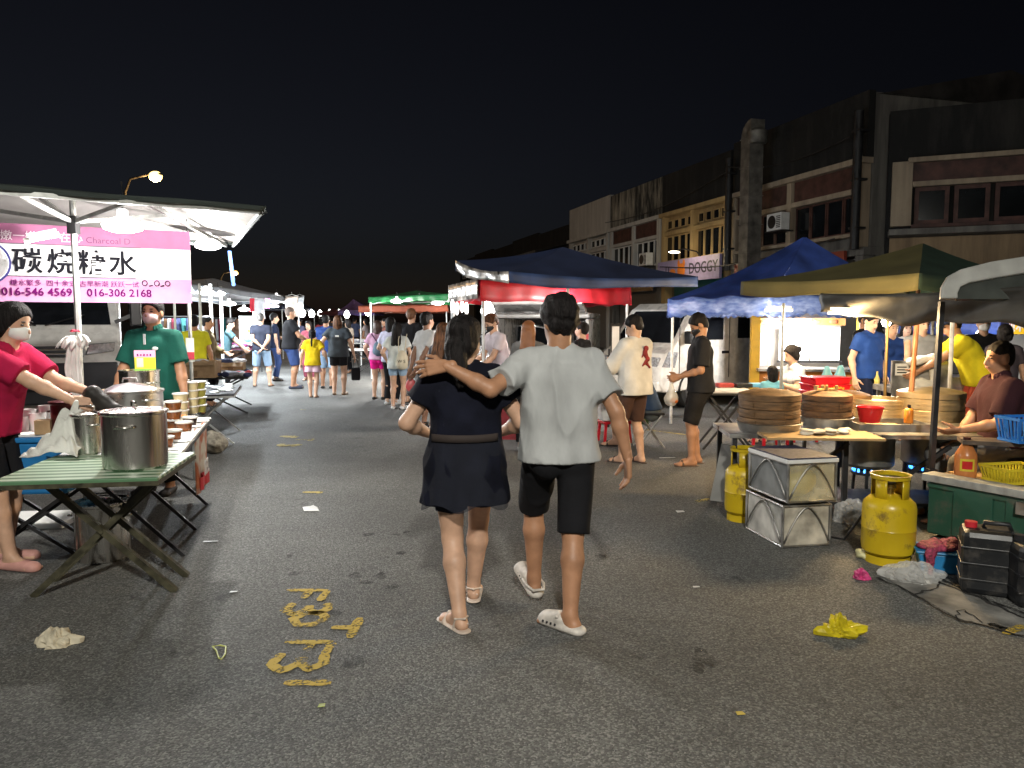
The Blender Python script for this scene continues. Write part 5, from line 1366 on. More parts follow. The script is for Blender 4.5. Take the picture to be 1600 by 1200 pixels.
stand = thing('crate_stand', 'small table holding the stack of red crates', 'table', (st0.x, st0.y, 0))
MB().bbox((-.3, -.22, st0.z - .035), (.3, .22, st0.z - .002)).build('table_top', STEELD, stand)
for x in (-.26, .26):
    for y in (-.18, .18): MB().bbox((x - .015, y - .015, 0), (x + .015, y + .015, st0.z - .036)).build('leg', IRON, stand)
# two light blue bags hung behind
BAGB = M('bag_blue', (.25, .62, .75), rough=.35, var=.12, scale=12, bump=.3, bscale=20)
for k, px in enumerate((1292, 1312)):
    p = AT(px, 596, 8.2)
    tag(blob('carrier_bag', [elp((0, 0, -.02), (.075, .05, .11)), seg((-.03, 0, .06), (-.01, 0, .15), .03, .018), seg((.03, 0, .06), (.01, 0, .15), .03, .018), seg((0, 0, -.1), (.02, 0, -.22), .06, .05)], .014, BAGB, None, loc=p, k=.03, noise=(.006, 40, k)), ['light blue carrier bag behind the red crates, left one', 'light blue carrier bag behind the red crates, right one'][k], 'bag', 'light blue carrier bags')

# ---- green cart at the right edge
GRN = scuffed('cart_green', (.022, .085, .055), (.10, .085, .07), .5, 5., .50, .64)
GREYT = M('cart_edge_grey', (.33, .33, .31), rough=.5, var=.3, scale=8)
g0 = G(1447, 838); g1 = G(1600, 876); gd = (g1 - g0).normalized(); RZG = math.atan2(gd.y, gd.x)
gc = thing('green_cart', 'battered dark green cart body with plank top at the right edge', 'cart', g0, RZG)
MB().bbox((0, 0, .03), (1.9, 1.1, .40)).build('body', GRN, gc, bevel=.012)
MB().bbox((-.03, -.04, .402), (1.95, .10, .455)).build('edge_rail', GREYT, gc, bevel=.006)
for k in range(6): MB().bbox((-.02, .104 + k * .165, .404), (1.94, .104 + k * .165 + .158, .430 + .004 * (k % 2))).build('plank', WOODB if k % 2 else M('plank_old', (.26, .17, .09), rough=.8, var=.3, scale=4, stretch=(1, 9, 9)), gc)
for x in (.18, .52): MB().bbox((x, -.012, .05), (x + .26, -.001, .37)).build('pressed_panel', GRN, gc, bevel=.008)
MB().bbox((.0, -.014, .36), (1.9, -.001, .385)).build('lip', GRN, gc)
MB().bbox((.60, -.05, .30), (.66, -.013, .38)).build('latch', STEELD, gc)
pb = AT(1455, 736, 5.5); pt_ = AT(1471, 478, 5.5)
pl = thing('black_post', 'black post rising from the green cart corner', 'post', (pb.x, pb.y, 0))
MB().bar((0, 0, .455), (pt_.x - pb.x, 0, pt_.z + .03), .034).build('post', IRON, pl); MB().bbox((-.03, -.03, .431), (.03, .03, .454)).build('base_plate', IRON, pl)
rl = thing('shelf_rail', 'rusty shelf on short post above the green cart', 'shelf', AT(1522, 742, 5.25).xy.to_3d(), RZG * .35)
MB().bar((0, .05, .43), (0, .05, .67), .036).build('post', IRON, rl)
MB().bbox((-.08, -.02, .672), (.95, .20, .70)).build('shelf_board', M('shelf_rust', (.10, .07, .05), rough=.6, var=.4), rl)
bsk = AT(1604, 684, 5.1); basket('blue_basket', 'blue plastic basket on the rusty shelf', (bsk.x + .08, bsk.y + .1, .703), .1, .30, .2, .17, paint('basket_blue', (.02, .16, .55), rough=.35))
ybk = AT(1590, 757, 5.02); basket('yellow_basket', 'yellow slatted basket on the planks of the green cart', (ybk.x + .05, ybk.y + .12, .438), RZG + 1.2, .30, .22, .11, paint('basket_yellow', (.62, .50, .03), rough=.35), n=12)
jg = AT(1508, 742, 5.3)
jp = bottle('sauce_jug', 'orange sauce jug with red label on the green cart', (jg.x, jg.y, .437), [(.001, 0), (.066, 0), (.07, .012), (.07, .15), (.066, .165), (.03, .235), (.02, .24), (.02, .255)], M('jug_orange', (.55, .20, .06), rough=.3, var=.15), paint('cap_brown', (.06, .015, .01)), .255, capr=.024)
MB().grid(lambda u, v: (.0715 * math.cos(-2.6 + 1.3 * u), .0715 * math.sin(-2.6 + 1.3 * u), .05 + .085 * v), 8, 1, .001).build('label_patch', paint('label_yellow', (.62, .5, .05)), jp)
MB().grid(lambda u, v: (.0735 * math.cos(-2.4 + .9 * u), .0735 * math.sin(-2.4 + .9 * u), .065 + .055 * v), 8, 1, .001).build('label_patch', paint('label_red', (.5, .02, .02)), jp)
# jerrycans
JERR = scuffed('jerry_black', (.011, .012, .014), (.06, .055, .05), .45, 8., .50, .68)
def jerry(label, c, rz, W=.27, D=.24, Hh=.36, capm=None):
    t = thing('jerrycan', label, 'jerrycan', c, rz, 'black jerrycans by the green cart')
    b = MB().bbox((-W / 2, -D / 2, 0), (W / 2, D / 2, Hh)).build('can_body', JERR, t, bevel=.035)
    for k in range(3): MB().bbox((-W / 2 - .004, -D / 2 - .004, .08 + k * .09), (W / 2 + .004, D / 2 + .004, .092 + k * .09)).build('rib', JERR, t, bevel=.003)
    MB().tube([(-.02, 0, Hh - .005), (-.02, 0, Hh + .03), (.10, 0, Hh + .03), (.11, 0, Hh - .005)], .013, 8).build('handle', JERR, t, smooth=True)
    MB().lathe([(.032, Hh - .002), (.032, Hh + .03), (.001, Hh + .031)], 16, (-.085, .0, 0)).build('cap', capm or BLACKP, t, auto=40)
jerry('black jerrycan with red cap in front of the green cart', G(1560, 934) + Vector((.0, .12, 0)), -.45, capm=paint('cap_red', (.5, .02, .03)))
jerry('black jerrycan cut by the right picture edge', G(1622, 952) + Vector((.05, .10, 0)), -.2, .26, .26, .34)
# basin with red netting
bs = G(1486, 900) + Vector((0, .13, 0))
bt = thing('blue_basin', 'small blue basin holding red netting by the gas cylinder', 'basin', bs, -.35)
MB().prism([(-.11, 0), (.11, 0), (.135, .12), (-.135, .12)], -.2, (0, -.1, 0), (1, 0, 0), (0, 0, 1)).build('basin_body', paint('basin_blue', (.02, .20, .45), rough=.4), bt, bevel=.012)
MB().bbox((-.145, -.115, .118), (.145, .115, .130)).build('basin_rim', MATS['paint_basin_blue'], bt, bevel=.004)
NETR = M('netting_red', (.32, .04, .09), rough=.7, var=.4, scale=60, bump=.8, bscale=90)
tag(blob('netting', [elp((-.02, .0, .145), (.12, .09, .03)), seg((-.10, -.09, .14), (-.125, -.14, .02), .03, .02), elp((.05, .02, .16), (.07, .05, .03))], .008, NETR, None, loc=bs, k=.02, noise=(.01, 60, 7)), 'crumpled red netting over the blue basin', 'netting')

# ---- rubbish on the ground
def crumple(name, label, c, prims, mat, seed, amp=.012, fr=55, h=.007, smooth=False, cat='litter'):
    return tag(blob(name, prims, h, mat, None, loc=c, k=.02, noise=(amp, fr, seed), cuts=[((0, 0, .001), (0, 0, -1))], smooth=smooth), label, cat)
BAGC = M('bag_clear', (.72, .72, .70), rough=.14, var=.1, scale=10, alpha=.42, bump=.5, bscale=20)
def crinkle(name, label, c, rad, mat, seed, ears=(), amp=.35, cat='litter', n=46, m=24):
    """thin creased bag: a sagged skin with sharp folds"""
    rg = np.random.RandomState(seed); dirs = rg.normal(size=(7, 3)) * np.array([2.6, 2.6, 2.2]); ph = rg.uniform(0, 6, 7)
    def pt(a, th):
        d = np.array([math.sin(th) * math.cos(a), math.sin(th) * math.sin(a), math.cos(th)])
        r = 1 - amp * .5
        for k in range(7): r += amp * (.42 if k < 3 else .2) * (abs(math.sin(dirs[k] @ d * (1 if k < 3 else 2.3) + ph[k])) - .5)
        for ea, el, ew in ears:
            q = math.acos(max(-1, min(1, math.cos(a - ea)))); r += el * math.exp(-(q / ew) ** 2) * math.exp(-((th - 1.45) / .35) ** 2)
        return (d[0] * r * rad[0], d[1] * r * rad[1], max(.002, rad[2] * (.06 + d[2] * r * 1.2)))
    mb = MB(); mb.grid(lambda u, v: pt(u * 2 * math.pi, .02 + v * (math.pi - .04)), n, m)
    o = mb.build(name, mat); o.location = c
    return tag(o, label, cat)
crinkle('plastic_bag', 'crumpled clear plastic bag at the foot of the gas cylinder', G(1428, 905), (.15, .12, .085), BAGC, 3, ((.2, .45, .3), (2.6, .5, .35)))
crinkle('plastic_bag', 'yellow plastic bag dropped on the open asphalt', G(1312, 990), (.075, .07, .075), M('bag_yellow', (.58, .47, .015), rough=.3, var=.2, scale=14, alpha=.93), 5, ((3.3, .9, .3), (-.2, .8, .35), (5.2, .4, .3)), .5)
crinkle('paper_scrap', 'pink crumpled scrap left of the yellow gas cylinder', G(1347, 904), (.05, .045, .045), M('scrap_pink', (.62, .06, .22), rough=.5, var=.3, scale=20), 6, ((1, .3, .4),), .6, n=26, m=14)
crumple('cabbage_leaf', 'pale leafy scrap beside the gas cylinder', G(1352, 872), [elp((0, 0, .03), (.06, .05, .035)), elp((.05, .03, .04), (.05, .04, .04))], M('leaf_pale', (.60, .58, .32), rough=.5, var=.2), 8, .012, 70, .005)
crinkle('plastic_bag', 'clear bag of rubbish under the work table', G(1330, 815), (.14, .11, .13), BAGC, 9, ((1.2, .4, .4),), .45)
crinkle('paper_scrap', 'crumpled beige paper bag on the asphalt at lower left', G(88, 1006), (.085, .075, .06), M('paper_beige', (.50, .45, .34), rough=.8, var=.15, scale=20), 11, ((.15, .7, .28), (3.0, .35, .4)), .5, n=30, m=14)
crumple('paper_scrap', 'round wad of pale sacking under the neighbouring table', G(333, 708), [elp((0, 0, .12), (.16, .15, .13))], M('sacking', (.30, .28, .23), rough=.9, var=.3, scale=20, bump=.6, bscale=30), 12, .02, 32, .012)
flat = lambda pts, mat, lb, c, z=.003: single(MB().add([(x, y, z + zz_) for x, y, zz_ in pts] + [(x, y, z + zz_ + .0025) for x, y, zz_ in pts], [tuple(range(len(pts)))[::-1], tuple(range(len(pts), 2 * len(pts)))] + [(i, (i + 1) % len(pts), len(pts) + (i + 1) % len(pts), len(pts) + i) for i in range(len(pts))]), 'paper_scrap', lb, 'litter', mat, c, group='flat scraps on the asphalt')
SCR = M('scrap_white', (.62, .63, .62), rough=.5, var=.15)
flat([(-.09, .06, .0), (-.03, .08, .004), (-.02, .13, 0), (.0, .08, .006), (.03, .06, 0), (.08, -.07, 0), (-.04, -.08, .003)], SCR, 'pale torn sheet flat on the asphalt below the yellow mark', G(487, 796))
flat([(-.05, -.012, 0), (.05, -.008, .004), (.05, .014, 0), (-.05, .012, 0)], SCR, 'short white strip on the asphalt right of the tables', G(329, 847))
flat([(-.02, -.012, 0), (.02, -.008, .004), (.02, .014, 0), (-.02, .012, 0)], SCR, 'tiny white scrap left of the painted letters', G(365, 926))
flat([(-.09, -.02, 0), (.09, .0, .004), (.09, .035, 0), (-.09, .02, 0)], SCR, 'white wrapper on the ground between the two waiting men', G(1043, 716))
flat([(-.03, -.03, 0), (.03, -.02, .004), (.03, .03, 0), (-.03, .03, 0)], SCR, 'white scrap near the walking man towards the crates', G(1063, 800))
flat([(-.018, -.01, 0), (.018, -.01, .003), (.018, .012, 0), (-.018, .012, 0)], SCR, 'tiny pale fleck right of the clog', G(1088, 918))
flat([(-.016, -.012, 0), (.016, -.012, .003), (.01, .014, 0), (-.016, .012, 0)], M('scrap_yellow', (.55, .42, .08), rough=.6), 'tiny yellow fleck on the asphalt at lower right', G(1157, 1116))
flat([(-.014, -.012, 0), (.014, -.012, .003), (.01, .018, 0), (-.014, .012, 0)], M('scrap_green', (.35, .40, .10), rough=.6), 'tiny green fleck below the painted letters', G(503, 1104))
rb = [G(332, 1012), G(338, 1018), G(342, 1030), G(346, 1032), G(352, 1024), G(353, 1012), G(344, 1010)]
single(MB().tube([(p.x, p.y, .006) for p in rb], .004, 6, closed=True), 'rubber_band', 'yellow-green band lying on the asphalt left of the letters', 'band', M('band_yellow', (.42, .45, .10), rough=.5))
# ---- canopies over the dumpling stall
OLIVC = M('canvas_olive', (.12, .105, .04), rough=.8, var=.15, scale=2, bump=.3, bscale=10)
GREEND = M('canvas_dark_green', (.018, .04, .026), rough=.85, var=.2, scale=3, bump=.2, bscale=10)
um = thing('market_umbrella', 'square umbrella with olive yellow and dark green sides over the dumpling stall', 'umbrella', (0, 0, 0))
k1, k2, k3, k4 = AT(1158, 444, 8.7), AT(1436, 430, 7.1), AT(1640, 430, 8.3), AT(1420, 455, 10.)
for q in (k1, k2, k3, k4): q.z = 1.96
up_ = AT(1442, 380, 8.6)
def slope(a, b, p, mat, und, dr, nm='canopy_panel'):
    f = lambda u, v: a.lerp(b, u).lerp(p, v * .99) - Vector((0, 0, .10 * 4 * v * (1 - v) * .5 + .03 * math.sin(u * math.pi) * (1 - v)))
    MB().grid(f, 14, 8).build(nm, mat, um, smooth=True); MB().grid(lambda u, v: f(u, v) - Vector((0, 0, .012)), 14, 8).build('canopy_lining', und, um, smooth=True)
    MB().grid(lambda u, v: f(u, 0) + Vector((math.sin(u * 25) * .012 * v, math.cos(u * 25) * .012 * v - .003, -dr * v - .02 * v * math.sin(u * 9))), 40, 3, .004).build('valance', mat, um, smooth=True)
slope(k1, k2, up_, OLIVC, M('canvas_beige', (.40, .36, .26), rough=.85), .15); slope(k2, k3, up_, GREEND, GREEND, .15); slope(k3, k4, up_, GREEND, GREEND, .12); slope(k4, k1, up_, OLIVC, OLIVC, .12)
pz = AT(1418, 690, 6.6); pt2 = AT(1433, 498, 6.75)
pu = thing('umbrella_pole', 'rusty brown pole leaning behind the orange bottle', 'pole', (pz.x, pz.y, 0))
MB().tube([(-.02, 0, 0), (0, 0, pz.z), (pt2.x - pz.x, pt2.y - pz.y, pt2.z), (up_.x - pz.x - .03, up_.y - pz.y, up_.z - .05)], .022, 10).build('pole', M('pole_rust', (.20, .08, .03), rough=.5, var=.3), pu)
# dark sagging tarp and its purple-lit left part
tp = thing('sagging_tarp', 'dark sagging tarpaulin hung low over the green cart', 'tarp', (0, 0, 0))
TARP = M('tarp_dark', (.045, .042, .035), rough=.55, var=.3, scale=4, bump=.5, bscale=9)
ta, tb_, = AT(1282, 474, 6.6), AT(1640, 476, 5.0)
def tf(u, v):
    p = ta.lerp(tb_, u); s_ = .02 * math.sin(u * 11) + .015 * math.sin(u * 23 + 1)
    return p + Vector((0, .03 * math.sin(v * 6 + u * 14), (.5 - v) * (.17 + .10 * u) - .03 * math.sin(u * math.pi) + s_ * v))
MB().grid(tf, 40, 8, .006).build('front_sheet', TARP, tp, smooth=True)
# raised rear hatch
RHM = M('hatch_grey', (.34, .34, .32), rough=.45, var=.15, scale=5)
h0 = AT(1466, 470, 5.3); hx = Vector((1, -.12, 0)).normalized(); hy = Vector((.0, .35, .94)).normalized()
ht = thing('raised_hatch', 'raised grey rear hatch with dark window above the green cart', 'vehicle hatch', (0, 0, 0))
out_ = [(0, 0), (.02, .09), (.07, .165), (.16, .215), (.36, .27), (.9, .36), (1.2, .39), (1.2, .27), (.9, .24), (.40, .155), (.20, .115), (.14, .085), (.115, .04), (.11, 0)]
MB().prism(out_, .05, h0, hx, hy).build('hatch_frame', RHM, ht, bevel=.012)
MB().prism([(.112, .0), (.118, .04), (.145, .083), (.20, .112), (.40, .152), (.9, .237), (1.2, .267), (1.2, 0)], .03, h0 + Vector((0, .012, 0)), hx, hy).build('hatch_window', M('hatch_glass', (.05, .055, .05), rough=.2, var=.2), ht)
tube_lamp('warm glowing fluorescent tube above the steamers', AT(1297, 488, 6.4), AT(1421, 493, 6.15), 210, COLY, E_WARM, .014)
tube_lamp('white led strip under the blue tent by its pole', AT(1198, 484, 9.6), AT(1236, 484, 9.4), 125, (1, .72, .42))

# ================================================================== other tents
def tent(label, corners, peak, mat, under, drop=.2, vmat=None, legs=(0, 1, 2, 3), legm=POLEW, scallop=0., sag=.06, legr=.02, name='stall_canopy', side_mats=None):
    t = thing(name, label, 'canopy', (0, 0, 0))
    canopy_panels(t, corners, peak, mat, under, sag, 12, drop=drop, vmat=vmat, scallop=scallop)
    n = len(corners)
    for i in legs:
        c = Vector(corners[i]).lerp(Vector((peak[0], peak[1], corners[i][2])), .035); leg(t, c.x, c.y, c.z - .02, legr, legm)
    for i in range(n):
        a, b = (Vector(corners[j]).lerp(Vector((peak[0], peak[1], corners[j][2])), .03) - Vector((0, 0, .04)) for j in (i, (i + 1) % n))
        MB().bar(a, b, .02, .03).build('rail', legm, t)
        m = a.lerp(b, .5); MB().bar(a - Vector((0, 0, .14)), m, .014).build('brace', legm, t); MB().bar(b - Vector((0, 0, .14)), m, .014).build('brace', legm, t)
    return t
BLUEC = M('canvas_blue', (.022, .05, .22), rough=.6, var=.25, scale=3, bump=.4, bscale=14)
NAVYC = M('canvas_navy', (.02, .032, .085), rough=.7, var=.2, scale=2, bump=.25, bscale=10)
REDC = M('canvas_red', (.32, .012, .025), rough=.7, var=.15, scale=2, bump=.25, bscale=12)
SILV = M('canvas_silver', (.50, .46, .42), rough=.3, metal=.5, var=.5, scale=9, bump=.8, bscale=16)
GRC = M('canvas_green_bright', (.02, .22, .06), rough=.7, var=.15, scale=2)
GREYC = M('canvas_grey', (.22, .24, .27), rough=.75, var=.15, scale=2)
ORC = M('canvas_orange', (.40, .10, .05), rough=.7, var=.2, scale=2)
b1, b2, b3, b4 = AT(1044, 466, 11.3), AT(1203, 466, 10.0), AT(1450, 484, 11.2), AT(1290, 480, 13.4)
for q in (b1, b2, b3, b4): q.z = 1.84
tent('royal blue peaked tent with scalloped white edge behind the waiting men', [b1, b2, b3, b4], AT(1257, 369, 11.5), BLUEC, BLUEC, .27, vmat=M('valance_blue', (.15, .22, .46), col2=(.03, .07, .27), rough=.4, scale=9, bump=.5, bscale=20, stretch=(1, 1, 3)), scallop=.13, legs=(0, 1, 2), sag=.12)
e1, e2, e3, e4 = AT(1405, 498, 12.5), AT(1562, 499, 10.8), AT(1690, 500, 12.5), AT(1520, 498, 14.)
for q in (e1, e2, e3, e4): q.z = 1.60
dkb = tent('dark blue tent behind the grill stall with white lettering', [e1, e2, e3, e4], AT(1545, 470, 12.5), BLUEC, BLUEC, .30, scallop=.06, legs=(1, 2), sag=.08)
ev = (e2 - e1).normalized()
for tx, pp_ in (('es', 1484), ('ema', 1503)):
    q = AT(pp_, 517, 11.4); s_ = (q.x - e1.x) / (e2.x - e1.x); q = e1.lerp(e2, s_); text('lettering', tx, .13, BANW, dkb, q - Vector((-ev.y * -.05, .06, .18)), ev, (0, 0, 1), bold=.003)
n1, n2, n3, n4 = AT(712, 407, 9.6), AT(795, 424, 8.4), AT(1090, 432, 9.8), AT(930, 415, 11.6)
nv = thing('market_umbrella', 'large tilted navy umbrella above the red tent', 'umbrella', (0, 0, 0))
npk = AT(880, 386, 9.7)
def nslope(a, b, mat, vm, dr):
    f = lambda u, v: a.lerp(b, u).lerp(npk, v * .99) - Vector((0, 0, .07 * 4 * v * (1 - v) * .5 + .05 * math.sin(u * math.pi) * (1 - v)))
    MB().grid(f, 14, 8).build('canopy_panel', mat, nv, smooth=True); MB().grid(lambda u, v: f(u, v) - Vector((0, 0, .012)), 14, 8).build('canopy_lining', M('lining_tan', (.30, .27, .22), rough=.8), nv, smooth=True)
    MB().grid(lambda u, v: f(u, 0) + Vector((math.sin(u * 22) * .01 * v, -.004 + math.cos(u * 22) * .01 * v, -dr * v * (1 + .15 * math.sin(u * 7)))), 40, 3, .004).build('valance', vm, nv, smooth=True)
nslope(n1, n2, NAVYC, SILV, .12); nslope(n2, n3, NAVYC, M('canvas_navy_light', (.03, .06, .17), rough=.6, var=.25, scale=3), .12); nslope(n3, n4, NAVYC, NAVYC, .12); nslope(n4, n1, NAVYC, NAVYC, .12)
pq = AT(887, 480, 9.75); leg(nv, pq.x, pq.y, npk.z - .02, .02, POLEW, 'pole')
MB().lathe([(.22, 0), (.24, .03), (.24, .06), (.05, .08), (.03, .2)], 20, (pq.x, pq.y, 0)).build('base', IRON, nv, auto=40)
for q in (n1, n2, n3, n4): MB().bar((pq.x, pq.y, npk.z - .30), q.lerp(npk, .35) - Vector((0, 0, .05)), .014).build('rib', POLEW, nv)
r1, r2, r3, r4 = AT(751, 436, 10.0), AT(985, 455, 12.6), AT(905, 455, 15.), AT(704, 450, 12.2)
for q in (r1, r2, r3, r4): q.z = 2.05
rtt = tent('red tent behind the walking couple', [r1, r2, r3, r4], AT(840, 412, 12.5), REDC, SILV, .27, vmat=paint('valance_red', (.55, .015, .03), rough=.6), legs=(0, 1, 2, 3), sag=.08)
MB().grid(lambda u, v: r4.lerp(r1, u) + Vector((-.03 - .01 * math.sin(u * 40), -.02, .02 - .26 * v)), 30, 3, .004).build('silver_valance', SILV, rtt, smooth=True)
# far right side canopies
f1, f2, f3, f4 = AT(576, 461, 20), AT(708, 468, 17.5), AT(770, 470, 22), AT(640, 470, 25)
for q in (f1, f2, f3, f4): q.z = 2.12
tent('bright green canopy further down the row', [f1, f2, f3, f4], AT(650, 462, 21) + Vector((0, 0, .14)), GRC, PALEC, .14, legs=(0, 1, 2), sag=.03)
f1, f2, f3, f4 = AT(560, 470, 25), AT(700, 476, 23.5), AT(720, 470, 28), AT(600, 470, 30)
for q in (f1, f2, f3, f4): q.z = 1.98
tent('low orange canopy beyond the green one', [f1, f2, f3, f4], AT(640, 462, 27), ORC, PALEC, .2, legs=(0, 1), sag=.05)
f1, f2, f3, f4 = AT(528, 485, 33), AT(585, 486, 31), AT(600, 486, 36), AT(545, 486, 37)
for q in (f1, f2, f3, f4): q.z = 1.95
tent('dim purple peaked tent far down the row', [f1, f2, f3, f4], AT(552, 467, 34), M('canvas_purple', (.08, .05, .18), rough=.7), PALEC, .2, legs=(0, 1), sag=.1)
f1, f2, f3, f4 = AT(498, 490, 45), AT(540, 490, 43), AT(550, 490, 48), AT(510, 490, 50)
for q in (f1, f2, f3, f4): q.z = 2.0
tent('smallest dark tent at the far end of the lane', [f1, f2, f3, f4], AT(520, 482, 46), M('canvas_maroon', (.12, .04, .06), rough=.7), PALEC, .2, legs=(0, 1), sag=.1)
# left row beyond the drink stall
f1, f2, f3, f4 = AT(268, 446, 12.6), AT(470, 470, 23.5), AT(360, 470, 25.5), AT(120, 446, 14.2)
for q in (f1, f2, f3, f4): q.z = 2.17
tent('long grey canopy over the clothes tables', [f1, f2, f3, f4], (f1 + f2 + f3 + f4) / 4 + Vector((0, 0, .38)), GREYC, PALEC, .12, legs=(0, 1, 2, 3), sag=.05)
gpost = thing('tent_pole', 'white tent pole between the yellow shirt and the teal shirt', 'pole', (AT(331, 520, 14.5).x, 14.5, 0)); leg(gpost, 0, 0, 2.2, .03, POLEW, 'pole')
gpost = thing('tent_pole', 'white tent pole right beside the teal shirted seller', 'pole', (AT(347, 520, 15.5).x, 15.5, 0)); leg(gpost, 0, 0, 2.2, .03, POLEW, 'pole')
gpost = thing('tent_pole', 'thin white pole just right of the pink banner', 'pole', (AT(314, 520, 13.2).x, 13.2, 0)); leg(gpost, 0, 0, 2.15, .025, POLEW, 'pole')
f1, f2, f3, f4 = AT(440, 482, 30), AT(492, 486, 40), AT(470, 486, 42), AT(400, 482, 32)
for q in (f1, f2, f3, f4): q.z = 2.1
tent('dim blue canopy at the far left end of the lane', [f1, f2, f3, f4], (f1 + f2 + f3 + f4) / 4 + Vector((0, 0, .5)), NAVYC, PALEC, .15, legs=(0, 1), sag=.05)

# lamps of the far stalls
LL = [(322, 456, 13.8, 435, 'disc lamp nearest the pink banner in the clothes stall'), (340, 458, 15.2, 435, 'second disc lamp under the grey canopy'), (358, 474, 17, 332, 'disc lamp above the teal shirted seller'), (381, 483, 20, 384, 'disc lamp over the heap of clothes'), (432, 464, 21, 460, 'disc lamp beside the hanging pink cloth'), (428, 478, 23.5, 332, 'lower disc lamp above the large man in black')]
for px, py, d, pw, lb in LL: ufo(lb, AT(px, py, d), pw, COLC, .15, E_COOL, cord=.1)
LR = [(620, 470, 19.0, 384, 'disc lamp at the left end of the green canopy'), (656, 466, 19.5, 384, 'disc lamp in the middle of the green canopy'), (684, 473, 18.5, 249, 'disc lamp at the right of the green canopy')]
for px, py, d, pw, lb in LR: ufo(lb, AT(px, py, d), pw, COLW, .16, cord=.1)
LB = [(542, 492, 30, 30, 'bright bulb beside the grey shirted woman'), (552, 486, 36, 14, 'small bulb above the bright one'), (575, 488, 27, 30, 'bulb under the low orange canopy'), (487, 491, 38, 26, 'bulb over the far left stalls'), (500, 490, 48, 14, 'tiny far bulb at the middle of the lane'), (515, 488, 60, 10, 'tiniest bulb at the lane end'), (472, 490, 33, 16, 'bulb behind the large man in black'), (530, 489, 50, 10, 'tiny bulb beside the far tents')]
for px, py, d, pw, lb in LB: bulb(lb, AT(px, py, d), pw, COLC if pw < 25 else COLW, .12 if d < 33 else .16)
bulb('big round white lantern over the snack counter', AT(762, 487, 10.8), 60, (1, .93, .85), .10)
for k, px in enumerate((707, 714, 722, 729)):
    t = thing('hanging_lantern', ['white hanging lantern, first of the row under the silver valance', 'white hanging lantern, second of the row under the silver valance', 'white hanging lantern, third of the row under the silver valance', 'white hanging lantern nearest the red valance corner'][k], 'lantern', AT(px, 478 + (k % 2) * 4, 11.4), 0, 'white hanging lanterns')
    MB().ell((0, 0, 0), (.030, .030, .10), 10, 7).build('lantern', emis('lantern_white', (1, .95, .9), 3), t, smooth=True)
    MB().tube([(0, 0, .10), (0, 0, .2)], .004, 5).build('cord', IRON, t)
bulb('bulb under the red tent right of the man\'s head', AT(897, 475, 11.2), 110, COLW, .03)
bulb('glowing bulb in a petal shade over the grill stall', AT(1385, 503, 8.6), 60, (1, .88, .7), .055)
bulb('white bulb in front of the yellow sign', AT(1530, 527, 10.2), 110, COLW, .06)
# street lamps
def street_lamp(label, p, power, col=(1, .55, .18), arm=(1, 0), h=None):
    t = thing('street_lamp', label, 'street lamp', (p.x, p.y, 0), 0, 'sodium street lamps')
    h = p.z; a = Vector((*arm, 0)).normalized()
    MB().tube([a * -1.6, a * -1.6 + Vector((0, 0, h - .6)), a * -1.3 + Vector((0, 0, h - .05)), a * -.3 + Vector((0, 0, h + .08))], [.09, .06, .05, .04], 8).build('pole', IRON, t, smooth=True)
    MB().ell((0, 0, h + .06), (.34, .16, .09), 14, 7, Matrix.Rotation(math.atan2(a.y, a.x), 3, 'Z')).build('lamp_head', STEELD, t, smooth=True)
    MB().ell((0, 0, h - .02), (.30, .24, .22), 14, 8, Matrix.Rotation(math.atan2(a.y, a.x), 3, 'Z')).build('lens', E_SOD, t, smooth=True)
    plight('lamp_light', t, (0, 0, h - .35), power, col, .2)
    return t
street_lamp('bright sodium street lamp above the green canopy', AT(243, 275, 33), 900, arm=(1, -.3))
street_lamp('added street lamp with pale fill light, unseen behind the camera', Vector((.4, -3.6, 6.0)), 3100, (1, .97, .87), arm=(1, .4))  # added out of view to carry the light on the foreground
street_lamp('small distant sodium street lamp beside the blue strap', AT(368, 426, 85), 900, arm=(1, 0))

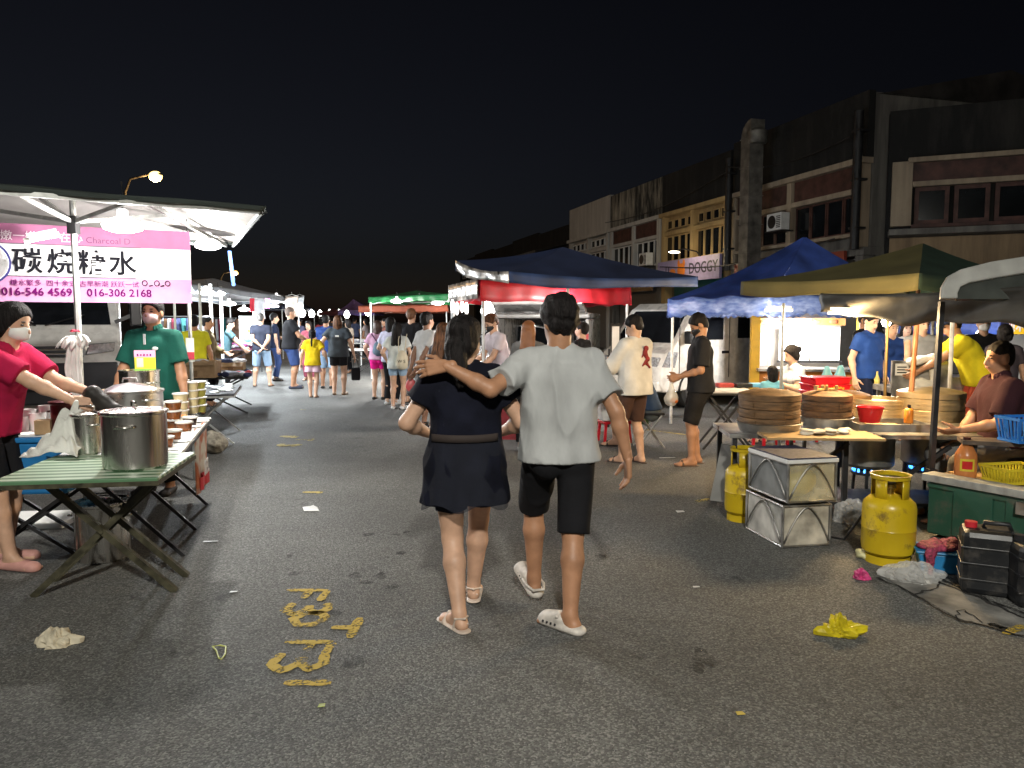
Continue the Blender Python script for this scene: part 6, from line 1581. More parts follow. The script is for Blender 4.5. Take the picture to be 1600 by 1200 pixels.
# ================================================================== vehicles
def wheel(par, c, axis, r=.29, w=.18):
    c = Vector(c); axis = Vector(axis).normalized()
    t = MB().tube([c - axis * w / 2, c - axis * w * .3, c + axis * w * .3, c + axis * w / 2], [r * .93, r, r, r * .93], 28).build('wheel', RUBBER, par, auto=35)
    MB().tube([c + axis * (w / 2 - .02), c + axis * (w / 2 + .012)], [r * .64, r * .60], 24).build('rim', STEELD, t, auto=35)
    u = axis.orthogonal().normalized(); v = axis.cross(u)
    for k in range(12):
        a = k / 12 * 6.283; d = u * math.cos(a) + v * math.sin(a)
        MB().bar(c + axis * (w / 2 + .014) + d * r * .36, c + axis * (w / 2 + .014) + d * r * .52, .03, .004, axis).build('slot', BLACKP, t)
    return t
def microvan(label, loc, rz):
    """x forward, y to its left; origin under the front axle, centre line"""
    t = thing('white_van', label, 'van', loc, rz)
    VW = paint('van_cream', (.80, .78, .74), rough=.3, coat=.5)
    w = .78
    pr = [(.72, .30), (.80, .42), (.80, .72), (.66, .96), (.50, 1.06), (-.05, 1.72), (-.25, 1.83), (-1.95, 1.85), (-2.02, 1.7), (-2.02, .32)]
    MB().prism(pr[::-1], 2 * w, (0, -w, 0), (1, 0, 0), (0, 0, 1)).build('cab', VW, t, bevel=.045)
    t.children[-1].location = (0, 0, 0)
    me = t.children[-1].data
    ys = [v.co.y for v in me.vertices]; sh = -(max(ys) + min(ys)) / 2
    for v in me.vertices: v.co.y += sh
    MB().bbox((-3.6, -w, .45), (-2.05, w, .95)).build('cargo_bed', VW, t, bevel=.02)
    nn = Vector((.66, 0, .55)).normalized() * .006
    a = [Vector((.44, -w + .1, 1.135)) , Vector((.44, w - .1, 1.135)), Vector((-.02, w - .16, 1.685)), Vector((-.02, -w + .16, 1.685))]
    MB().add([q + nn for q in a], [(0, 1, 2, 3)]).build('windscreen', GLASSD, t)
    for s_ in (-1, 1):
        y = s_ * (w + .004)
        MB().prism([(.20, 1.18), (-.04, 1.50), (-.16, 1.58), (-.80, 1.58), (-.80, 1.18)], .006, (0, y + (.003 if s_ > 0 else -.003), 0), (1, 0, 0), (0, 0, 1)).build('side_window', GLASSD, t)
        MB().prism([(-1.22, 1.20), (-1.22, 1.58), (-1.56, 1.58), (-1.58, 1.20)], .006, (0, y + (.003 if s_ > 0 else -.003), 0), (1, 0, 0), (0, 0, 1)).build('side_window', GLASSD, t)
        for x in (.36, -.98, -1.86): MB().bbox((x - .006, y - .004, .5), (x + .006, y + .004, 1.70)).build('door_seam', BLACKP, t)
        MB().bbox((-1.02 + .06, y - .015, .93), (-1.02 + .24, y + .015, .98)).build('handle', BLACKP, t, bevel=.005)
        MB().prism([(.78, .74), (.62, 1.0), (.40, .98), (.48, .72)], .02 , (0, s_ * (w - .01) + (.01 if s_ > 0 else -.01) + .01, 0), (1, 0, 0), (0, 0, 1)).build('headlight', M('headlight_lens2', (.6, .62, .66), rough=.08, metal=.5, var=.3, scale=25), t)
        MB().bbox((.70, s_ * .52 - .16, .74), (.812, s_ * .52 + .16, .90)).build('headlight', MATS['headlight_lens2'], t, bevel=.02)
        wheel(t, (0, s_ * (w - .10), .29), (0, s_, 0)); wheel(t, (-2.55, s_ * (w - .10), .29), (0, s_, 0))
        MB().tube([(0 + .36 * math.cos(a_), s_ * (w + .006), .29 + .36 * math.sin(a_)) for a_ in np.linspace(0, math.pi, 14)], .022, 6).build('wheel_arch', BLACKP, t, smooth=True)
        MB().bbox((.20, s_ * (w + .03), 1.12), (.28, s_ * (w + .18), 1.34)).build('mirror', BLACKP, t, bevel=.02)
    MB().bbox((.70, -.74, .32), (.86, .74, .50)).build('bumper', VW, t, bevel=.04)
    MB().bbox((.79, -.3, .56), (.812, .3, .66)).build('grille', BLACKP, t)
    return t
fa = AT(1075, 614, 13.4); fwd = Vector((-.80, -.60)); RZM = math.atan2(fwd.y, fwd.x); lft = Vector((.6, -.8))
microvan('white cab-over van parked behind the man in black', (fa.x - lft.x * .68, fa.y - lft.y * .68, 0), RZM)
def car(label, loc, rz, col):
    t = thing('parked_car', label, 'car', loc, rz)
    CP = paint('car_silver', col, rough=.25, metal=.4, coat=.5); w = .84
    def sec(y):
        k = abs(y) / w; return 1 - .06 * k ** 4
    prof = [(2.0, .35), (2.08, .55), (1.98, .74), (1.0, .92), (.85, .95), (.1, 1.38), (-.3, 1.47), (-1.2, 1.44), (-1.75, 1.05), (-2.0, .95), (-2.05, .45), (-1.95, .32)]
    vs = []; ny = 9
    for j in range(ny):
        y = -w + 2 * w * j / (ny - 1); k = abs(y) / w
        for x, z in prof:
            yy = y * (1 - .22 * max(0, (z - .95) / .5)) ; vs.append((x * (1 - .05 * k ** 3), yy, z - .03 * k ** 4))
    n = len(prof); fs = [(j * n + i, j * n + (i + 1) % n, (j + 1) * n + (i + 1) % n, (j + 1) * n + i) for j in range(ny - 1) for i in range(n)] + [tuple(range(n))[::-1], tuple((ny - 1) * n + i for i in range(n))]
    MB().add(vs, fs).build('body', CP, t, auto=40)
    for s_ in (-1, 1):
        yb, yt = s_ * (w + .006), s_ * (w * .80 + .01)
        MB().add([(.80, yb, .985), (.10, yt, 1.34), (-.3, yt, 1.40), (-.35, yb, .985)], [(0, 1, 2, 3)]).build('side_window', GLASSD, t); MB().add([(-.42, yb, .985), (-.38, yt, 1.40), (-1.1, yt, 1.38), (-1.5, yb, 1.02)], [(0, 1, 2, 3)]).build('side_window', GLASSD, t)
        wheel(t, (1.25, s_ * (w - .08), .31), (0, s_, 0), .31); wheel(t, (-1.25, s_ * (w - .08), .31), (0, s_, 0), .31)
        MB().bbox((1.82, s_ * .55 - .2, .62), (2.02, s_ * .55 + .2, .76)).build('headlight', MATS['headlight_lens2'], t, bevel=.03)
        MB().bbox((.55, s_ * (w + .02), .95), (.70, s_ * (w + .17), 1.07)).build('mirror', CP, t, bevel=.02)
    MB().add([(.88, -.68, .98), (.88, .68, .98), (.14, .58, 1.39), (.14, -.58, 1.39)], [(0, 1, 2, 3)]).build('windscreen', GLASSD, t)
    return t
cw = AT(955, 587, 15.5); car('silver car parked behind the man in the grey shirt', (cw.x - 1.25, cw.y + .6, 0), R(-6), (.33, .34, .35))
# van with raised tailgate behind the snack counter
hv = thing('open_van', 'van with raised pale tailgate behind the snack seller', 'van', (AT(845, 520, 13.2).x, 13.2, 0), R(-10))
HVM = paint('open_van_paint', (.45, .46, .47), rough=.3, coat=.4)
for x in (-.82, .76): MB().bbox((x, 0, .35), (x + .06, 3.2, 1.55)).build('side_panel', HVM, hv, bevel=.02)
MB().bbox((-.82, .02, .30), (.82, 3.2, .345)).build('floor_pan', IRON, hv); MB().bbox((-.82, .1, 1.56), (.82, 3.2, 1.66)).build('roof', HVM, hv, bevel=.03); MB().bbox((-.75, 3.0, .36), (.75, 3.1, 1.55)).build('front_bulkhead', IRON, hv)
MB().prism([(0, 0), (-1.0, .16), (-1.0, .22), (0, .10)], 1.56, (-.78, .1, 1.62), (0, 1, 0), (0, 0, 1)).build('tailgate', HVM, hv, bevel=.02)
MB().bbox((-.6, -.6, 1.655), (.6, -.2, 1.662)).build('tailgate_window', GLASSD, hv)
MB().bbox((-.84, -.1, .30), (.84, .01, .52)).build('bumper', BLACKP, hv, bevel=.02)
for s_ in (-1, 1): wheel(hv, (s_ * .72, .8, .31), (s_, 0, 0), .31); MB().bbox((s_ * .79 - .03, -.012, .75), (s_ * .79 + .03, -.001, 1.3)).build('tail_light', paint('tail_red', (.4, .01, .01)), hv)

# grass verge by the parked car
GRS = M('grass', (.045, .075, .015), rough=.8, var=.4, scale=3)
random.seed(4); gv = MB(); g0_, g1_ = G(915, 650), G(985, 620)
for k in range(2600):
    p = Vector((random.uniform(AT(905, 600, 12).x, AT(1000, 600, 12).x), random.uniform(11.2, 13.4), 0)); a = random.uniform(0, 6.28); h = random.uniform(.06, .22); b = Vector((math.cos(a), math.sin(a), 0)) * .012; l = Vector((random.uniform(-.05, .05), random.uniform(-.05, .05), h))
    gv.add([p - b, p + b, p + l], [(0, 1, 2)])
tag(gv.build('grass_verge', GRS), 'rough grass strip in front of the silver car', 'grass', kind='stuff')
# signboard on two posts
sb = thing('sign_post', 'white notice board on two dark posts by the silver car', 'sign', (AT(962, 520, 10.9).x, 10.9, 0), R(-8))
for x in (-.09, .09): MB().bbox((x - .015, -.015, 0), (x + .015, .015, 1.12)).build('post', IRON, sb)
MB().bbox((-.07, -.03, 1.02), (.07, .03, 1.48)).build('board', IRON, sb); MB().bbox((-.05, -.036, 1.06), (.05, -.031, 1.44)).build('notice', WHITEP, sb)

# ================================================================== lit snack booth under the blue tent
bo = thing('snack_booth', 'orange framed snack booth with glowing menu panels', 'stall', AT(1178, 600, 12.3).xy.to_3d(), R(-8))
ORB = paint('booth_orange', (.62, .22, .03), rough=.5); YEB = paint('booth_yellow', (.75, .45, .04), rough=.5)
bw_ = 1.62
for x in (0, bw_): MB().bbox((x - .07, -.06, 0), (x + .07, .06, 1.95)).build('column', YEB, bo)
MB().bbox((.08, -.02, 0), (bw_ - .08, .5, .72)).build('counter', ORB, bo); MB().bbox((.02, -.22, .725), (bw_ - .02, .5, .765)).build('counter_top', STEELD, bo)
MB().bbox((.08, .9, 0), (bw_ - .08, 1.0, 1.9)).build('back_wall', PALEC, bo)
MENU = emis('menu_panel', (1, .96, .84), 2.0)
MB().bbox((.50, .62, .86), (.98, .66, 1.40)).build('menu_panel', MENU, bo); MB().bbox((1.01, .62, .86), (1.46, .66, 1.40)).build('menu_panel', MENU, bo)
MB().bbox((.46, .60, .82), (1.50, .615, .858)).build('menu_frame', IRON, bo)
MB().bbox((.1, .55, 1.44), (bw_ - .1, .62, 1.56)).build('menu_header', paint('menu_head', (.6, .3, .1)), bo)
for k in range(5): MB().ell((.25 + k * .27, .54, 1.50), (.07, .012, .04), 10, 5).build('food_picture', paint('food%d' % k, ((.6, .4, .2), (.5, .1, .05), (.6, .5, .3), (.3, .2, .1), (.6, .2, .1))[k]), bo)
tube_lamp('bright white tube above the glowing menu panels', AT(1222, 503, 12.4), AT(1268, 503, 12.3), 190, COLW, None, .025)
# tables of the blue tent
xtable('folding table with red trays behind the man in black', G(1185, 612, .70).xy.to_3d(), R(0), .55, .62, .70, M('table_pale', (.6, .58, .55), rough=.5), IRON, frames=(.12, .42), legw=.025)
random.seed(6)
tp_ = G(1150, 606, .7)
for k, (dx, dy, col, lb) in enumerate(((-.12, .08, (.45, .06, .05), 'tray of red snacks at the left of the folding table'), (.10, .05, (.02, .02, .02), 'black tray on the folding table behind the man in black'), (.30, .1, (.2, .5, .7), 'blue lidded box on the folding table behind the man in black'))):
    single(MB().bbox((-.1, -.07, 0), (.1, .07, .05)), 'snack_tray', lb, 'tray', paint('tray%d' % k, col), (tp_.x + dx, tp_.y + dy, .702), .1, bevel=.01)
# grill stall
gp = AT(1392, 600, 8.5)
gs = thing('grill_cart', 'stainless grill cart with white paper notice', 'cart', (gp.x, gp.y, 0), R(-6))
MB().bbox((0, 0, .72), (.95, .55, .78)).build('cart_top', STEELD, gs); MB().bbox((0, -.02, .78), (.62, .02, 1.08)).build('screen', STEELD, gs); MB().bbox((.64, .0, .785), (.95, .5, .90)).build('grill_tray', STEELD, gs)
for x in (.05, .9):
    for y in (.04, .5): MB().bbox((x - .02, y - .02, 0), (x + .02, y + .02, .719)).build('leg', STEELD, gs)
MB().bar((.05, .04, .15), (.6, .04, .70), .02).build('brace', STEELD, gs); MB().bar((.6, .06, .15), (.05, .06, .70), .02).build('brace', STEELD, gs)
MB().bbox((.03, -.026, .92), (.17, -.021, 1.05)).build('notice', PAPERW, gs)
for k in range(3): MB().bbox((.05, -.028, .945 + k * .03), (.15, -.0265, .958 + k * .03)).build('printed_line', INKB, gs)
blob('white_cloth', [seg((.18, -.06, 1.07), (.40, -.05, 1.12), .05, .04), seg((.40, -.05, 1.1), (.44, -.06, .80), .05, .04), elp((.30, -.08, .82), (.12, .04, .08))], .015, TOWEL, gs, k=.03, noise=(.008, 30, 3))
for lb, px, py0, py1, d, mt, rr in (('brass coloured pole right of the petal shade', 1387, 500, 640, 8.0, M('brass_pole', (.5, .33, .14), rough=.35, metal=.8), .017), ('pale square pole in front of the man in yellow', 1488, 505, 640, 7.7, POLEW, .02), ('thin grey pole behind the black post', 1457, 508, 640, 9.5, POLE, .02), ('grey tent pole left of the glowing panels', 1224, 490, 640, 9.0, POLE, .02)):
    p = AT(px, py0, d); q = AT(px - 5, py1, d)
    t = thing('tent_pole', lb, 'pole', (q.x, d, 0)); MB().tube([(0, 0, 0), (p.x - q.x, 0, p.z + .12)], rr, 8).build('pole', mt, t)
ys = thing('shop_banner', 'red and yellow banner with pale Chinese lettering', 'banner', AT(1556, 510, 11.0), R(-5))
MB().bbox((0, -.01, -.11), (1.0, .01, .13)).build('cloth', paint('banner_yellow', (.75, .45, .02)), ys); MB().bbox((0, -.014, .02), (1.0, -.0105, .13)).build('red_band', paint('banner_red', (.45, .03, .05)), ys)
text('lettering', '顺利點', .20, BANW, ys, (.06, -.018, -.055), bold=.004)
MB().tube([(0, 0, .13), (0, 0, .35)], .006, 5).build('tie', IRON, ys); MB().tube([(.95, 0, .13), (.95, 0, .35)], .006, 5).build('tie', IRON, ys)
wb = thing('white_stall', 'bright white backed stall behind the masked man', 'stall', (AT(1500, 560, 12.6).x, 12.6, 0), R(-5))
MB().bbox((0, 0, .9), (1.3, .05, 1.5)).build('backdrop', WHITEP, wb); MB().bbox((-.05, -.6, 0), (1.4, -.1, .85)).build('counter', WHITEP, wb); MB().bbox((.2, -.07, 1.0), (.5, -.01, 1.2)).build('red_box', paint('red_box', (.55, .03, .04)), wb)

# ================================================================== snack counter under the red tent, stool, crates
sc = thing('snack_counter', 'snack counter of the masked seller under the red tent', 'table', (AT(765, 580, 9.4).x, 9.4, 0), R(-10))
MB().bbox((-.6, -.25, .74), (.75, .3, .78)).build('table_top', WHITEP, sc); MB().bbox((-.58, -.24, .1), (.73, -.22, .735)).build('front_panel', M('panel_red', (.3, .03, .04), rough=.6), sc)
for x in (-.55, .7):
    for y in (-.2, .25): MB().bbox((x - .02, y - .02, 0), (x + .02, y + .02, .738)).build('leg', STEELD, sc)
p = AT(785, 555, 9.35); tag(blob('bag_heap', [elp((0, 0, .06), (.13, .1, .07)), elp((.05, 0, .13), (.08, .07, .06))], .014, BAGW, None, loc=(p.x, p.y, .782), k=.03, noise=(.012, 35, 3)), 'heap of white paper bags before the masked seller', 'bags')
p = AT(807, 545, 9.4); bottle('sauce_bottle', 'small yellow labelled bottle on the snack counter', (p.x, p.y, .782), [(.001, 0), (.035, 0), (.035, .12), (.015, .16)], paint('bottle_yellow', (.6, .45, .1)), BLACKP, .16)
st = thing('folding_stool', 'folding stool under the crouching man in navy', 'stool', (AT(1015, 640, 9.2).x, 9.2, 0))
MB().bbox((-.16, -.14, .40), (.16, .14, .43)).build('seat', BLACKP, st, bevel=.01)
for y in (-.12, .12): MB().tube([(-.17, y, 0), (.13, y, .4)], .011, 6).build('leg', STEELD, st); MB().tube([(.17, y + .02, 0), (-.13, y + .02, .4)], .011, 6).build('leg', STEELD, st)
cx = AT(960, 635, 9.6); ck = thing('foam_box', 'white foam box behind the walking man\'s elbow', 'box', (cx.x, cx.y, .28), .2)
MB().prism([(-.2, 0), (.2, 0), (.23, .26), (-.23, .26)], -.3, (0, -.15, 0), (1, 0, 0), (0, 0, 1)).build('box_body', WHITEP, ck, bevel=.02); MB().bbox((-.24, -.17, .262), (.24, .17, .30)).build('lid', WHITEP, ck, bevel=.01)
rc = thing('red_stool', 'red plastic stool under the white foam box', 'stool', (cx.x, cx.y, 0), .2)
MB().bbox((-.18, -.15, .24), (.18, .15, .275)).build('seat', REDP, rc, bevel=.01)
for x in (-.15, .15):
    for y in (-.12, .12): MB().bar((x * 1.12, y * 1.12, 0), (x, y, .239), .03).build('leg', REDP, rc)

# ================================================================== clothes and goods tables on the left
o3 = AT(368, 700, 9.3); o3.z = 0
xtable('folding table of small white goods next to the drink stall', o3, ROAD_A, 1.5, .75, .63, M('cloth_black_table', (.02, .02, .025), rough=.8), POLE, frames=(.15, 1.35), legw=.02)
random.seed(12)
ca_, sa_ = math.cos(ROAD_A), math.sin(ROAD_A)
PKW = M('packet_white', (.66, .67, .66), rough=.35, var=.2, scale=20)
for k in range(18):
    lx = -.08 - .60 * random.random(); ly = .06 + (k / 18) * 1.36
    wx = o3.x + lx * ca_ - ly * sa_; wy = o3.y + lx * sa_ + ly * ca_
    single(MB().bbox((-.05, -.04, 0), (.05, .04, .012)), 'goods_packet', 'flat white packet on the table of small goods', 'packet', PKW, (wx, wy, .632 + .0131 * (k % 3)), random.uniform(0, 3), group='white packets on the table of small goods')
o4 = AT(388, 622, 12.4); o4.z = 0
xtable('black edged table holding the cardboard boxes', o4, ROAD_A, 1.7, 1.15, .62, BLACKP, IRON, frames=(.2, 1.5), legw=.025)
def cbox(label, px, py, d, z, W, D, Hh, rz=.0):
    p = AT(px, py, d); t = thing('cardboard_box', label, 'box', (p.x, p.y, z), rz, 'open cardboard boxes on the black edged table')
    MB().bbox((-W / 2, -D / 2, 0), (W / 2, -D / 2 + .008, Hh)).build('side', CARD, t); MB().bbox((-W / 2, D / 2 - .008, 0), (W / 2, D / 2, Hh)).build('side', CARD, t)
    MB().bbox((-W / 2, -D / 2 + .009, 0), (-W / 2 + .008, D / 2 - .009, Hh)).build('side', CARD, t); MB().bbox((W / 2 - .008, -D / 2 + .009, 0), (W / 2, D / 2 - .009, Hh)).build('side', CARD, t); MB().bbox((-W / 2 + .009, -D / 2 + .009, 0), (W / 2 - .009, D / 2 - .009, .01)).build('bottom', CARD, t)
    MB().grid(lambda u, v: (-W / 2 + W * u, -D / 2 - .002 - .10 * v, Hh - .06 * v), 2, 2, .006).build('flap', CARD, t); MB().bbox((-.04, -D / 2 - .012, 0.02), (.04, -D / 2 - .003, .12)).build('tape', M('tape_brown', (.2, .12, .06), rough=.3), t)
    return t
cbox('wider open cardboard box with brown tape behind the sauce tubs', 311, 600, 12.2, .623, .60, .42, .26, .12); cbox('smaller cardboard box full of dark cloth', 364, 596, 12.9, .623, .38, .36, .2, .2)
def heap(label, px, py, d, z, W, D, n, cols, seed, hh=.05):
    """a heap of folded garments nobody could count"""
    random.seed(seed); p = AT(px, py, d); t = thing('clothes_heap', label, 'clothes', (p.x, p.y, z), ROAD_A); t['kind'] = 'stuff'
    for k, c in enumerate(cols):
        pr_ = [elp((random.uniform(-W / 2, W / 2), random.uniform(-D / 2, D / 2), random.uniform(.02, hh)), (random.uniform(.06, .12), random.uniform(.05, .10), random.uniform(.02, .045)), rotm(random.uniform(0, 3))) for _ in range(n)]
        blob('garments', pr_, .022, c, t, k=.02, noise=(.012, 34, seed + k))
CW, CN, CP_, CG = cloth('heap_white', (.60, .60, .62)), cloth('heap_navy', (.04, .05, .11)), cloth('heap_pink', (.55, .12, .32)), cloth('heap_grey', (.25, .26, .30))
heap('dark and white garments in the smaller cardboard box', 364, 585, 12.9, .80, .28, .26, 8, (CW, CN), 3)
heap('socks and scarves spread beside the cardboard boxes', 345, 612, 12.5, .625, .9, .6, 14, (CW, CN, CG, cloth('heap_red', (.5, .05, .06))), 8)
heap('white cloth inside the wider cardboard box', 310, 585, 12.2, .82, .45, .3, 7, (CW, CARD), 5)
o5 = G(404, 583); o5.z = 0
xtable('long table piled with white and navy clothes', o5, ROAD_A + .2, 1.3, 1.75, .70, cloth('table_maroon', (.12, .03, .06)), IRON, frames=(.1, 1.0), legw=.03)
heap('big pile of white, navy and pink clothes on the long table', 358, 545, 22.6, .71, 1.5, .9, 26, (CW, CN, CG, CP_), 21, .14)
# hanging garments
def hung(name, label, px, py, d, W, Hh, mat, seed=0):
    p = AT(px, py, d)
    t = thing(name, label, 'garment', p, random.uniform(-.3, .3), 'garments hung on the canopy edge')
    MB().grid(lambda u, v: (-W / 2 + W * u * (1 - .1 * math.sin(v * 3)), .03 * math.sin(u * 8 + seed) * v, -Hh * v), 10, 8, .01).build('cloth', mat, t, smooth=True)
    MB().tube([(-W / 2, 0, .005), (0, 0, .05), (W / 2, 0, .005)], .006, 5).build('hanger', WHITEP, t); MB().tube([(0, 0, .05), (0, 0, .12)], .004, 5).build('hook', STEELD, t)
hung('hanging_shirt', 'beige top hung at the canopy edge above the large man', 456, 463, 21, .35, .55, cloth('beige_top', (.48, .40, .34)), 1); hung('hanging_shirt', 'pale grey shirt hung beside the beige top', 468, 463, 22, .32, .5, cloth('grey_top', (.42, .44, .45)), 2)
hung('hanging_shirt', 'white top hung over the clothes pile', 405, 468, 20, .36, .5, CW, 3); hung('hanging_shirt', 'pink scarf hung by the disc lamp', 418, 465, 21.5, .15, .3, CP_, 4); hung('hanging_shirt', 'red sock pack hung beside the thin pole', 394, 466, 20, .12, .35, cloth('red_pack', (.5, .04, .06)), 5)
bd = thing('price_board', 'white and yellow price board behind the clothes pile', 'sign', (AT(392, 520, 22.5).x, 22.5, .8), ROAD_A)
MB().bbox((-.32, -.01, 0), (.32, .01, .85)).build('board', PAPERW, bd); MB().bbox((-.1, -.014, .2), (.2, -.011, .45)).build('yellow_patch', paint('board_yellow', (.7, .6, .05)), bd)
for x in (-.28, .28): MB().bbox((x - .015, .011, -.8), (x + .015, .04, .8)).build('post', IRON, bd)
# clothes rails behind
for k, (px, d, lb) in enumerate(((285, 15.5, 'clothes rail of dark garments behind the green shirted man'), (350, 27, 'clothes rail of brown garments behind the hijab'))):
    t = thing('clothes_rail', lb, 'clothes rail', (AT(px, 520, d).x, d, 0), ROAD_A - .9)
    for x in (-.7, .7): MB().tube([(x, 0, 0), (x, 0, 1.6)], .015, 6).build('upright', POLE, t)
    MB().tube([(-.75, 0, 1.6), (.75, 0, 1.6)], .014, 6).build('bar', POLE, t)
    cl = [CN, CG, cloth('rail_brown', (.16, .09, .05)), CW, cloth('rail_wine', (.18, .03, .05)), CN, cloth('rail_teal', (.03, .12, .12))]
    for j in range(9):
        x = -.62 + j * .155
        MB().grid(lambda u, v: (x + .03 * math.sin(v * 5 + j), -.22 + .44 * u, 1.56 - (.75 + .1 * (j % 3)) * v), 4, 5, .03).build('garment', cl[j % 7], t, smooth=True)
tg2 = thing('hang_tag', 'white and red tag hanging from the canopy pole by the green shirt', 'tag', AT(297, 545, 7.1), .2)
MB().bbox((-.035, -.003, -.12), (.035, .003, .10)).build('card', WHITEP, tg2); MB().bbox((-.036, -.005, -.10), (.036, -.0035, -.03)).build('red_panel', paint('tag_red', (.55, .05, .08)), tg2); MB().tube([(0, 0, .10), (0, 0, .2)], .002, 5).build('string', IRON, tg2)
# goods tables on the far right row
for k, (px, py, d, lb, n) in enumerate(((590, 560, 21, 'far goods table under the green canopy, nearer one', 10), (565, 545, 27, 'far goods table under the orange canopy', 8))):
    p = AT(px, py, d)
    xtable(lb, (p.x + .6, p.y, 0), ROAD_A, 1.6, 1.3, .72, PAPERW, IRON, frames=(.2, 1.4), legw=.03)
    heap(['mixed goods heaped on the nearer far table', 'mixed goods heaped on the farther far table'][k], px + 8, py, d + .6, .73, 1.0, .9, n, (CW, CN, cloth('heap_tan', (.35, .25, .15)), CG), 40 + k, .12)

# ================================================================== the people
def gx(px, py): p = G(px, py); return p.x, p.y
def ax_(px, d): p = AT(px, 600, d); return p.x, p.y
DENIM = cloth('denim_light', (.30, .42, .56)); DENIMD = cloth('denim_dark', (.035, .06, .16)); BLK = cloth('black', (.012, .012, .014)); NVY = cloth('navy', (.016, .022, .05)); WHT = cloth('white', (.62, .62, .62)); WSH = M('shoe_white', (.66, .66, .66), rough=.5)
CLOGM = M('clog_offwhite', (.58, .54, .49), rough=.55, var=.15, scale=20)
# ---- the couple
wo, WJ = person('person', 'woman in short black dress seen from behind with the man\'s arm round her', -.240, 3.86, 4, 1.60, w=1.08, flare=.118, fem=True, skin='light', hand_res=.0036, res=.009, ph=.90,
                lf=(-.035, -.17, .085), rf=(.05, .24, .10), fpitch=(0, .0), fyaw=(.5, -.05), fold=.010, lh=(-.20, .20, 1.00), rh=(.20, .20, 1.00), lpole=(-.8, -.6, -.5), rpole=(.8, -.6, -.5), head=(-.75, .10, 0),
                hair='lowpony', top='dress', topm=cloth('dress_black', (.006, .007, .015), var=.3), hem=.655, sleeve=.55, loose=.026, bottom='shorts', botm=cloth('dress_shorts', (.010, .012, .022)), leg=.62, shoe='strap', shoem=M('strap_pale', (.60, .50, .42), rough=.5), lean=.02)
SHEER = M('sheer_black', (.012, .014, .025), rough=.9, alpha=.68, var=.2)
s_ = WJ['s']
def shf(u, v):
    a = math.pi * (-.15 - .70 * u) ; r = 1 + .10 * v + .03 * math.sin(u * 26) * v
    return ((.200 * (r - .14 + .12 * v)) * math.cos(a) * 1.12, (.165 * (r - .05)) * math.sin(a), (1.02 - (.37 + .02 * math.sin(u * 14)) * v) * s_)
MB().grid(shf, 36, 10).build('sheer_overlay', SHEER, wo, smooth=True)
MB().grid(lambda u, v: (.205 * math.cos(math.pi * (-.2 - .6 * u)), .168 * math.sin(math.pi * (-.2 - .6 * u)), (1.045 - .04 * v) * s_), 24, 2, .003).build('waist_band', M('band_brown', (.035, .025, .022), rough=.8), wo, smooth=True)
man, MJ = person('person', 'man in pale grey T-shirt and black shorts with his arm round the woman', .240, 3.86, 5, 1.675, w=1.0, skin='tan', hand_res=.0036, res=.009, ph=.92,
                 lf=(-.10, .25, .135), rf=(.03, -.20, .085), fpitch=(-.35, .0), fyaw=(.25, .75), fold=.0125, lh=(-.585, -.11, 1.345), rh=(.345, -.08, .86), lpole=(.1, -.8, -.9), rpole=(.6, -1, 0),
                 lhand=((-1, .25, -.12), (0, .3, 1), .35, .4), rhand=((.05, .1, -1), (0, 1, .1), .5), head=(.42, .06, 0), hair='shaggy', top='tee', topm=cloth('tee_grey', (.40, .41, .41), bscale=13, bump=1., stretch=(1, 1, .4)), sleeve=.72, hem=.845, loose=.026,
                 bottom='shorts', botm=cloth('shorts_black', (.010, .010, .012)), leg=1.0, shoe='clog', shoem=CLOGM, lean=.03)
# ---- drink stall
red, RJ = person('person', 'woman in crimson T-shirt and white mask bent over the pots', *ax_(-22, 4.72), -92, 1.69, w=1.1, fem=True, skin='light', res=.011, lean=.33, lf=(-.1, 0, .085), rf=(.1, .17, .085), head=(-.08, .30, 0), lh=(-.10, .60, 1.10), rh=(.05, .64, 1.03), lpole=(-.6, -.5, -1), rpole=(.6, -.5, -1),
                 lhand=((.2, 1, -.2), (.5, .2, 1), .8), rhand=((-.1, 1, -.25), (-.5, .2, 1), .8), hair='lowpony', top='tee', topm=cloth('crimson', (.40, .012, .06)), loose=.022, sleeve=.75, bottom='shorts', botm=BLK, leg=1.0, shoe='flat', shoem=M('shoe_pink', (.58, .30, .26), rough=.6), mask=WHITEP)
hb = to_world(red, (RJ['LW'] + RJ['RW']) / 2) + Vector((.14, -.02, -.05))
tag(blob('black_bag', [seg((-.06, 0, .06), (.06, -.02, -.03), .06, .05, flat=((0, 1, 0), 1.3)), elp((.08, -.02, -.06), (.07, .05, .06))], .009, M('bag_black', (.025, .022, .02), rough=.35, bump=.4, bscale=20), None, loc=hb, k=.03, noise=(.008, 35, 2)), 'black bag held open by the woman in crimson', 'bag')
grn, GJ = person('person', 'man in dark green polo and pale mask behind the pots', *ax_(243, 6.75), 176, 1.74, w=1.1, res=.012, head=(.05, -.02, 0), lh=(-.33, .12, .80), rh=(.33, .12, .80), hair='short', top='polo', topm=cloth('polo_green', (.008, .075, .055)), loose=.022, bottom='pants', shoe='flat', mask=M('mask_pink', (.58, .42, .42), rough=.8), sleeve=.8)
for sg in (-1, 1):
    blob('shoulder_panel', [seg((GJ['S'] + sg * GJ['rt'] * .07 + V3(0, 0, .054)) / GJ['s'], (GJ['S'] + sg * GJ['rt'] * .16 + V3(0, 0, .03)) / GJ['s'], .020, .018, flat=((0, 0, 1), 1.4))], .008, cloth('polo_grey', (.42, .44, .44)), grn, GJ['s'], k=.01)
MB().ell(GJ['P'] + V3(-.09, .148, .345) * 1., (.028, .006, .016), 12, 6).build('badge', WHITEP, grn, smooth=True)
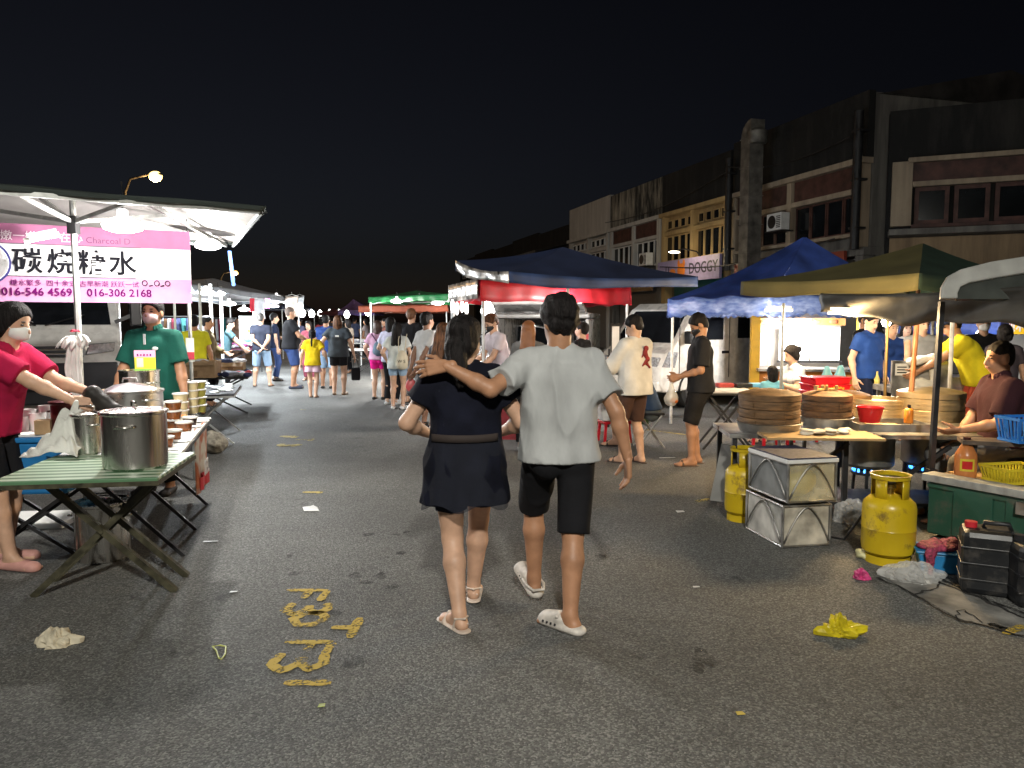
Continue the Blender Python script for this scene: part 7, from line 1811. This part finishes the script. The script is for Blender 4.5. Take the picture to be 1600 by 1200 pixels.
MB().bbox(tuple(GJ['P'] + V3(-.008, .145, .38)), tuple(GJ['P'] + V3(.010, .152, .47))).build('placket', cloth('polo_grey', (.4, .4, .4)), grn)
# ---- left clothes stalls
person('person', 'person in bright yellow T-shirt by the clothes rail', *ax_(306, 12.4), 30, 1.63, res=.018, topm=cloth('lime_yellow', (.62, .60, .03)), bottom='pants', botm=cloth('grey_blue', (.08, .10, .14)), hair='short', lh=(-.2, .2, 1.0))
person('person', 'person in olive brown shirt beside the yellow shirted one', *ax_(327, 13.6), -80, 1.62, res=.018, topm=cloth('olive_brown', (.16, .12, .06)), bottom='pants', hair='short', top='long', sleeve=1.8, lh=(-.12, .3, 1.0))
person('person', 'seller in teal grey T-shirt behind the clothes pile', *ax_(354, 17.5), -75, 1.60, res=.02, topm=cloth('teal_grey', (.06, .12, .14)), bottom='pants', lean=.2, head=(0, .4, 0), lh=(-.05, .45, .95), rh=(.1, .45, .92), skin='light')
person('person', 'woman in brown headscarf behind the clothes pile', *ax_(374, 25), 20, 1.58, fem=True, res=.022, hair=None, cap=('scarf', cloth('scarf_brown', (.10, .055, .035))), topm=cloth('dress_brown', (.09, .05, .035)), top='dress', hem=.2, bottom=None, sleeve=1.9)
bagg = AT(388, 527, 17.8)
tag(blob('plastic_bag', [elp((0, 0, 0), (.14, .06, .11)), elp((.13, 0, .01), (.10, .06, .11))], .016, BAGB, None, loc=bagg, k=.03, noise=(.01, 30, 4)), 'blue and green plastic bag held by the teal shirted seller', 'bag')
person('person', 'man in dark T-shirt and light denim shorts, hands behind his back', *gx(410, 604), 8, 1.70, w=1.1, res=.018, lf=(-.17, 0, .085), rf=(.17, .02, .085), topm=cloth('tee_charcoal', (.022, .025, .04)), botm=DENIM, leg=1.0, lh=(.02, -.17, .95), rh=(.06, -.19, .90), lpole=(-1, -.4, 0), rpole=(1, -.4, 0), head=(-.2, .15, 0), hair='buzz', hairm=M('hair_grey', (.06, .055, .05), rough=.6), skin='light')
person('person', 'man in navy shirt and long jeans between the two shorts wearers', *ax_(431, 19.3), -70, 1.72, res=.02, topm=NVY, bottom='pants', botm=DENIMD, lh=(-.1, .3, 1.05), skin='light', shoe='sneaker')
person('person', 'large man in black T-shirt and dark denim shorts', *gx(456, 607), -62, 1.84, w=1.3, belly=.05, res=.018, topm=BLK, botm=DENIMD, leg=.98, lh=(-.10, .36, 1.02), rh=(.16, .34, 1.0), hair='buzz', hairm=M('hair_shaved', (.10, .07, .055), rough=.7), loose=.02, lf=(-.13, .08, .085), shoe='flat', shoem=M('shoe_navy', (.03, .035, .06), rough=.6))
person('person', 'girl in pink top facing the camera beside the large man', *ax_(484, 19.5), 170, 1.52, fem=True, res=.02, topm=cloth('pink_soft', (.50, .13, .18)), bottom='pants', botm=cloth('pink_pants', (.42, .10, .16)), hair='pony', lh=(-.1, .25, 1.0), skin='light')
person('person', 'girl in yellow T-shirt and pink striped skirt with ponytail', *gx(490, 621), 6, 1.37, w=.95, fem=True, res=.015, topm=cloth('sun_yellow', (.66, .47, .015)), bottom='skirt', botm=cloth('pink_stripe', (.58, .40, .46)), leg=.62, hair='pony', loose=.028, hem=.80, lh=(-.30, .06, .86), rh=(.33, .10, .92), lf=(-.08, .05, .085), rf=(.06, -.05, .085), skin='light')
gw, GWJ = person('person', 'woman in charcoal T-shirt and black shorts carrying a black bag', *gx(530, 617), 4, 1.64, w=1.14, fem=True, res=.015, topm=cloth('charcoal', (.055, .065, .075)), botm=BLK, leg=.62, hair='bob', hairm=HAIRB, loose=.035, hem=.82, lh=(-.34, .05, .95), rh=(.33, .0, .86), skin='light', shoe='flat', shoem=M('shoe_tan', (.25, .16, .10), rough=.6))
MB().bbox((-.035, -.012, .30), (.035, .0, .335)).build('back_print', WHITEP, gw).location = tuple(float(c) for c in GWJ['P'] + V3(0, -.135, .0) + V3(0, 0, 0))
q = to_world(gw, GWJ['RW']); bg_ = thing('handbag', 'small black handbag hanging from the hand of the woman in charcoal', 'bag', (q.x + .03, q.y, q.z - .10), .2)
MB().tube([(-.05, 0, -.16), (-.04, 0, -.02), (0, 0, .01), (.04, 0, -.02), (.05, 0, -.16)], .007, 6).build('strap', BLACKP, bg_); MB().bbox((-.09, -.05, -.42), (.09, .05, -.16)).build('bag_body', BLK, bg_, bevel=.02)
person('person', 'man in blue shirt and pale denim shorts beyond the yellow shirted girl', *ax_(511, 17.2), 0, 1.66, w=1.15, res=.02, topm=cloth('shirt_blue', (.03, .06, .20)), botm=DENIM, leg=1.0, hair='short', shoe='flat')
for k, (px, d, hd, H_, col, lb, f_) in enumerate(((470, 27, 150, 1.6, (.12, .12, .2), 'distant shopper in grey blue left of the pink girl', False), (503, 31, 10, 1.62, (.3, .05, .06), 'distant shopper in dull red at the middle of the lane', True), (521, 36, 0, 1.68, (.05, .05, .06), 'distant shopper in black at the middle of the lane', False), (545, 22, 60, 1.58, (.4, .34, .28), 'distant shopper in beige beside the charcoal shirted woman', True), (556, 33, -20, 1.66, (.08, .1, .18), 'distant shopper in navy under the purple tent', False), (573, 30, 80, 1.6, (.35, .3, .3), 'distant shopper in pale pink by the far goods table', True), (602, 24.5, 100, 1.6, (.2, .08, .06), 'distant seller in rust under the orange canopy', False))):
    person('person', lb, *ax_(px, d), hd, H_, fem=f_, res=.026, topm=cloth('far%d' % k, col), bottom='pants', hair='bob' if f_ else 'short', face=False, hand_res=.012)
# ---- queue on the right of the lane
pk_, PJ = person('person', 'woman in pink top and hot pink shorts with grey backpack', *gx(592, 624), -8, 1.54, fem=True, res=.015, topm=cloth('pink_pale', (.62, .36, .50)), botm=cloth('hot_pink', (.75, .015, .25)), leg=.55, hair='bob', hairm=M('hair_auburn', (.07, .035, .025), rough=.5), loose=.026, hem=.86, skin='light', shoe='flat', lh=(-.26, .12, .92), rh=(.2, .2, 1.0))
bpk = [elp((0, 0, 0), (.10, .065, .14)), elp((0, -.02, -.06), (.11, .06, .08))]
q = to_world(pk_, PJ['P'] + V3(.06, -.17, .16)); tag(blob('backpack', bpk, .014, cloth('bag_steel', (.14, .20, .26)), None, loc=q, k=.04, noise=(.004, 30, 1)), 'grey blue sling backpack on the back of the pink topped woman', 'bag')
MB().bar(PJ['P'] + V3(-.10, -.09, .44), PJ['P'] + V3(.08, -.15, .20), .025, .008, (0, 1, 0)).build('bag_strap', cloth('strap_plum', (.10, .04, .09)), pk_)
person('person', 'child in purple sandals beside the pink shorts', *gx(606, 619), -20, 1.2, res=.017, fem=True, topm=cloth('child_white', (.55, .55, .55)), botm=cloth('child_black', (.03, .03, .03)), leg=.9, hair='bob', skin='light', shoem=M('sandal_purple', (.12, .05, .32), rough=.5))
person('person', 'woman in lavender white shirt and dark trousers in the queue', *gx(612, 632), -25, 1.60, fem=True, res=.016, topm=cloth('lavender', (.55, .54, .68)), bottom='pants', botm=BLK, hair='bob', skin='light', shoe='sneaker', shoem=WSH, loose=.024, lh=(-.2, .2, 1.0))
ln_, LJ = person('person', 'long haired girl in pale shirt with cream tote bag', *gx(622, 639), -4, 1.50, w=.95, fem=True, res=.014, topm=cloth('pale_mint', (.58, .62, .60)), botm=DENIM, leg=.55, hair='long', loose=.03, hem=.80, skin='light', shoe='sneaker', shoem=WSH, lh=(-.24, .1, .95), rh=(.2, .15, 1.0))
q = to_world(ln_, LJ['P'] + V3(.12, -.20, .06)); tt = thing('tote_bag', 'cream drawstring tote bag on the long haired girl\'s back', 'bag', q, R(-4))
blob('bag_cloth', [elp((0, 0, 0), (.10, .055, .15)), elp((0, 0, -.09), (.105, .06, .09))], .013, cloth('tote_cream', (.55, .50, .38)), tt, k=.04, noise=(.006, 30, 6))
text('lettering', 'W S', .075, INKB, tt, (-.06, -.066, -.06))
for x in (-.05, .05): MB().tube([(x, -.02, .12), (x * 1.3, .05, .33), (x * 1.2, .14, .42)], .008, 5).build('strap', cloth('tote_cream', (.5, .5, .4)), tt)
person('person', 'tall man in black T-shirt with short ginger brown hair', *ax_(644, 14.2), -20, 1.76, w=1.12, res=.016, topm=BLK, bottom='pants', botm=cloth('grey_check', (.2, .2, .2)), hair='short', hairm=M('hair_ginger', (.16, .07, .03), rough=.6), skin='light', lh=(-.2, .25, 1.0))
wt_, WTJ = person('person', 'tanned man in white T-shirt, hands behind him, holding a pink bag', *ax_(668, 10.8), -48, 1.66, w=1.0, res=.014, topm=WHT, botm=BLK, leg=1.0, hair='short', skin='brown', lh=(-.12, -.22, .86), rh=(.02, -.22, .86), lpole=(-1, -.6, 0), rpole=(1, -.5, 0), loose=.022, shoe='sneaker', shoem=BLACKP)
q = to_world(wt_, WTJ['LW']); tag(blob('carrier_bag', [elp((0, 0, -.22), (.07, .05, .10)), seg((0, 0, -.12), (0, 0, -.02), .03, .012)], .011, M('bag_pinkred', (.65, .12, .13), rough=.35, bump=.4, bscale=18), None, loc=q, k=.03, noise=(.006, 40, 3)), 'pink red carrier bag held by the man in white', 'bag')
person('person', 'girl with long brown hair just left of the black dressed woman', *ax_(694, 8.4), -35, 1.52, fem=True, res=.014, topm=cloth('top_dark', (.05, .05, .06)), bottom='pants', botm=BLK, hair='long', hairm=HAIRB, skin='light', shoe='sneaker', shoem=WSH)
person('person', 'snack seller in white T-shirt and black mask behind the counter', *ax_(786, 10.3), 118, 1.66, res=.014, topm=cloth('white_lilac', (.66, .60, .66)), bottom='pants', lean=.28, head=(.1, .55, 0), lh=(-.10, .42, .92), rh=(.14, .42, .98), hair='short', hairm=HAIRB, skin='light', mask=BLACKP)
person('person', 'woman with copper hair in front of the red tent', *ax_(826, 8.9), -10, 1.54, fem=True, res=.014, topm=cloth('top_grey2', (.2, .2, .2)), bottom='pants', hair='long', hairm=M('hair_copper', (.26, .10, .035), rough=.45, bump=.5), skin='light', shoe='sneaker', shoem=WSH)
person('person', 'person in magenta top beyond the man\'s shoulder', *ax_(884, 9.6), 25, 1.47, fem=True, res=.014, topm=cloth('magenta', (.62, .06, .30)), bottom='pants', hair='bob', skin='light')
person('person', 'man in black half hidden beside the magenta top', *ax_(909, 10.6), 60, 1.52, res=.016, topm=BLK, bottom='pants', hair='short', skin='light')
# ---- waiting men
ws_, SJ = person('person', 'young man in white sweatshirt with red print looking at his phone', *gx(990, 724), 38, 1.60, w=1.0, res=.011, topm=cloth('sweat_white', (.66, .64, .60), bscale=14, bump=.5), top='long', sleeve=1.85, loose=.038, hem=.80, botm=cloth('shorts_brown', (.075, .04, .03)), leg=.98, hair='short', skin='light', head=(.5, .45, 0), lh=(-.10, .34, 1.12), rh=(.10, .33, 1.10), lpole=(-.8, -.2, -1), rpole=(.8, -.2, -1), lhand=((.2, 1, .3), (.2, -.2, 1), .6), lf=(-.09, .10, .085), rf=(.10, -.02, .085), shoem=M('sandal_brown', (.06, .04, .035), rough=.6))
RDP = M('print_red', (.28, .03, .03), rough=.8, var=.3, scale=30)
pr0 = SJ['P'] + V3(.02, -.150, .30) * SJ['s']
blob('back_print', [elp(pr0 + V3(0, 0, .09), (.035, .022, .03)), seg(pr0 + V3(-.02, 0, .05), pr0 + V3(.03, 0, -.03), .028, .02, flat=((0, 1, 0), 1.2)), seg(pr0 + V3(.03, 0, -.02), pr0 + V3(-.05, 0, -.09), .018, .012), seg(pr0 + V3(.0, 0, -.05), pr0 + V3(.05, 0, -.11), .018, .012), seg(pr0 + V3(-.03, 0, .05), pr0 + V3(-.06, 0, .0), .014, .008)], .007, RDP, ws_, k=.01, noise=(.004, 90, 3))
q = to_world(ws_, SJ['h'](0, .075, .008)); 
for sg in (-1, 1): MB().tube([(float(c[0]), float(c[1]), float(c[2])) for c in [SJ['h'](sg * .032 + .018 * math.cos(a), .088, .008 + .015 * math.sin(a)) for a in np.linspace(0, 6.28, 13)[:-1]]], .0016, 5, closed=True).build('glasses_rim', BLACKP, ws_)
q = to_world(ws_, SJ['LW']) + Vector((-.10, .04, .04)); ph_ = thing('phone', 'lit phone in the hand of the man in the white sweatshirt', 'phone', q, R(62)); ob = MB().box((0, .0, 0), (.075, .15, .008)).build('case', WHITEP, ph_, bevel=.003); ob.rotation_euler = (.5, 0, 0); ob = MB().box((0, 0, .0055), (.066, .14, .001)).build('screen', M('phone_screen', (.1, .1, .1), emit=(.8, .85, 1), es=1.2, var=0), ph_); ob.rotation_euler = (.5, 0, 0)
bk_, BJ = person('person', 'man in black T-shirt, black shorts and black mask holding a clear bag', *gx(1091, 726), 86, 1.62, w=1.06, res=.011, topm=cloth('tee_black2', (.018, .018, .02)), loose=.022, sleeve=.8, botm=cloth('shorts_black2', (.014, .013, .013)), leg=1.02, hair='short', skin='tan', head=(0, .6, 0), lh=(-.07, .235, 1.0), rh=(.10, .215, .98), lpole=(-.6, -1, -.4), rpole=(.6, -1, -.4), lhand=((.3, 1, -.3), (0, .3, 1), .9), rhand=((-.3, 1, -.3), (0, .3, 1), .9), lf=(-.09, .09, .085), rf=(.10, .0, .085), mask=BLACKP, shoem=M('sandal_tan', (.10, .06, .04), rough=.6))
MB().tube([BJ['RA'] + V3(.075, 0, .40), BJ['P'] + V3(.165, .01, -.10), BJ['P'] + V3(.15, .01, .0)], .005, 5).build('side_piping', WHT, bk_)
q = to_world(bk_, (BJ['RW'] + BJ['LW']) / 2) + Vector((-.09, -.02, -.03)); tag(blob('carrier_bag', [elp((0, 0, -.20), (.075, .055, .085)), seg((0, 0, -.13), (.0, 0, .02), .04, .012)], .010, BAGC, None, loc=q, k=.03, noise=(.007, 40, 3)), 'clear plastic bag of food held by the man in black', 'bag')
tag(blob('wrapped_food', [elp((.03, -.01, -.22), (.045, .04, .035))], .012, paint('food_red', (.42, .10, .02)), None, loc=q + Vector((0, 0, .0)), k=.02), 'reddish food inside the clear plastic bag', 'food')
person('person', 'man in navy shirt sitting on the folding stool', *ax_(1016, 9.25), 70, 1.62, w=1.05, res=.015, ph=.50, lean=.35, head=(0, .3, 0), lf=(-.12, .42, .085), rf=(.12, .36, .085), lh=(-.1, .46, .66), rh=(.1, .44, .66), topm=cloth('shirt_navy2', (.03, .05, .09)), botm=cloth('shorts_grey', (.10, .11, .11)), leg=.95, skin='light', loose=.02)
# ---- blue tent and grill stall
person('person', 'seated person in white T-shirt with topknot by the red crates', *ax_(1250, 9.7), 95, 1.6, fem=True, res=.015, ph=.55, lean=.2, lf=(-.1, .4, .13), rf=(.1, .4, .13), lh=(-.12, .35, .8), rh=(.1, .35, .8), topm=WHT, bottom='pants', hair='bun', head=(0, .35, 0), skin='light')
for lb, px, d in (('plastic stool under the seated person in white', 1252, 9.7), ('plastic stool under the small dark haired child', 1206, 9.2)):
    t = thing('plastic_stool', lb, 'stool', (*ax_(px, d), 0), .1, 'plastic stools under the blue tent')
    MB().bbox((-.15, -.15, .40), (.15, .15, .43)).build('seat', REDP, t, bevel=.01)
    for x in (-.13, .13):
        for y in (-.13, .13): MB().bar((x * 1.15, y * 1.15, 0), (x, y, .399), .03).build('leg', REDP, t)
person('person', 'small dark haired child seated low behind the bamboo steamers', *ax_(1206, 9.2), 20, 1.15, res=.015, ph=.70, lf=(-.1, .3, .12), rf=(.1, .3, .12), topm=cloth('child_blue', (.2, .5, .6)), bottom='pants', hair='bob', skin='light')
person('person', 'young man in royal blue T-shirt looking down at the grill', *ax_(1356, 9.6), -155, 1.66, w=1.02, res=.013, topm=cloth('royal_blue', (.02, .06, .24)), botm=cloth('shorts_navy3', (.015, .018, .04)), leg=.72, head=(-.1, .4, 0), skin='light', lh=(-.24, .05, .86), rh=(.27, .02, .85), loose=.02)
q = ax_(1370, 9.45); t = thing('drink_bag', 'small bag of yellow drink held by the blue shirted man', 'bag', (*q, .70)); MB().lathe([(.001, 0), (.03, .01), (.035, .10), (.012, .16), (.012, .2)], 12).build('bag_body', M('drink_yellow', (.6, .5, .15), rough=.2), t, auto=40)
person('person', 'girl in matching blue T-shirt beside the young man', *ax_(1390, 9.8), 178, 1.56, fem=True, res=.014, topm=cloth('royal_blue2', (.018, .05, .20)), botm=cloth('shorts_black3', (.015, .015, .02)), leg=.72, hair='pony', skin='light', lh=(-.2, .2, .95), rh=(.24, .1, .88), head=(.1, .1, 0))
person('person', 'man in dark shirt standing behind the blue shirted pair', *ax_(1347, 10.7), -140, 1.68, res=.016, topm=BLK, bottom='pants', skin='tan', head=(0, .3, 0))
person('person', 'man in grey vest and apron behind the grill cart', *ax_(1437, 9.45), 175, 1.62, w=1.02, res=.013, top='tank', sleeve=0, topm=cloth('vest_grey', (.32, .33, .34)), bottom='pants', skin='light', lh=(-.1, .32, 1.02), rh=(.12, .35, 1.05), head=(.1, .15, 0))
person('person', 'face in pale top far behind the grill cart', *ax_(1413, 11.8), 170, 1.52, fem=True, res=.018, topm=WHT, bottom='pants', hair='bob', skin='light')
person('person', 'man in yellow T-shirt, coral shorts and dark cap bent over the grill', *ax_(1512, 8.3), 74, 1.70, w=1.1, res=.012, lean=.52, shift=(0, -.12), head=(.1, .5, 0), topm=cloth('tee_yellow', (.66, .55, .02)), botm=cloth('shorts_coral', (.52, .10, .06)), leg=1.05, lh=(-.05, .55, .95), rh=(.15, .52, .92), hair='short', cap=('cap', NVY), loose=.024, skin='tan')
person('person', 'man in black T-shirt and white mask facing the camera', *ax_(1532, 9.9), 165, 1.62, res=.014, topm=BLK, bottom='pants', mask=WHITEP, skin='light', lh=(-.15, .3, .95), rh=(.18, .3, .98))
person('person', 'woman with hair bun seen from behind at the right', *ax_(1566, 8.8), -20, 1.50, fem=True, res=.014, topm=cloth('top_dark2', (.06, .05, .06)), bottom='pants', hair='bun', skin='light')
sm_, SMJ = person('person', 'man in dark maroon polo sitting beside the green cart', *ax_(1572, 5.75), 82, 1.70, w=1.12, res=.010, ph=.62, lean=.08, lf=(-.14, .42, .085), rf=(.12, .38, .085), knee=((-.5, 1, .3), (.5, 1, .3)), lh=(-.10, .35, .72), rh=(.16, .28, .58), rpole=(.8, -.8, 0), head=(.12, .12, 0), hair='buzz', hairm=M('hair_crop', (.018, .015, .013), rough=.7, spec=.2), top='polo', topm=cloth('maroon', (.035, .012, .016)), botm=cloth('trouser_grey', (.20, .19, .18)), bottom='pants', loose=.024, skin='tan', sleeve=.8)
t = thing('folding_chair', 'chair under the man in the maroon polo', 'chair', (*ax_(1577, 5.75), 0), R(82))
MB().bbox((-.2, -.2, .49), (.2, .2, .52)).build('seat', BLACKP, t, bevel=.01)
for x in (-.17, .17):
    for y in (-.17, .17): MB().bbox((x - .012, y - .012, 0), (x + .012, y + .012, .489)).build('leg', IRON, t)
